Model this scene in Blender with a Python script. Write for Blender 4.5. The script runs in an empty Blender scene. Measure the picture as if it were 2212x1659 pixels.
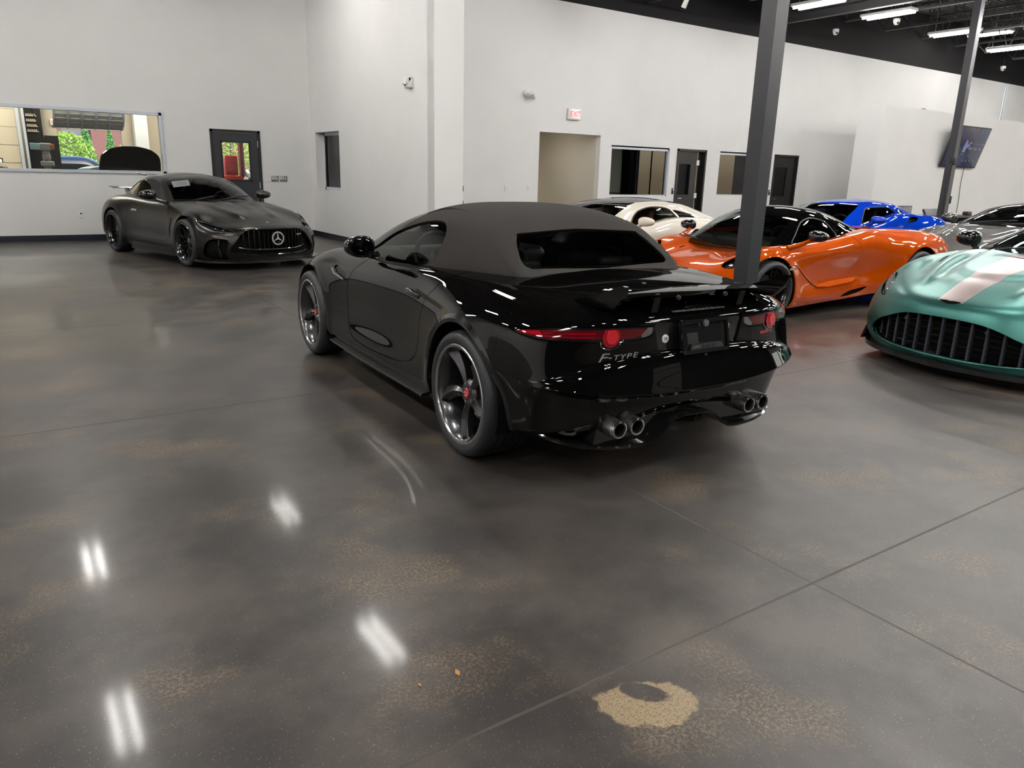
import bpy, math, random
import numpy as np
from mathutils import Vector, Matrix
PI = math.pi
rnd = random.Random(7)
SC = bpy.context.scene
COL = SC.collection

# ------------------------------------------------------------------ materials
def mat(name, col, rough=.5, metal=0., coat=0., coat_rough=.03, spec=.5, emit=None, estr=0., trans=0., ior=1.45, alpha=1.):
    m = bpy.data.materials.new(name); m.use_nodes = True
    b = m.node_tree.nodes['Principled BSDF']
    b.inputs['Base Color'].default_value = (*col, 1)
    b.inputs['Roughness'].default_value = rough
    b.inputs['Metallic'].default_value = metal
    b.inputs['Coat Weight'].default_value = coat
    b.inputs['Coat Roughness'].default_value = coat_rough
    b.inputs['Specular IOR Level'].default_value = spec
    b.inputs['Transmission Weight'].default_value = trans
    b.inputs['IOR'].default_value = ior
    if emit:
        b.inputs['Emission Color'].default_value = (*emit, 1)
        b.inputs['Emission Strength'].default_value = estr
    return m

def bump(m, scale, strength, dist=.002, detail=2.):
    nt = m.node_tree; b = nt.nodes['Principled BSDF']
    tc = nt.nodes.new('ShaderNodeTexCoord'); n = nt.nodes.new('ShaderNodeTexNoise'); bp = nt.nodes.new('ShaderNodeBump')
    n.inputs['Scale'].default_value = scale; n.inputs['Detail'].default_value = detail
    bp.inputs['Strength'].default_value = strength; bp.inputs['Distance'].default_value = dist
    nt.links.new(tc.outputs['Object'], n.inputs['Vector']); nt.links.new(n.outputs['Fac'], bp.inputs['Height'])
    nt.links.new(bp.outputs['Normal'], b.inputs['Normal'])
    return m

def glassmat(name, tint, refl=1., rough=.0, ior=1.5):
    """thin pane: tinted see-through plus a fresnel reflection"""
    m = bpy.data.materials.new(name); m.use_nodes = True; nt = m.node_tree
    nt.nodes.clear()
    out = nt.nodes.new('ShaderNodeOutputMaterial'); mix = nt.nodes.new('ShaderNodeMixShader')
    tr = nt.nodes.new('ShaderNodeBsdfTransparent'); gl = nt.nodes.new('ShaderNodeBsdfGlossy'); fr = nt.nodes.new('ShaderNodeFresnel')
    tr.inputs['Color'].default_value = (*tint, 1); gl.inputs['Roughness'].default_value = rough
    fr.inputs['IOR'].default_value = ior; gl.inputs['Color'].default_value = (refl, refl, refl, 1)
    nt.links.new(fr.outputs[0], mix.inputs[0]); nt.links.new(tr.outputs[0], mix.inputs[1]); nt.links.new(gl.outputs[0], mix.inputs[2])
    nt.links.new(mix.outputs[0], out.inputs['Surface'])
    return m

# ------------------------------------------------------------------ mesh container
class M:
    """verts, faces, optional normals, optional per-vertex (u,v), flag of cut verts"""
    def __init__(s, V, F, N=None, A=None, C=None):
        s.V = np.asarray(V, float).reshape(-1, 3); s.F = F; s.N = N; s.A = A
        s.C = np.zeros(len(s.V), bool) if C is None else C
    def xf(s, mt):
        R = np.array(mt.to_3x3()); t = np.array(mt.translation)
        V = s.V @ R.T + t
        N = None
        if s.N is not None:
            N = s.N @ np.linalg.inv(R)
            N = N / np.maximum(np.linalg.norm(N, axis=1, keepdims=True), 1e-9)
        F = s.F if np.linalg.det(R) > 0 else [tuple(reversed(f)) for f in s.F]
        return M(V, F, N, s.A, s.C)
    def mir(s):
        V = s.V.copy(); V[:, 1] *= -1
        N = None
        if s.N is not None:
            N = s.N.copy(); N[:, 1] *= -1
        return M(V, [tuple(reversed(f)) for f in s.F], N, s.A, s.C.copy())

def join(*ms):
    V = []; F = []; N = []; A = []; C = []; o = 0
    hasN = all(m.N is not None for m in ms); hasA = all(m.A is not None for m in ms)
    for m in ms:
        V.append(m.V); C.append(m.C)
        if hasN: N.append(m.N)
        if hasA: A.append(m.A)
        F += [tuple(i + o for i in f) for f in m.F]; o += len(m.V)
    return M(np.vstack(V), F, np.vstack(N) if hasN else None, np.vstack(A) if hasA else None, np.concatenate(C))

def sym(m):
    """half mesh (y>=0) plus its mirror, welded on the centre plane"""
    b = m.mir(); n = len(m.V)
    on = np.abs(m.V[:, 1]) < 1e-6
    idx = np.arange(n) + n
    idx[on] = np.arange(n)[on]
    V = np.vstack([m.V, b.V]); N = None
    if m.N is not None:
        N1 = m.N.copy(); N1[on, 1] = 0
        N = np.vstack([N1, b.N])
    F = list(m.F) + [tuple(idx[i] for i in f) for f in b.F]
    A = np.vstack([m.A, m.A]) if m.A is not None else None
    return M(V, F, N, A, np.concatenate([m.C, m.C]))

def obj(name, m, material, parent=None, ang=35, label=None):
    me = bpy.data.meshes.new(name)
    used = np.zeros(len(m.V), bool)
    for f in m.F: used[list(f)] = True
    mp = np.cumsum(used) - 1
    V = m.V[used]
    me.from_pydata(V.tolist(), [], [tuple(int(mp[i]) for i in f) for f in m.F])
    me.materials.append(material)
    if m.N is not None and len(me.vertices):
        me.polygons.foreach_set('use_smooth', [True] * len(me.polygons))
        me.normals_split_custom_set_from_vertices(m.N[used].tolist())
    else:
        me.polygons.foreach_set('use_smooth', [True] * len(me.polygons))
        me.set_sharp_from_angle(angle=math.radians(ang))
    me.update()
    o = bpy.data.objects.new(name, me); COL.objects.link(o)
    if parent is not None: o.parent = parent
    if label: o['label'] = label
    return o

def tag(o, label=None, cat=None, group=None, kind=None):
    if label: o['label'] = label
    if cat: o['category'] = cat
    if group: o['group'] = group
    if kind: o['kind'] = kind
    return o

def empty(name, loc=(0, 0, 0), rz=0., label=None, cat=None, group=None):
    o = bpy.data.objects.new(name, None); COL.objects.link(o)
    o.location = loc; o.rotation_euler = (0, 0, rz); o.empty_display_size = .1
    return tag(o, label, cat, group)

def copy_tree(o, parent=None, loc=None, rz=None):
    c = o.copy(); COL.objects.link(c)
    if parent is not None: c.parent = parent
    if loc is not None: c.location = loc
    if rz is not None: c.rotation_euler = (0, 0, rz)
    for ch in list(o.children): copy_tree(ch, c)
    return c

# ------------------------------------------------------------------ primitives
def box(c, s, rz=0., ry=0., rx=0.):
    x, y, z = [q / 2 for q in s]
    V = [(-x, -y, -z), (x, -y, -z), (x, y, -z), (-x, y, -z), (-x, -y, z), (x, -y, z), (x, y, z), (-x, y, z)]
    F = [(0, 3, 2, 1), (4, 5, 6, 7), (0, 1, 5, 4), (1, 2, 6, 5), (2, 3, 7, 6), (3, 0, 4, 7)]
    m = Matrix.Translation(c) @ Matrix.Rotation(rz, 4, 'Z') @ Matrix.Rotation(ry, 4, 'Y') @ Matrix.Rotation(rx, 4, 'X')
    return M(V, F).xf(m)

def bb(x0, x1, y0, y1, z0, z1):
    return box(((x0 + x1) / 2, (y0 + y1) / 2, (z0 + z1) / 2), (abs(x1 - x0), abs(y1 - y0), abs(z1 - z0)))

def rbox(c, s, r=.01, n=3, rz=0., ry=0., rx=0., e=None):
    """box with rounded edges (superellipsoid-free: offset sphere octants)"""
    k = 4 * (n + 1); rings = []
    lat = [(-PI / 2 + PI / 2 * i / n, -1) for i in range(n + 1)] + [(PI / 2 * i / n, 1) for i in range(n + 1)]
    V = []; hx, hy, hz = [max(q / 2 - r, 1e-4) for q in s]
    for la, sz in lat:
        for q in range(4):
            for i in range(n + 1):
                lo = PI / 2 * q + PI / 2 * i / n
                sx = 1 if q in (0, 3) else -1; sy = 1 if q in (0, 1) else -1
                V.append((sx * hx + r * math.cos(la) * math.cos(lo), sy * hy + r * math.cos(la) * math.sin(lo), sz * hz + r * math.sin(la)))
    F = []
    for j in range(len(lat) - 1):
        for i in range(k):
            a = j * k + i; b = j * k + (i + 1) % k
            F.append((a, b, b + k, a + k))
    F.append(tuple(reversed(range(k)))); F.append(tuple(range((len(lat) - 1) * k, len(lat) * k)))
    m = Matrix.Translation(c) @ Matrix.Rotation(rz, 4, 'Z') @ Matrix.Rotation(ry, 4, 'Y') @ Matrix.Rotation(rx, 4, 'X')
    return M(V, F).xf(m)

def tube(path, r, n=10, closed=False, caps=True):
    P = np.asarray(path, float); k = len(P)
    rr = np.full(k, r) if np.isscalar(r) else np.asarray(r, float)
    if closed: T = np.roll(P, -1, 0) - np.roll(P, 1, 0)
    else: T = np.gradient(P, axis=0)
    T /= np.maximum(np.linalg.norm(T, axis=1, keepdims=True), 1e-9)
    up = np.array([0, 0, 1.]) if abs(T[0][2]) < .9 else np.array([1., 0, 0])
    V = []; a = np.cross(T[0], up); a /= np.linalg.norm(a)
    for i in range(k):
        a = a - T[i] * (a @ T[i]); a /= max(np.linalg.norm(a), 1e-9); b = np.cross(T[i], a)
        for j in range(n):
            t = 2 * PI * j / n; V.append(P[i] + rr[i] * (math.cos(t) * a + math.sin(t) * b))
    F = []
    for i in range(k if closed else k - 1):
        i2 = (i + 1) % k
        for j in range(n):
            j2 = (j + 1) % n; F.append((i * n + j, i2 * n + j, i2 * n + j2, i * n + j2))
    if caps and not closed:
        F.append(tuple(range(n))); F.append(tuple(reversed(range((k - 1) * n, k * n))))
    return M(V, [tuple(reversed(f)) for f in F])

def lathe(prof, n=48, axis='Y', closed=False):
    """prof: list of (r, h); spun round the axis"""
    V = []; k = len(prof)
    for i in range(n):
        t = 2 * PI * i / n; c, s = math.cos(t), math.sin(t)
        for r, h in prof:
            V.append({'Y': (r * c, h, r * s), 'Z': (r * c, r * s, h), 'X': (h, r * c, r * s)}[axis])
    F = []
    for i in range(n):
        i2 = (i + 1) % n
        for j in range(k if closed else k - 1):
            j2 = (j + 1) % k
            F.append((i * k + j, i2 * k + j, i2 * k + j2, i * k + j2))
    m = M(V, F)
    return m

def prism(poly, h0, h1, plane='XY'):
    """extruded polygon. plane XY: (x,y) up z; XZ: (x,z) along y; YZ: (y,z) along x"""
    n = len(poly); V = []
    for h in (h0, h1):
        for a, b in poly:
            V.append({'XY': (a, b, h), 'XZ': (a, h, b), 'YZ': (h, a, b)}[plane])
    F = [tuple(range(n)), tuple(reversed(range(n, 2 * n)))] + [(i, i + n, (i + 1) % n + n, (i + 1) % n) for i in range(n)]
    m = M(V, F)
    # orient outward by signed volume
    vol = 0
    for f in m.F:
        for q in range(1, len(f) - 1):
            vol += np.dot(m.V[f[0]], np.cross(m.V[f[q]], m.V[f[q + 1]]))
    if vol < 0: m.F = [tuple(reversed(f)) for f in m.F]
    return m

def ball(c, s, nu=24, nv=14, fn=None):
    V = []
    for j in range(nv + 1):
        la = -PI / 2 + PI * j / nv
        for i in range(nu):
            lo = 2 * PI * i / nu
            p = np.array([math.cos(la) * math.cos(lo), math.cos(la) * math.sin(lo), math.sin(la)])
            if fn: p = np.array(fn(p))
            V.append(np.array(c) + p * np.array(s))
    F = []
    for j in range(nv):
        for i in range(nu):
            a = j * nu + i; b = j * nu + (i + 1) % nu; F.append((a, b, b + nu, a + nu))
    return M(V, F)

def smooth_poly(pts, n=8, closed=True):
    """catmull-rom through points (any dim)"""
    P = np.asarray(pts, float); k = len(P); out = []
    for i in range(k if closed else k - 1):
        if closed: p0, p1, p2, p3 = P[i - 1], P[i], P[(i + 1) % k], P[(i + 2) % k]
        else: p0, p1, p2, p3 = P[max(i - 1, 0)], P[i], P[i + 1], P[min(i + 2, k - 1)]
        for j in range(n):
            t = j / n
            out.append(.5 * (2 * p1 + (p2 - p0) * t + (2 * p0 - 5 * p1 + 4 * p2 - p3) * t * t + (3 * p1 - p0 - 3 * p2 + p3) * t ** 3))
    if not closed: out.append(P[-1])
    return np.array(out)

def round_rect(w, h, r, n=5):
    out = []
    for q, (sx, sy) in enumerate(((1, 1), (-1, 1), (-1, -1), (1, -1))):
        for i in range(n + 1):
            t = PI / 2 * q + PI / 2 * i / n
            out.append((sx * (w / 2 - r) + r * math.cos(t), sy * (h / 2 - r) + r * math.sin(t)))
    return out

# ------------------------------------------------------------------ B-spline half-body patches
def _bw(t):
    return np.stack([(1 - t) ** 3, 3 * t ** 3 - 6 * t ** 2 + 4, -3 * t ** 3 + 3 * t ** 2 + 3 * t + 1, t ** 3], -1) / 6

def _basis(m, ts):
    B = np.zeros((len(ts), m + 2)); i = np.minimum(np.floor(ts).astype(int), m - 2); w = _bw(ts - i)
    for k in range(4): B[np.arange(len(ts)), i + k] += w[:, k]
    return B

def _ghost(P, mu0, mu1, mv0, mv1):
    """add one ring of ghost control points; mirrored across y=0 where the flag says so"""
    def g(a, b, mir):
        if mir:
            r = b.copy(); r[..., 1] *= -1; return r
        return 2 * a - b
    P = np.concatenate([g(P[:1], P[1:2], mu0), P, g(P[-1:], P[-2:-1], mu1)], 0)
    P = np.concatenate([g(P[:, :1], P[:, 1:2], mv0), P, g(P[:, -1:], P[:, -2:-1], mv1)], 1)
    return P

def patch(rows, nu, nv, flags=(True, True, False, True), fit=2, k=.7):
    """rows[v][u] = (x,y,z): half body, u from rear centre round the side to front centre, v from bottom to the top centre line"""
    T = np.array(rows, float).transpose(1, 0, 2); mu, mv = T.shape[:2]
    P = T.copy()
    Bu, Bv = _basis(mu, np.arange(mu) * 1.), _basis(mv, np.arange(mv) * 1.)
    for _ in range(fit):
        S = np.einsum('ai,ijc,bj->abc', Bu, _ghost(P, *flags), Bv)
        P = P + k * (T - S)
    us = np.linspace(0, mu - 1, nu); vs = np.linspace(0, mv - 1, nv)
    G = _ghost(P, *flags)
    S = np.einsum('ai,ijc,bj->abc', _basis(mu, us), G, _basis(mv, vs))
    e = 1e-3
    def D(a, b): return np.einsum('ai,ijc,bj->abc', _basis(mu, np.clip(a, 0, mu - 1)), G, _basis(mv, np.clip(b, 0, mv - 1)))
    du = D(us + e, vs) - D(us - e, vs); dv = D(us, vs + e) - D(us, vs - e)
    N = np.cross(dv, du); l = np.linalg.norm(N, axis=2, keepdims=True)
    N = np.where(l > 1e-12, N / np.maximum(l, 1e-12), np.array([0, 0, 1.]))
    if flags[0]: S[0, :, 1] = 0
    if flags[1]: S[-1, :, 1] = 0
    if flags[3]: S[:, -1, 1] = 0
    idx = np.arange(nu * nv).reshape(nu, nv)
    F = np.stack([idx[:-1, :-1], idx[:-1, 1:], idx[1:, 1:], idx[1:, :-1]], -1).reshape(-1, 4)
    A = np.stack(np.meshgrid(us, vs, indexing='ij'), -1).reshape(-1, 2)
    m = M(S.reshape(-1, 3), [tuple(f) for f in F.tolist()], N.reshape(-1, 3), A)
    # outward check: side normals should point to +y
    c = m.V[:, 1] > .6 * m.V[:, 1].max()
    if m.N[c, 1].mean() < 0:
        m.N = -m.N; m.F = [tuple(reversed(f)) for f in m.F]
    return m

def renorm(m):
    """vertex normals from geometry"""
    N = np.zeros_like(m.V)
    Q = np.array([f for f in m.F if len(f) == 4])
    if len(Q):
        n = np.cross(m.V[Q[:, 2]] - m.V[Q[:, 0]], m.V[Q[:, 3]] - m.V[Q[:, 1]])
        for k in range(4): np.add.at(N, Q[:, k], n)
    for f in m.F:
        if len(f) != 4:
            n = np.cross(m.V[f[1]] - m.V[f[0]], m.V[f[2]] - m.V[f[0]])
            for i in f: N[i] += n
    on = np.abs(m.V[:, 1]) < 1e-6
    N[on, 1] = 0
    l = np.linalg.norm(N, axis=1, keepdims=True); m.N = N / np.maximum(l, 1e-12)
    return m

def sd_poly(P, poly):
    """signed distance of points (n,2) to a closed polygon, + inside"""
    poly = np.asarray(poly, float); a = poly; b = np.roll(poly, -1, 0)
    best = np.full(len(P), 1e9); ins = np.zeros(len(P), bool)
    for p, q in zip(a, b):
        d = q - p; l = d @ d
        if l < 1e-14: continue
        t = np.clip(((P - p) @ d) / l, 0, 1)
        best = np.minimum(best, ((P - p - t[:, None] * d) ** 2).sum(1))
        c = ((p[1] > P[:, 1]) != (q[1] > P[:, 1]))
        with np.errstate(divide='ignore', invalid='ignore'):
            xi = (q[0] - p[0]) * (P[:, 1] - p[1]) / (q[1] - p[1]) + p[0]
        ins ^= c & (P[:, 0] < xi)
    d = np.sqrt(best)
    return np.where(ins, d, -d)

def split(m, f):
    """cut a mesh along f=0 -> (part with f>0, part with f<0)"""
    f = np.where(np.abs(f) < 1e-7, 1e-7, f)
    V = [v for v in m.V]; N = [n for n in m.N]; A = [a for a in m.A]; C = list(m.C); cache = {}
    pos = f > 0; fp = []; fn = []
    def ev(a, b):
        key = (a, b) if a < b else (b, a)
        if key not in cache:
            a, b = key; t = f[a] / (f[a] - f[b])
            V.append(m.V[a] + t * (m.V[b] - m.V[a])); n = m.N[a] + t * (m.N[b] - m.N[a]); N.append(n / max(np.linalg.norm(n), 1e-9))
            A.append(m.A[a] + t * (m.A[b] - m.A[a])); C.append(True)
            cache[key] = len(V) - 1
        return cache[key]
    for fc in m.F:
        s = [pos[i] for i in fc]
        if all(s): fp.append(fc)
        elif not any(s): fn.append(fc)
        else:
            P_, Q_ = [], []; k = len(fc)
            for i in range(k):
                a, b = fc[i], fc[(i + 1) % k]
                (P_ if pos[a] else Q_).append(a)
                if pos[a] != pos[b]:
                    e = ev(a, b); P_.append(e); Q_.append(e)
            if len(P_) > 2: fp.append(tuple(P_))
            if len(Q_) > 2: fn.append(tuple(Q_))
    V = np.array(V); N = np.array(N); A = np.array(A); C = np.array(C)
    def pack(F):
        if not F: return None
        u = np.unique(np.concatenate([np.array(x) for x in F])); mp = np.full(len(V), -1); mp[u] = np.arange(len(u))
        return M(V[u], [tuple(int(mp[i]) for i in x) for x in F], N[u], A[u], C[u].copy())
    return pack(fp), pack(fn)

def skirt(m, depth, direction=None):
    """turn the cut edges inward so panels read as having thickness"""
    cnt = {}
    for f in m.F:
        k = len(f)
        for i in range(k):
            a, b = f[i], f[(i + 1) % k]; key = (min(a, b), max(a, b))
            cnt[key] = None if key in cnt else (a, b)
    E = [e for e in cnt.values() if e is not None and m.C[e[0]] and m.C[e[1]]]
    if not E: return m
    V = list(m.V); N = list(m.N); A = list(m.A); F = list(m.F)
    for a, b in E:
        t = m.V[b] - m.V[a]; n = np.cross(t, m.N[a]); n /= max(np.linalg.norm(n), 1e-9)
        i = len(V)
        da = -m.N[a] * depth if direction is None else np.array(direction) * depth
        db = -m.N[b] * depth if direction is None else np.array(direction) * depth
        V += [m.V[a], m.V[b], m.V[b] + db, m.V[a] + da]; N += [n] * 4; A += [m.A[a], m.A[b], m.A[b], m.A[a]]
        F.append((i + 1, i, i + 3, i + 2))
    return M(np.array(V), F, np.array(N), np.array(A), np.concatenate([m.C, np.zeros(len(V) - len(m.V), bool)]))

XZ = lambda m: m.V[:, [0, 2]]
XY = lambda m: m.V[:, [0, 1]]
YZ = lambda m: m.V[:, [1, 2]]
UZ = lambda m: np.stack([m.A[:, 0], m.V[:, 2]], 1)
UV = lambda m: m.A

def panel(m, poly, view, gap=.004, depth=.012, mask=None):
    """cut a panel out of a body: returns (panel, rest), both with turned edges and a gap between"""
    f = sd_poly(view(m), poly)
    if mask is not None: f = np.where(mask(m), f, -1.)
    inn, rest = split(m, f - gap / 2)
    if rest is not None and gap > 0:
        f2 = sd_poly(view(rest), poly)
        if mask is not None: f2 = np.where(mask(rest), f2, -1.)
        _, rest = split(rest, f2 + gap / 2)
    return inn, rest

def swell(m, cx, cz, R, w, a, yy=.4):
    """raise a lip round a wheel arch"""
    r = np.hypot(m.V[:, 0] - cx, m.V[:, 2] - cz)
    k = a * np.exp(-((r - R) / w) ** 2) * (m.V[:, 1] > yy)
    m.V[:, 1] += k
    return m

def arch_cut(m, cx, cz, R):
    f = R - np.hypot(m.V[:, 0] - cx, m.V[:, 2] - cz)
    f = np.where(m.V[:, 1] > .45, f, -1.)
    _, out = split(m, f)
    return out

def arch_liner(cx, cz, R, yo, yi=.42):
    V = []; F = []; n = 28
    for y in (yo, yi):
        for i in range(n + 1):
            t = -.35 + (PI + .7) * i / n; V.append((cx + R * math.cos(t), y, cz + R * math.sin(t)))
    for i in range(n): F.append((i, i + 1, i + n + 2, i + n + 1))
    F.append(tuple(range(n + 1, 2 * n + 2)))
    return M(V, F)

def T(s):
    """compact table: 'x y z; x y z; ...'"""
    return [tuple(float(q) for q in p.split()) for p in s.split(';')]


def surf(m, a, b, view='rear'):
    """point and normal of a half-body mesh looking along an axis: rear/front take (y,z), side (x,z), top (x,y)"""
    V, N = m.V, m.N; sg = 1.
    if view in ('rear', 'front'):
        sg = -1. if a < 0 else 1.
        ok = (N[:, 0] < -.2) if view == 'rear' else (N[:, 0] > .2)
        d = (V[:, 1] - abs(a)) ** 2 + (V[:, 2] - b) ** 2
    elif view == 'side':
        ok = N[:, 1] > .3; d = (V[:, 0] - a) ** 2 + (V[:, 2] - b) ** 2
    else:
        ok = N[:, 2] > .3; d = (V[:, 0] - a) ** 2 + (V[:, 1] - abs(b)) ** 2; sg = -1. if b < 0 else 1.
    i = np.argmin(np.where(ok, d, 1e9)); p = V[i].copy(); n = N[i].copy()
    # slide along the tangent plane to the exact place
    if view in ('rear', 'front'):
        q = np.array([0, abs(a), b]); p[0] -= (n[1] * (q[1] - p[1]) + n[2] * (q[2] - p[2])) / n[0]; p[1], p[2] = abs(a), b
    elif view == 'side':
        p[1] -= (n[0] * (a - p[0]) + n[2] * (b - p[2])) / n[1]; p[0], p[2] = a, b
    else:
        p[2] -= (n[0] * (a - p[0]) + n[1] * (abs(b) - p[1])) / n[2]; p[0], p[1] = a, abs(b)
    p[1] *= sg; n[1] *= sg
    return p, n

def decal_matrix(p, n, up=(0, 0, 1), off=.001):
    """local x right, y up, z outward on the surface"""
    n = Vector(n).normalized(); u = Vector(up); r = u.cross(n).normalized(); u = n.cross(r)
    m = Matrix((r, u, n)).transposed().to_4x4(); m.translation = Vector(p) + n * off
    return m

MIR = ((lambda m: m), (lambda m: m.mir()))
# ------------------------------------------------------------------ shared materials
K = {}
K['black_paint'] = mat('black_paint', (.0022, .0021, .0020), .5, 0, .85, .0, spec=0.)
K['gloss_black'] = mat('gloss_black', (.006, .006, .006), .12, 0, .6, .03)
K['piano'] = mat('piano_black', (.010, .010, .011), .05, .0, 1., .0, spec=.9)
K['satin_black'] = mat('satin_black', (.012, .012, .013), .42)
K['plastic'] = mat('black_plastic', (.014, .014, .015), .55)
K['dark'] = mat('unlit_cavity', (.004, .004, .004), .9, spec=.1)
K['fabric'] = bump(mat('black_canvas', (.034, .031, .029), .92, spec=.15), 900, .5, .001)
K['chrome'] = mat('chrome', (.75, .75, .76), .08, 1.)
K['steel'] = mat('brushed_steel', (.42, .41, .40), .32, 1.)
K['rim_grey'] = mat('dark_grey_alloy', (.075, .075, .080), .28, .85, .6, .08)
K['rim_black'] = mat('black_alloy', (.012, .012, .013), .22, .4, .8, .05)
K['rim_edge'] = mat('machined_rim_edge', (.50, .49, .47), .25, 1.)
K['disc'] = mat('brake_disc', (.16, .16, .16), .4, 1.)
K['red_caliper'] = mat('red_enamel', (.55, .015, .012), .3, 0, .5)
K['red_lens'] = mat('red_lens', (.36, .004, .010), .08, 0, 1., .01)
K['red_lens_deep'] = mat('deep_red_lens', (.10, .002, .005), .08, 0, 1., .01)
K['red_bright'] = mat('bright_red_lens', (.62, .02, .03), .15, 0, 1., .02)
K['lamp_silver'] = mat('lamp_reflector', (.45, .46, .48), .15, .9, 1., .01)
K['red_cap'] = mat('red_cap', (.42, .012, .015), .3, 0, .6)
K['white_emblem'] = mat('white_emblem', (.8, .8, .8), .3)
K['lamp_clear'] = glassmat('clear_lamp_lens', (.9, .92, .93), .9)
K['glass_green'] = glassmat('green_tinted_glass', (.74, .83, .79), 1.)
K['glass_dark'] = glassmat('smoked_glass', (.10, .10, .10), .9)
K['glass_mid'] = glassmat('tinted_glass', (.30, .32, .33), 1.)
K['glass_black'] = glassmat('black_tinted_glass', (.02, .02, .022), .55)
K['glass_ws'] = glassmat('dark_windscreen_glass', (.74, .76, .76), 1.)
K['faint_print'] = mat('faint_print', (.60, .60, .61), .6)
K['glass_rear'] = glassmat('rear_window_glass', (.48, .52, .51), 1.)
K['badge'] = mat('bright_badge', (.62, .62, .63), .28, .7)
K['seal'] = mat('grey_window_seal', (.10, .10, .105), .35)
K['bowl'] = mat('lamp_bowl_grey', (.085, .085, .09), .3, .6)
K['mirror'] = mat('mirror_glass', (.10, .11, .12), .02, 1.)
K['leather'] = bump(mat('black_leather', (.016, .015, .015), .55), 300, .2)
K['tan'] = mat('tan_leather', (.26, .075, .03), .5)
K['paper'] = mat('white_paper', (.82, .80, .80), .6)

def tyre_material():
    m = mat('tyre_rubber', (.022, .023, .026), .50, spec=.5)
    nt = m.node_tree; b = nt.nodes['Principled BSDF']; L = nt.links
    tc = nt.nodes.new('ShaderNodeTexCoord'); sp = nt.nodes.new('ShaderNodeSeparateXYZ'); L.new(tc.outputs['Object'], sp.inputs[0])
    def mth(op, a, b_=None, v=None):
        n = nt.nodes.new('ShaderNodeMath'); n.operation = op
        for i, s in enumerate((a, b_)):
            if s is None: continue
            if isinstance(s, (int, float)): n.inputs[i].default_value = s
            else: L.new(s, n.inputs[i])
        return n.outputs[0]
    an = mth('ARCTAN2', sp.outputs['Z'], sp.outputs['X'])
    sk = mth('MULTIPLY', sp.outputs['Y'], 3.0)
    ph = mth('ADD', mth('MULTIPLY', an, 72 / (2 * PI)), mth('MULTIPLY', mth('ABSOLUTE', sk), 2.))
    fr = mth('FRACT', ph)
    gr = mth('LESS_THAN', fr, .12)
    rr = mth('SQRT', mth('ADD', mth('MULTIPLY', sp.outputs['X'], sp.outputs['X']), mth('MULTIPLY', sp.outputs['Z'], sp.outputs['Z'])))
    tread = mth('GREATER_THAN', rr, .3225)
    h = mth('MULTIPLY', gr, tread)
    bp = nt.nodes.new('ShaderNodeBump'); bp.inputs['Strength'].default_value = .9; bp.inputs['Distance'].default_value = -.006
    L.new(h, bp.inputs['Height']); L.new(bp.outputs['Normal'], b.inputs['Normal'])
    return m
K['tyre'] = tyre_material()

# ------------------------------------------------------------------ wheels (axis y, outer face +y)
def beam(p0, p1, w0, w1, y0a, y0b, d=.03):
    """spoke bar in the wheel plane from p0 to p1 (x,z), front heights y0a, y0b"""
    p0 = np.array(p0, float); p1 = np.array(p1, float); t = p1 - p0; t /= np.linalg.norm(t); n = np.array([-t[1], t[0]])
    V = []
    for p, w, y in ((p0, w0, y0a), (p1, w1, y0b)):
        for k, yy, f in ((-1, y - d, 1.), (-1, y - .004, .9), (-.55, y, 1.), (.55, y, 1.), (1, y - .004, .9), (1, y - d, 1.)):
            q = p + n * k * w / 2; V.append((q[0], yy, q[1]))
    F = [(i, i + 1, i + 7, i + 6) for i in range(5)] + [(5, 0, 6, 11), (0, 1, 2, 3, 4, 5), (11, 10, 9, 8, 7, 6)]
    return M(V, F)

def pol(r, a): return (r * math.cos(a), r * math.sin(a))

def spokes_blade(yo, rr, inset=False):
    """five broad leaf-shaped blades, each folded along a ridge; the inset is the gloss facet beside the ridge"""
    out = []
    for k in range(5):
        a0 = 2 * PI * k / 5 + PI / 2 - .62
        V = []; ns = 14
        for i in range(ns + 1):
            s = i / ns; r = .040 + (rr - .040) * s
            w = .034 + .058 * s ** .8
            y = yo - .052 + .036 * s
            ca = np.array(pol(1, a0)); ta = np.array([-ca[1], ca[0]])
            c = ca * r + ta * (.026 * math.sin(s * PI) - .012 * s)
            ridge = c + ta * w * (.16 - .30 * s); e0 = c - ta * w * .5; e1 = c + ta * w * .5
            if inset:
                f = math.sin(max(s, .04) * PI) ** .5
                V += [(*(e0 * (.5 + .42 * f) + ridge * (.5 - .42 * f)),), (*(ridge * (.5 + .42 * f) + e0 * (.5 - .42 * f)),)]
                V[-2] = (V[-2][0], y - .013 - .010 * s + .0035, V[-2][1]); V[-1] = (V[-1][0], y - .001 + .0015, V[-1][1])
            else:
                V += [(e0[0], y - .055, e0[1]), (e0[0], y - .014 - .012 * s, e0[1]), (ridge[0], y, ridge[1]), (e1[0], y - .008 - .028 * s, e1[1]), (e1[0], y - .055, e1[1])]
        if inset:
            out.append(M(V, [(2 * i, 2 * i + 1, 2 * i + 3, 2 * i + 2) for i in range(1, ns - 1)])); continue
        F = []
        for i in range(ns):
            for j in range(4): F.append((i * 5 + j, i * 5 + j + 1, i * 5 + j + 6, i * 5 + j + 5))
            F.append((i * 5 + 4, i * 5, i * 5 + 5, i * 5 + 9))
        F += [(0, 1, 2, 3, 4), tuple(ns * 5 + j for j in (4, 3, 2, 1, 0))]
        out.append(M(V, F))
    return join(*out)

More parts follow.
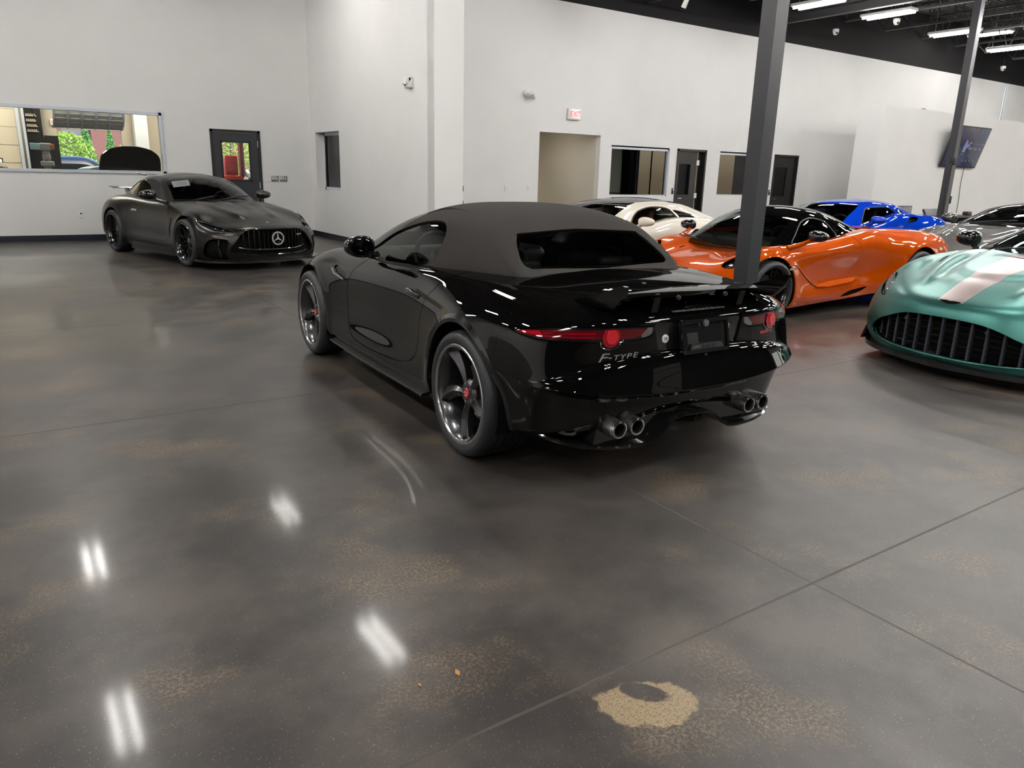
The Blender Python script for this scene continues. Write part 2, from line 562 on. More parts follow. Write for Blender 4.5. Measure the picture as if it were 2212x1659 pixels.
def spokes_mesh(yo, rr):
    out = []
    for k in range(10):
        a = 2 * PI * k / 10 + .1
        out.append(beam(pol(.05, a), pol(.13, a), .017, .014, yo - .078, yo - .075, .02))
        for sg in (-1, 1):
            out.append(beam(pol(.128, a), pol(rr - .035, a + sg * .30), .013, .012, yo - .075, yo - .072, .018))
    out.append(M(*(lambda q: (q.V, q.F))(lathe([(rr - .05, yo - .09), (rr - .05, yo - .07), (rr - .028, yo - .07), (rr - .02, yo - .09)], 48))))
    return join(*out)

def spokes_twin(yo, rr, n=5):
    out = []
    for k in range(n):
        a = 2 * PI * k / n + .35
        for sg in (-1, 1):
            out.append(beam(pol(.045, a + sg * .25), pol(rr + .004, a + sg * .17), .022, .017, yo - .03, yo - .018, .03))
        out.append(beam(pol(rr - .05, a - .15), pol(rr - .05, a + .15), .012, .012, yo - .03, yo - .03, .02))
    return join(*out)

def wheel(parent, x, y, R, rr, w, style, side, mrim, medge=None, mcal=None, mcap=None, simple=False, hi=False):
    yo = w / 2 - .004
    n = 96 if hi else 56
    rim = lathe([(rr - .012, -yo), (rr + .004, -yo), (rr - .004, -yo + .02), (rr - .045, -yo + .06), (rr - .038, yo - .07), (rr - .016, yo - .02), (rr - .006, yo - .010), (rr - .006, yo - .002)], n)
    hub = lathe([(0, yo - .125), (.075, yo - .125), (.078, yo - .07), (.060, yo - .055), (0, yo - .052)], 32)
    sp = {'blade': spokes_blade, 'mesh': spokes_mesh, 'twin': spokes_twin}[style](yo, rr)
    if style == 'mesh': hub = lathe([(0, yo - .125), (.075, yo - .125), (.078, yo - .085), (.060, yo - .075), (0, yo - .072)], 32)
    o = obj('wheel', join(rim, hub, sp), mrim, parent, 30)
    o.location = (x, side * y, R); o.rotation_euler = (0, 0, 0 if side > 0 else PI)
    h = w / 2; g = .0085
    prof = [(rr - .004, -h + .012), (rr + .012, -h), (R - .040, -h - .004), (R - .024, -h + .002), (R - .011, -h + .012), (R - .004, -h + .026), (R - .001, -h + .042)]
    gy = [-.62, -.22, .22, .62]
    for c in gy:
        yc = c * (h - .035)
        prof += [(R, yc - .006), (R - g, yc - .004), (R - g, yc + .004), (R, yc + .006)]
    prof += [(R - .001, h - .042), (R - .004, h - .026), (R - .011, h - .012), (R - .024, h - .002), (R - .040, h + .004), (rr + .03, h + .003), (rr + .012, h), (rr - .004, h - .012)]
    obj('tyre', lathe(prof, 128 if hi else 64), K['tyre'], o, 40)
    if medge is not None:
        obj('rim_edge', lathe([(rr - .012, yo - .006), (rr - .008, yo + .002), (rr + .003, yo + .004), (rr + .008, yo), (rr + .004, yo - .01)], n), medge, o)
    if style == 'blade': obj('spoke_inset', spokes_blade(yo, rr, True), K['gloss_black'], o)
    if simple: return o
    obj('brake_disc', lathe([(.06, yo - .14), (.165, yo - .14), (.165, yo - .165), (.06, yo - .165)], 40, closed=True), K['disc'], o)
    if mcal is not None:
        pol_ = [(.185 * math.cos(t), .185 * math.sin(t)) for t in np.linspace(2.45, 3.55, 8)] + [(.115 * math.cos(t), .115 * math.sin(t)) for t in np.linspace(3.55, 2.45, 8)]
        obj('brake_caliper', prism(pol_, yo - .19, yo - .105, 'XZ'), mcal, o)
    if mcap is not None:
        c = obj('centre_cap', lathe([(0, yo - .046), (.024, yo - .046), (.029, yo - .050), (.029, yo - .060)], 28), mcap, o, label='red wheel centre cap' if mcap is K['red_cap'] else None)
        if hi:
            obj('emblem', join(*[box((pol(.011, a)[0], yo - .0455, pol(.011, a)[1]), (.008, .001, .004), 0, a) for a in (.3, 1.4, 2.6, 3.7, 5.)]), K['white_emblem'], c)
    if hi:
        obj('lug_nuts', join(*[M(*(lambda q: (q.V + np.array([pol(.052, a)[0], 0, pol(.052, a)[1]]), q.F))(lathe([(0, yo - .050), (.008, yo - .052), (.009, yo - .07)], 10))) for a in [2 * PI * k / 5 + 1.2 for k in range(5)]]), K['chrome'], o)
    return o

def door_mirror(parent, c, s, side, body, arm_to, arm_mat=None, arm_r=.03, mirror_rear=True):
    """rounded housing tapering outward, glass on its rear face"""
    def fn(p):
        x, y, z = p
        x = max(x, -.45)                                # flat rear face
        k = 1 - .18 * y
        z = math.copysign(abs(z) ** .75, z)
        return (x * (1 - .15 * y * y), y, z * k)
    h = ball((0, 0, 0), s, 36, 20, fn)
    m = Matrix.Translation((c[0], side * c[1], c[2])) @ Matrix.Diagonal((1, side, 1, 1))
    o = obj('door_mirror', h.xf(m), body, parent, 50)
    if mirror_rear:
        g = ball((-.455 * s[0], 0, 0), (.004, s[1] * .80, s[2] * .78), 24, 10)
        obj('mirror_glass', g.xf(m), K['mirror'], o)
    a = np.array(arm_to, float); b = np.array([c[0] + .0, c[1] - s[1] * .45, c[2] - s[2] * .55])
    mid = (a + b) / 2 + np.array([0, 0, -.01])
    P = smooth_poly([a, mid, b], 4, False); P[:, 1] *= side
    t = tube(P, np.linspace(arm_r * 1.3, arm_r, len(P)), 12)
    obj('mirror_arm', t, arm_mat or body, o)
    return o

def seat(parent, x, y, z, m):
    b = rbox((x - .28, y, z + .34), (.16, .46, .66), .07, 4, ry=-.22)
    c = rbox((x, y, z), (.50, .48, .16), .06, 4, ry=-.12)
    hd = rbox((x - .40, y, z + .74), (.11, .27, .19), .05, 4, ry=-.2)
    return obj('seat', join(b, c, hd), m, parent)

def steering(parent, x, y, z, m):
    P = [(.0, .18 * math.cos(t), .18 * math.sin(t)) for t in np.linspace(0, 2 * PI, 40, endpoint=False)]
    rim = tube(P, .017, 10, closed=True)
    spk = join(rbox((0, 0, 0), (.05, .13, .10), .02), box((0, .1, 0), (.02, .14, .03)), box((0, -.1, 0), (.02, .14, .03)), box((0, 0, -.1), (.02, .04, .14)))
    mt = Matrix.Translation((x, y, z)) @ Matrix.Rotation(.38, 4, 'Y')
    return obj('steering_wheel', join(rim, spk).xf(mt), m, parent)

def text(name, s, size, m, parent=None, loc=(0, 0, 0), rot=(0, 0, 0), depth=.002, shear=0., space=1., align='CENTER', xs=1., mw=None):
    c = bpy.data.curves.new(name, 'FONT'); c.body = s; c.size = size; c.extrude = depth; c.align_x = align; c.align_y = 'CENTER'
    c.shear = shear; c.space_character = space; c.resolution_u = 3
    tmp = bpy.data.objects.new(name + '_curve', c); COL.objects.link(tmp); bpy.context.view_layer.update()
    me = bpy.data.meshes.new_from_object(tmp.evaluated_get(bpy.context.evaluated_depsgraph_get()))
    bpy.data.objects.remove(tmp); me.name = name; me.materials.clear(); me.materials.append(m)
    o = bpy.data.objects.new(name, me); COL.objects.link(o); o.location = loc; o.rotation_euler = rot; o.scale = (xs, 1, 1)
    if mw is not None: o.matrix_basis = mw @ Matrix.Diagonal((xs, 1, 1, 1))
    if parent is not None: o.parent = parent
    return o
# ------------------------------------------------------------------ node helpers
class NT:
    def __init__(s, m): s.m = m; s.t = m.node_tree; s.b = s.t.nodes.get('Principled BSDF'); s.L = s.t.links
    def put(s, inp, v):
        if isinstance(v, (int, float)): inp.default_value = v
        elif isinstance(v, tuple): inp.default_value = v if len(inp.default_value) == len(v) else (*v, 1)
        else: s.L.new(v, inp)
    def math(s, op, a, b=0., clamp=False):
        n = s.t.nodes.new('ShaderNodeMath'); n.operation = op; n.use_clamp = clamp; s.put(n.inputs[0], a); s.put(n.inputs[1], b); return n.outputs[0]
    def noise(s, vec, scale, detail=3., rough=.55):
        n = s.t.nodes.new('ShaderNodeTexNoise'); n.inputs['Scale'].default_value = scale; n.inputs['Detail'].default_value = detail; n.inputs['Roughness'].default_value = rough
        s.L.new(vec, n.inputs['Vector']); return n.outputs['Fac']
    def ramp(s, f, a, b):
        n = s.t.nodes.new('ShaderNodeMapRange'); n.clamp = True; n.interpolation_type = 'SMOOTHSTEP'
        s.put(n.inputs[0], f); n.inputs[1].default_value = a; n.inputs[2].default_value = b; return n.outputs[0]
    def mix(s, f, a, b):
        n = s.t.nodes.new('ShaderNodeMix'); n.data_type = 'RGBA'; s.put(n.inputs[0], f); s.put(n.inputs[6], a); s.put(n.inputs[7], b); return n.outputs[2]
    def coords(s):
        n = s.t.nodes.new('ShaderNodeTexCoord'); v = n.outputs['Object']; p = s.t.nodes.new('ShaderNodeSeparateXYZ'); s.L.new(v, p.inputs[0]); return v, p.outputs[0], p.outputs[1], p.outputs[2]
    def bump(s, h, st, dist):
        n = s.t.nodes.new('ShaderNodeBump'); n.inputs['Strength'].default_value = st; n.inputs['Distance'].default_value = dist; s.L.new(h, n.inputs['Height']); return n.outputs[0]

def floor_material():
    m = mat('polished_stained_concrete', (.05, .045, .04), .2, spec=.22); q = NT(m); v, x, y, z = q.coords()
    big = q.noise(v, .55, 5, .6); mid = q.noise(v, 2.2, 5, .6); fine = q.noise(v, 230, 2); grain = q.noise(v, 85, 4, .75); speck = q.noise(v, 190, 1)
    base = q.mix(q.ramp(mid, .35, .65), (.036, .032, .030), (.062, .054, .049))
    base = q.mix(q.math('MULTIPLY', q.ramp(big, .48, .72), .8), base, (.098, .083, .071))
    # worn tan areas, broken up by a fine grain
    worn = q.math('MULTIPLY', q.ramp(q.noise(v, 1.35, 6, .62), .50, .66), q.ramp(q.math('ADD', grain, q.math('MULTIPLY', fine, .5)), .68, .92))
    base = q.mix(q.math('MULTIPLY', worn, .8), base, (.25, .185, .115))
    # the pale worn patch by the joint
    def blob(cx, cy, rx, ry, a=0.):
        dx = q.math('SUBTRACT', x, cx); dy = q.math('SUBTRACT', y, cy); c, s_ = math.cos(a), math.sin(a)
        u = q.math('DIVIDE', q.math('ADD', q.math('MULTIPLY', dx, c), q.math('MULTIPLY', dy, s_)), rx)
        w = q.math('DIVIDE', q.math('SUBTRACT', q.math('MULTIPLY', dy, c), q.math('MULTIPLY', dx, s_)), ry)
        return q.math('SQRT', q.math('ADD', q.math('MULTIPLY', u, u), q.math('MULTIPLY', w, w)))
    wob = q.math('MULTIPLY', q.math('SUBTRACT', q.noise(v, 14, 4, .6), .5), .9)
    b1 = q.ramp(q.math('ADD', blob(1.385, 1.29, .155, .105, -.35), wob), 1.02, .90)
    hole = q.ramp(q.math('ADD', blob(1.41, 1.335, .075, .040, -.9), wob), 1.1, .85)
    patch_ = q.math('MULTIPLY', b1, q.math('SUBTRACT', 1., hole))
    patch_ = q.math('MULTIPLY', patch_, q.ramp(q.math('ADD', fine, q.math('MULTIPLY', grain, .6)), .55, .85))
    base = q.mix(q.math('MULTIPLY', patch_, .9), base, (.33, .25, .15))
    base = q.mix(q.math('MULTIPLY', q.ramp(speck, .69, .76), .75), base, (.34, .31, .27))
    # saw-cut joints
    J = None
    wob2 = q.math('MULTIPLY', q.math('SUBTRACT', q.noise(v, 30, 3), .5), .006)
    def jl(coord, c, w=.0065, msk=None):
        d = q.math('ABSOLUTE', q.math('SUBTRACT', q.math('ADD', coord, wob2), c)); g = q.ramp(d, w, w * .6)
        return q.math('MULTIPLY', g, msk) if msk is not None else g
    east = q.math('GREATER_THAN', x, 3.9)
    for c in [jl(x, 2.40), jl(x, 6.09), jl(x, -1.3), jl(x, 9.8), jl(x, 13.5), jl(x, 17.2), jl(x, 20.9), jl(y, 1.45), jl(y, 4.79), jl(y, 10.7, .005), jl(y, 3.54, .005, east), jl(y, 7.9, .005), jl(y, -1.9), jl(y, 13.6, .005)]:
        J = c if J is None else q.math('MAXIMUM', J, c)
    base = q.mix(q.math('MULTIPLY', J, .85), base, (.06, .053, .047))
    q.put(q.b.inputs['Base Color'], base)
    rough = q.math('ADD', q.math('ADD', .29, q.math('MULTIPLY', mid, .08)), q.math('ADD', q.math('MULTIPLY', worn, .15), q.math('MULTIPLY', J, .3)))
    q.put(q.b.inputs['Roughness'], rough)
    worn2 = q.math('MULTIPLY', q.ramp(q.math('ADD', q.math('ADD', x, q.math('MULTIPLY', y, -.10)), q.math('MULTIPLY', q.math('SUBTRACT', big, .5), 2.2)), .75, 2.0), q.ramp(y, 4.3, 2.7))
    q.put(q.b.inputs['Coat Weight'], q.math('MULTIPLY', q.math('SUBTRACT', 1., worn2), .15)); q.b.inputs['Coat Roughness'].default_value = .085
    q.put(q.b.inputs['Specular IOR Level'], q.math('ADD', .22, q.math('MULTIPLY', worn2, .3)))
    rough = q.math('ADD', rough, q.math('MULTIPLY', worn2, .17)); q.put(q.b.inputs['Roughness'], rough)
    h = q.math('ADD', q.math('MULTIPLY', grain, .35), q.math('SUBTRACT', q.math('MULTIPLY', fine, .8), q.math('MULTIPLY', J, 3.)))
    q.put(q.b.inputs['Normal'], q.bump(h, .22, .0012))
    return m

def wall_material(name, col=(.80, .795, .78)):
    m = mat(name, col, .55, spec=.3); q = NT(m); v, x, y, z = q.coords()
    n = q.noise(v, 1.1, 3); c2 = tuple(c * .965 for c in col)
    q.put(q.b.inputs['Base Color'], q.mix(q.ramp(n, .3, .7), c2, col))
    q.put(q.b.inputs['Normal'], q.bump(q.noise(v, 240, 2), .12, .001)); return m

R = {}
R['floor'] = floor_material()
R['wall'] = wall_material('white_wall_paint')
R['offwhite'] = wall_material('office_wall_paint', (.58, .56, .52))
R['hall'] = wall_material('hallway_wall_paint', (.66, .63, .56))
R['blackpaint'] = mat('black_wall_paint', (.018, .017, .018), .7, spec=.15)
R['deck'] = mat('black_roof_deck', (.034, .032, .032), .55)
R['joist'] = mat('black_steelwork', (.040, .038, .039), .5)
R['column'] = mat('charcoal_column_paint', (.030, .030, .034), .40)
R['base'] = mat('blue_black_vinyl', (.018, .022, .030), .22)
R['doorpaint'] = mat('charcoal_door_paint', (.030, .033, .040), .38)
R['doorblack'] = mat('black_door_paint', (.012, .011, .010), .35)
R['alu'] = mat('pale_aluminium', (.62, .66, .72), .4, .3)
R['pane'] = glassmat('window_pane', (.93, .96, .95), .9)
R['pane_dark'] = glassmat('grey_window_pane', (.72, .76, .74), .9)
R['white'] = mat('white_plastic', (.80, .79, .76), .35)
R['beige'] = wall_material('beige_block_wall', (.55, .47, .36))
R['sectional'] = mat('beige_sectional_door', (.68, .58, .43), .45)
R['blue_led'] = mat('blue_light', (.02, .05, .3), .3, emit=(.1, .3, 1.), estr=4.)
R['tube'] = mat('lit_tube', (1, 1, 1), .4, emit=(1., .975, .94), estr=225.)
R['tube_soft'] = mat('lit_tube_soft', (1, 1, 1), .4, emit=(1., .975, .94), estr=80.)
R['tube_mid'] = mat('lit_tube_mid', (1, 1, 1), .4, emit=(1., .975, .94), estr=110.)
R['housing'] = mat('white_enamel_housing', (.75, .74, .72), .4)

S = lambda name, m, mt, parent=None, kind='structure': tag(obj(name, m, mt, parent), kind=kind if parent is None else None)

def wall_boxes(axis, c0, c1, a0, a1, z0, z1, holes):
    """a wall slab with rectangular openings: axis 'X' runs along x with thickness c0..c1 in y"""
    A = sorted({a0, a1, *[h[0] for h in holes], *[h[1] for h in holes]}); Z = sorted({z0, z1, *[h[2] for h in holes], *[h[3] for h in holes]})
    out = []
    for i in range(len(A) - 1):
        run = None
        for j in range(len(Z) - 1):
            ca, cz = (A[i] + A[i + 1]) / 2, (Z[j] + Z[j + 1]) / 2
            solid = not any(h[0] < ca < h[1] and h[2] < cz < h[3] for h in holes)
            if solid: run = (run[0], Z[j + 1]) if run else (Z[j], Z[j + 1])
            if run and (not solid or j == len(Z) - 2):
                out.append(bb(A[i], A[i + 1], c0, c1, *run) if axis == 'X' else bb(c0, c1, A[i], A[i + 1], *run)); run = None
    return join(*out)

YA, XB, YC, XC, YD = 17.05, 5.97, 11.2, 6.50, 13.5
ZT = 4.93; ZR = 6.4
X0, X1, Y0 = -8., 33., -9.
# ---- shell
S('floor', bb(X0 - .2, X1 + .2, Y0 - .2, 27., -.2, 0), R['floor'])
S('ceiling', bb(X0 - .2, X1 + .2, Y0 - .2, YA + .2, ZR + .1, ZR + .3), R['deck'])
WA = (-1.9, 2.914, 1.29, 2.474); DA = (3.8136, 4.844, 0, 2.224)
S('wall_far', wall_boxes('X', YA, YA + .2, X0 - .2, XB + .2, 0, ZR, [WA, DA]), R['wall'])
WB = (15.36, 16.765, 1.035, 2.24)
S('wall_side', wall_boxes('Y', XB, XB + .25, YC + .02, YA, 0, ZR, [WB]), R['wall'])
S('wall_end', bb(XB, XC, YC, YC + .25, 0, ZR), R['wall'])
S('wall_pier', bb(XC - .2, XC, YC + .25, YD + .2, 0, ZR), R['wall'])
HALL = (9.704, 11.39, 0, 2.356); W1 = (11.73, 13.58, 1.048, 2.168); D1 = (13.835, 14.86, 0, 2.172); W2 = (15.36, 16.9, 1.074, 2.164); D2 = (17.52, 18.55, 0, 2.164)
S('wall_back', wall_boxes('X', YD, YD + .15, XC - .2, X1 + .2, 0, ZT, [HALL, W1, D1, W2, D2]), R['wall'])
S('wall_upper', bb(XC - .2, X1 + .2, YD + .01, YD + .15, ZT, ZR), R['blackpaint'])
S('wall_partition', bb(18.74, 27.4, 11.3, 12.0, 0, 3.385), R['wall'])
S('wall_left', bb(X0 - .2, X0, Y0, YA, 0, ZR), R['wall'])
# glazed side far to the right, out of view
GF = [(-8.4, -4.9, .1, 3.6), (-4.3, -.8, .1, 3.6), (-.2, 3.3, .1, 3.6), (3.9, 7.4, .1, 3.6)]
S('wall_right', wall_boxes('Y', X1, X1 + .2, Y0, YD, 0, ZR, GF), R['wall'])
S('wall_front', bb(X0, X1, Y0 - .2, Y0, 0, ZR), R['blackpaint'])
for i, g in enumerate(GF):
    f = join(bb(X1 + .06, X1 + .12, g[0], g[1], g[2], g[2] + .06), bb(X1 + .06, X1 + .12, g[0], g[1], g[3] - .06, g[3]), *[bb(X1 + .06, X1 + .12, yy - .03, yy + .03, g[2], g[3]) for yy in np.linspace(g[0] + .03, g[1] - .03, 4)])
    S('window_%d' % (i + 10), f, R['column'])
S('door_9', join(*[bb(9.4, 11.9, Y0, Y0 + .05, .02 + .55 * k, .54 + .55 * k) for k in range(6)]), mat('grey_shutter', (.22, .22, .21), .5))  # unseen grey panel, added so the convertible's bumper reflects a grey patch
# baseboards
S('baseboard_far', join(bb(X0, DA[0] - .0, YA - .012, YA, 0, .115), bb(DA[1], XB, YA - .012, YA, 0, .115)), R['base'])
S('baseboard_side', bb(XB - .012, XB, YC - .012, YA, 0, .115), R['base'])
S('baseboard_end', bb(XB - .012, XC, YC - .012, YC, 0, .115), R['base'])
S('baseboard_back', join(*[bb(a, b, YD - .012, YD, 0, .115) for a, b in ((XC, HALL[0]), (HALL[1], D1[0]), (D1[1], D2[0]), (D2[1], X1))]), R['base'])
# ---- far window and its frame
def frame_x(y0, y1, h, w):
    return join(bb(h[0], h[1], y0, y1, h[3] - w, h[3]), bb(h[0], h[1], y0, y1, h[2], h[2] + w), bb(h[0], h[0] + w, y0, y1, h[2], h[3]), bb(h[1] - w, h[1], y0, y1, h[2], h[3]))
w = S('window_1', frame_x(YA - .03, YA + .12, WA, .055), R['alu'])
obj('window_pane', bb(WA[0] + .05, WA[1] - .05, YA + .06, YA + .066, WA[2] + .05, WA[3] - .05), R['pane'], w)
# side window, deep set
g = (WB[0], WB[1] - .35)
w = S('window_2', join(bb(XB + .19, XB + .25, WB[0], WB[1], WB[3] - .06, WB[3]), bb(XB + .19, XB + .25, WB[0], WB[1], WB[2], WB[2] + .06), bb(XB + .19, XB + .25, WB[1] - .06, WB[1], WB[2], WB[3]), bb(XB + .19, XB + .25, WB[0], WB[0] + .05, WB[2], WB[3])), R['alu'])
obj('window_pane', bb(XB + .21, XB + .216, WB[0] + .05, WB[1] - .06, WB[2] + .06, WB[3] - .06), R['pane_dark'], w)
obj('window_gasket', bb(XB + .185, XB + .23, WB[1] - .10, WB[1] - .06, WB[2] + .06, WB[3] - .06), R['doorblack'], w)
# ---- far door
d = S('door_1', join(bb(DA[0], DA[0] + .055, YA - .02, YA + .12, 0, DA[3]), bb(DA[1] - .055, DA[1], YA - .02, YA + .12, 0, DA[3]), bb(DA[0], DA[1], YA - .02, YA + .12, DA[3] - .055, DA[3])), R['doorblack'])
GA = (4.035, 4.605, 1.20, 1.975)
obj('door_leaf', wall_boxes('X', YA + .01, YA + .055, DA[0] + .06, DA[1] - .06, .01, DA[3] - .06, [GA]), R['doorpaint'], d)
obj('glazing_bead', frame_x(YA - .004, YA + .02, (GA[0] - .02, GA[1] + .02, GA[2] - .02, GA[3] + .02), .03), R['doorblack'], d)
obj('door_pane', bb(GA[0], GA[1], YA + .03, YA + .035, GA[2], GA[3]), R['pane'], d)
for zz in (1.95, 1.10, .25): obj('hinge', tube([(DA[1] - .055, YA - .006, zz - .07), (DA[1] - .055, YA - .006, zz + .07)], .012, 10), R['alu'], d)
obj('door_handle', join(tube([(DA[0] + .12, YA - .05, 1.0), (DA[0] + .25, YA - .05, 1.0)], .011, 8), tube([(DA[0] + .12, YA + .01, 1.0), (DA[0] + .12, YA - .05, 1.0)], .013, 8)), K_STEEL := mat('satin_steel', (.45, .45, .46), .35, 1.), d)
# ---- office front
def office_window(n, h):
    w = S('window_%d' % n, join(frame_x(YD + .02, YD + .13, h, .03), bb(h[0], h[1], YD + .02, YD + .13, h[3] - .075, h[3])), R['alu'])
    obj('window_pane', bb(h[0] + .03, h[1] - .03, YD + .07, YD + .076, h[2] + .03, h[3] - .07), R['pane_dark'], w)
office_window(3, W1); office_window(4, W2)
def office_door(n, h, g, ajar):
    d = S('door_%d' % n, join(bb(h[0], h[0] + .05, YD - .02, YD + .15, 0, h[3]), bb(h[1] - .05, h[1], YD - .02, YD + .15, 0, h[3]), bb(h[0], h[1], YD - .02, YD + .15, h[3] - .05, h[3])), R['doorblack'])
    x1 = h[1] - (.28 if ajar else .055)
    lf = obj('door_leaf', wall_boxes('X', YD + .03, YD + .075, h[0] + .052, x1, .01, h[3] - .055, [g]), R['doorblack'], d)
    obj('door_pane', bb(g[0], g[1], YD + .05, YD + .055, g[2], g[3]), R['pane_dark'], d)
    obj('glazing_bead', frame_x(YD + .02, YD + .035, (g[0] - .02, g[1] + .02, g[2] - .02, g[3] + .02), .025), R['doorblack'], d)
    if ajar:
        obj('leaf_edge', bb(x1, x1 + .035, YD + .03, YD + .075, .01, h[3] - .06), mat('oak_door_edge', (.22, .17, .12), .5), d)
        for zz in (1.86, 1.07): obj('hinge', bb(x1 - .02, x1 + .075, YD + .018, YD + .03, zz - .06, zz + .06), R['alu'], d)
        obj('door_jamb', bb(x1 + .05, h[1] - .05, YD + .12, YD + .15, 0, h[3]), R['doorblack'], d)  # black sheet standing in for the shade inside the open gap
    obj('door_handle', join(tube([(h[0] + .10, YD - .04, 1.0), (h[0] + .22, YD - .04, 1.0)], .011, 8), tube([(h[0] + .10, YD + .03, 1.0), (h[0] + .10, YD - .04, 1.0)], .013, 8)), K_STEEL, d)
office_door(2, D1, (13.91, 14.36, 1.085, 1.825), True)
office_door(3, D2, (17.62, 18.15, 1.065, 1.845), False)
# rooms behind
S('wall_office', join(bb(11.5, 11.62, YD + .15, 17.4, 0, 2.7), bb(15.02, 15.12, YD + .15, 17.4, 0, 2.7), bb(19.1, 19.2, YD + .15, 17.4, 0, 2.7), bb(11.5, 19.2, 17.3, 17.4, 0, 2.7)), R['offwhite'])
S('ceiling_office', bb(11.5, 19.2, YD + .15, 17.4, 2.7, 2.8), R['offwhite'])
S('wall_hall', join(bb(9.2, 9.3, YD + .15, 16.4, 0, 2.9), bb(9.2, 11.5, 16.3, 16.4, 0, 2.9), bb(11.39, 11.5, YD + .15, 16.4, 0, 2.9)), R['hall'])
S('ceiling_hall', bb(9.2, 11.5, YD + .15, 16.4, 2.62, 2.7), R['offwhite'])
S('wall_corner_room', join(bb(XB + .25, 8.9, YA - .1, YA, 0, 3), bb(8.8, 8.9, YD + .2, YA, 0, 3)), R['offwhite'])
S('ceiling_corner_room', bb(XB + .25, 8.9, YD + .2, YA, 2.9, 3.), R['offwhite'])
# ---- columns
S('column_near', bb(5.5 - .0756, 5.5 + .0756, 4.4 - .0756, 4.4 + .0756, 0, ZR), R['column'])
S('column_far', bb(17.05 - .0756, 17.05 + .0756, 8.6 - .0756, 8.6 + .0756, 0, ZR), R['column'])
# ---- roof: corrugated deck, joists, girder
V = []; F = []
ys = np.arange(Y0, YA, .15)
for i, y in enumerate(ys):
    for dy, z in ((0, ZR + .08), (.03, ZR), (.085, ZR), (.115, ZR + .08)): V += [(X0, y + dy, z), (X1, y + dy, z)]
n = len(V) // 2
F = [(2 * i, 2 * i + 2, 2 * i + 3, 2 * i + 1) for i in range(n - 1)]
S('ceiling_deck', M(V, F), R['deck'])
def joist(x, y0, y1, zb=5.42, zt=6.36):
    out = [bb(x - .05, x + .05, y0, y1, zt - .05, zt), bb(x - .045, x + .045, y0 + .9, y1 - .9, zb, zb + .05)]
    k = int((y1 - y0 - 1.8) / .62); p = np.linspace(y0 + .9, y1 - .9, k + 1)
    for i in range(k):
        m_ = (p[i] + p[i + 1]) / 2
        out += [tube([(x, p[i], zb + .03), (x, m_, zt - .03)], .014, 5), tube([(x, m_, zt - .03), (x, p[i + 1], zb + .03)], .014, 5)]
    for a, b in ((y0, y0 + .9), (y1, y1 - .9)): out.append(tube([(x, a, zt - .04), (x, b, zb + .03)], .016, 5))
    return join(*out)
j0 = None
for i in range(22):
    x = -7.1 + 1.83 * i
    ye = YD if x > XC else YA
    S('ceiling_joist', joist(x, Y0, ye), R['joist'])
S('ceiling_beam', join(bb(16.78, 16.92, Y0, YD, 5.25, 5.27), bb(16.845, 16.855, Y0, YD, 5.27, 5.62), bb(16.78, 16.92, Y0, YD, 5.62, 5.64)), R['joist'])
for y in (10., 4.4, -2.): S('ceiling_bridging', join(*[tube([(X0, y + k, 6.3), (X1, y + k, 6.3)], .02, 5) for k in (0, .25)]), R['joist'])
# ------------------------------------------------------------------ ceiling lights
def make_light(tm='tube'):
    t = empty('ceiling_light')
    obj('housing', join(rbox((0, 0, .045), (.34, 1.22, .07), .02, 2), *[tube([(sx, sy, .08), (sx, sy, .9)], .004, 5) for sx, sy in ((0, .5), (0, -.5))]), R['housing'], t)
    for sx in (-.10, .10):
        obj('tube', lathe([(0, -.57), (.019, -.57), (.019, .57), (0, .57)], 10).xf(Matrix.Translation((sx, 0, -.012))), R[tm], t)
    return t
LP = [(.45, 9.06), (3.84, 8.93), (.55, 13.6), (-3.2, 9.0), (-3.2, 13.8), (-3.4, 3.6), (-3.4, -1.),
      (13.3, 6.9), (10.0, 7.0), (16.6, 6.9), (20., 7.), (23.4, 7.), (26.8, 7.), (27.6, 11.),
      (8.45, 3.45), (11.8, 3.4), (15.1, 3.4), (18.4, 3.4), (21.7, 3.4), (25., 3.4),
      (-.2, -.6), (3.4, -.6), (6.9, -.6), (10.3, -.6), (13.7, -.6), (17.1, -.6), (20.5, -.6),
      (1.2, -4.6), (5.0, -4.6), (8.6, -4.6), (12., -4.6), (15.5, -4.6), (19., -4.6), (23., -4.6), (-3.4, -5.), (10.2, 10.6), (5.2, 2.6), (-3.2, 6.), (.4, 4.4)]
VIS = [((17.47, 10.80, 5.2), 'two-tube ceiling light, the nearest to the black column at the right'), ((20.70, 10.93, 5.2), 'two-tube ceiling light just left of the far column'),
       ((24.05, 11.06, 5.2), 'two-tube ceiling light cut off by the right edge of the photo'), ((15.36, 11.15, 5.2), 'two-tube ceiling light at the top edge above the near column'),
       ((24.9, 12.1, 5.8), 'two-tube ceiling light just right of the far column')]
L1 = make_light(); L1.location = (*LP[0], 5.2); tag(L1, 'two-tube ceiling light of the rows above and behind the viewer', 'ceiling light', 'lights under the black roof')
L0 = make_light('tube_soft'); L0.location = VIS[0][0]; tag(L0, VIS[0][1], 'ceiling light', 'lights under the black roof')
for p, lb in VIS[1:]: tag(copy_tree(L0, None, p), lb, 'ceiling light', 'lights under the black roof')
L2 = make_light('tube_mid'); L2.location = (4.0, 13.95, 5.2); tag(L2, 'two-tube ceiling light of the rows above and behind the viewer', 'ceiling light', 'lights under the black roof')
for x, y in LP[1:]: tag(copy_tree(L1, None, (x, y, 5.2)), 'two-tube ceiling light of the rows above and behind the viewer', 'ceiling light', 'lights under the black roof')

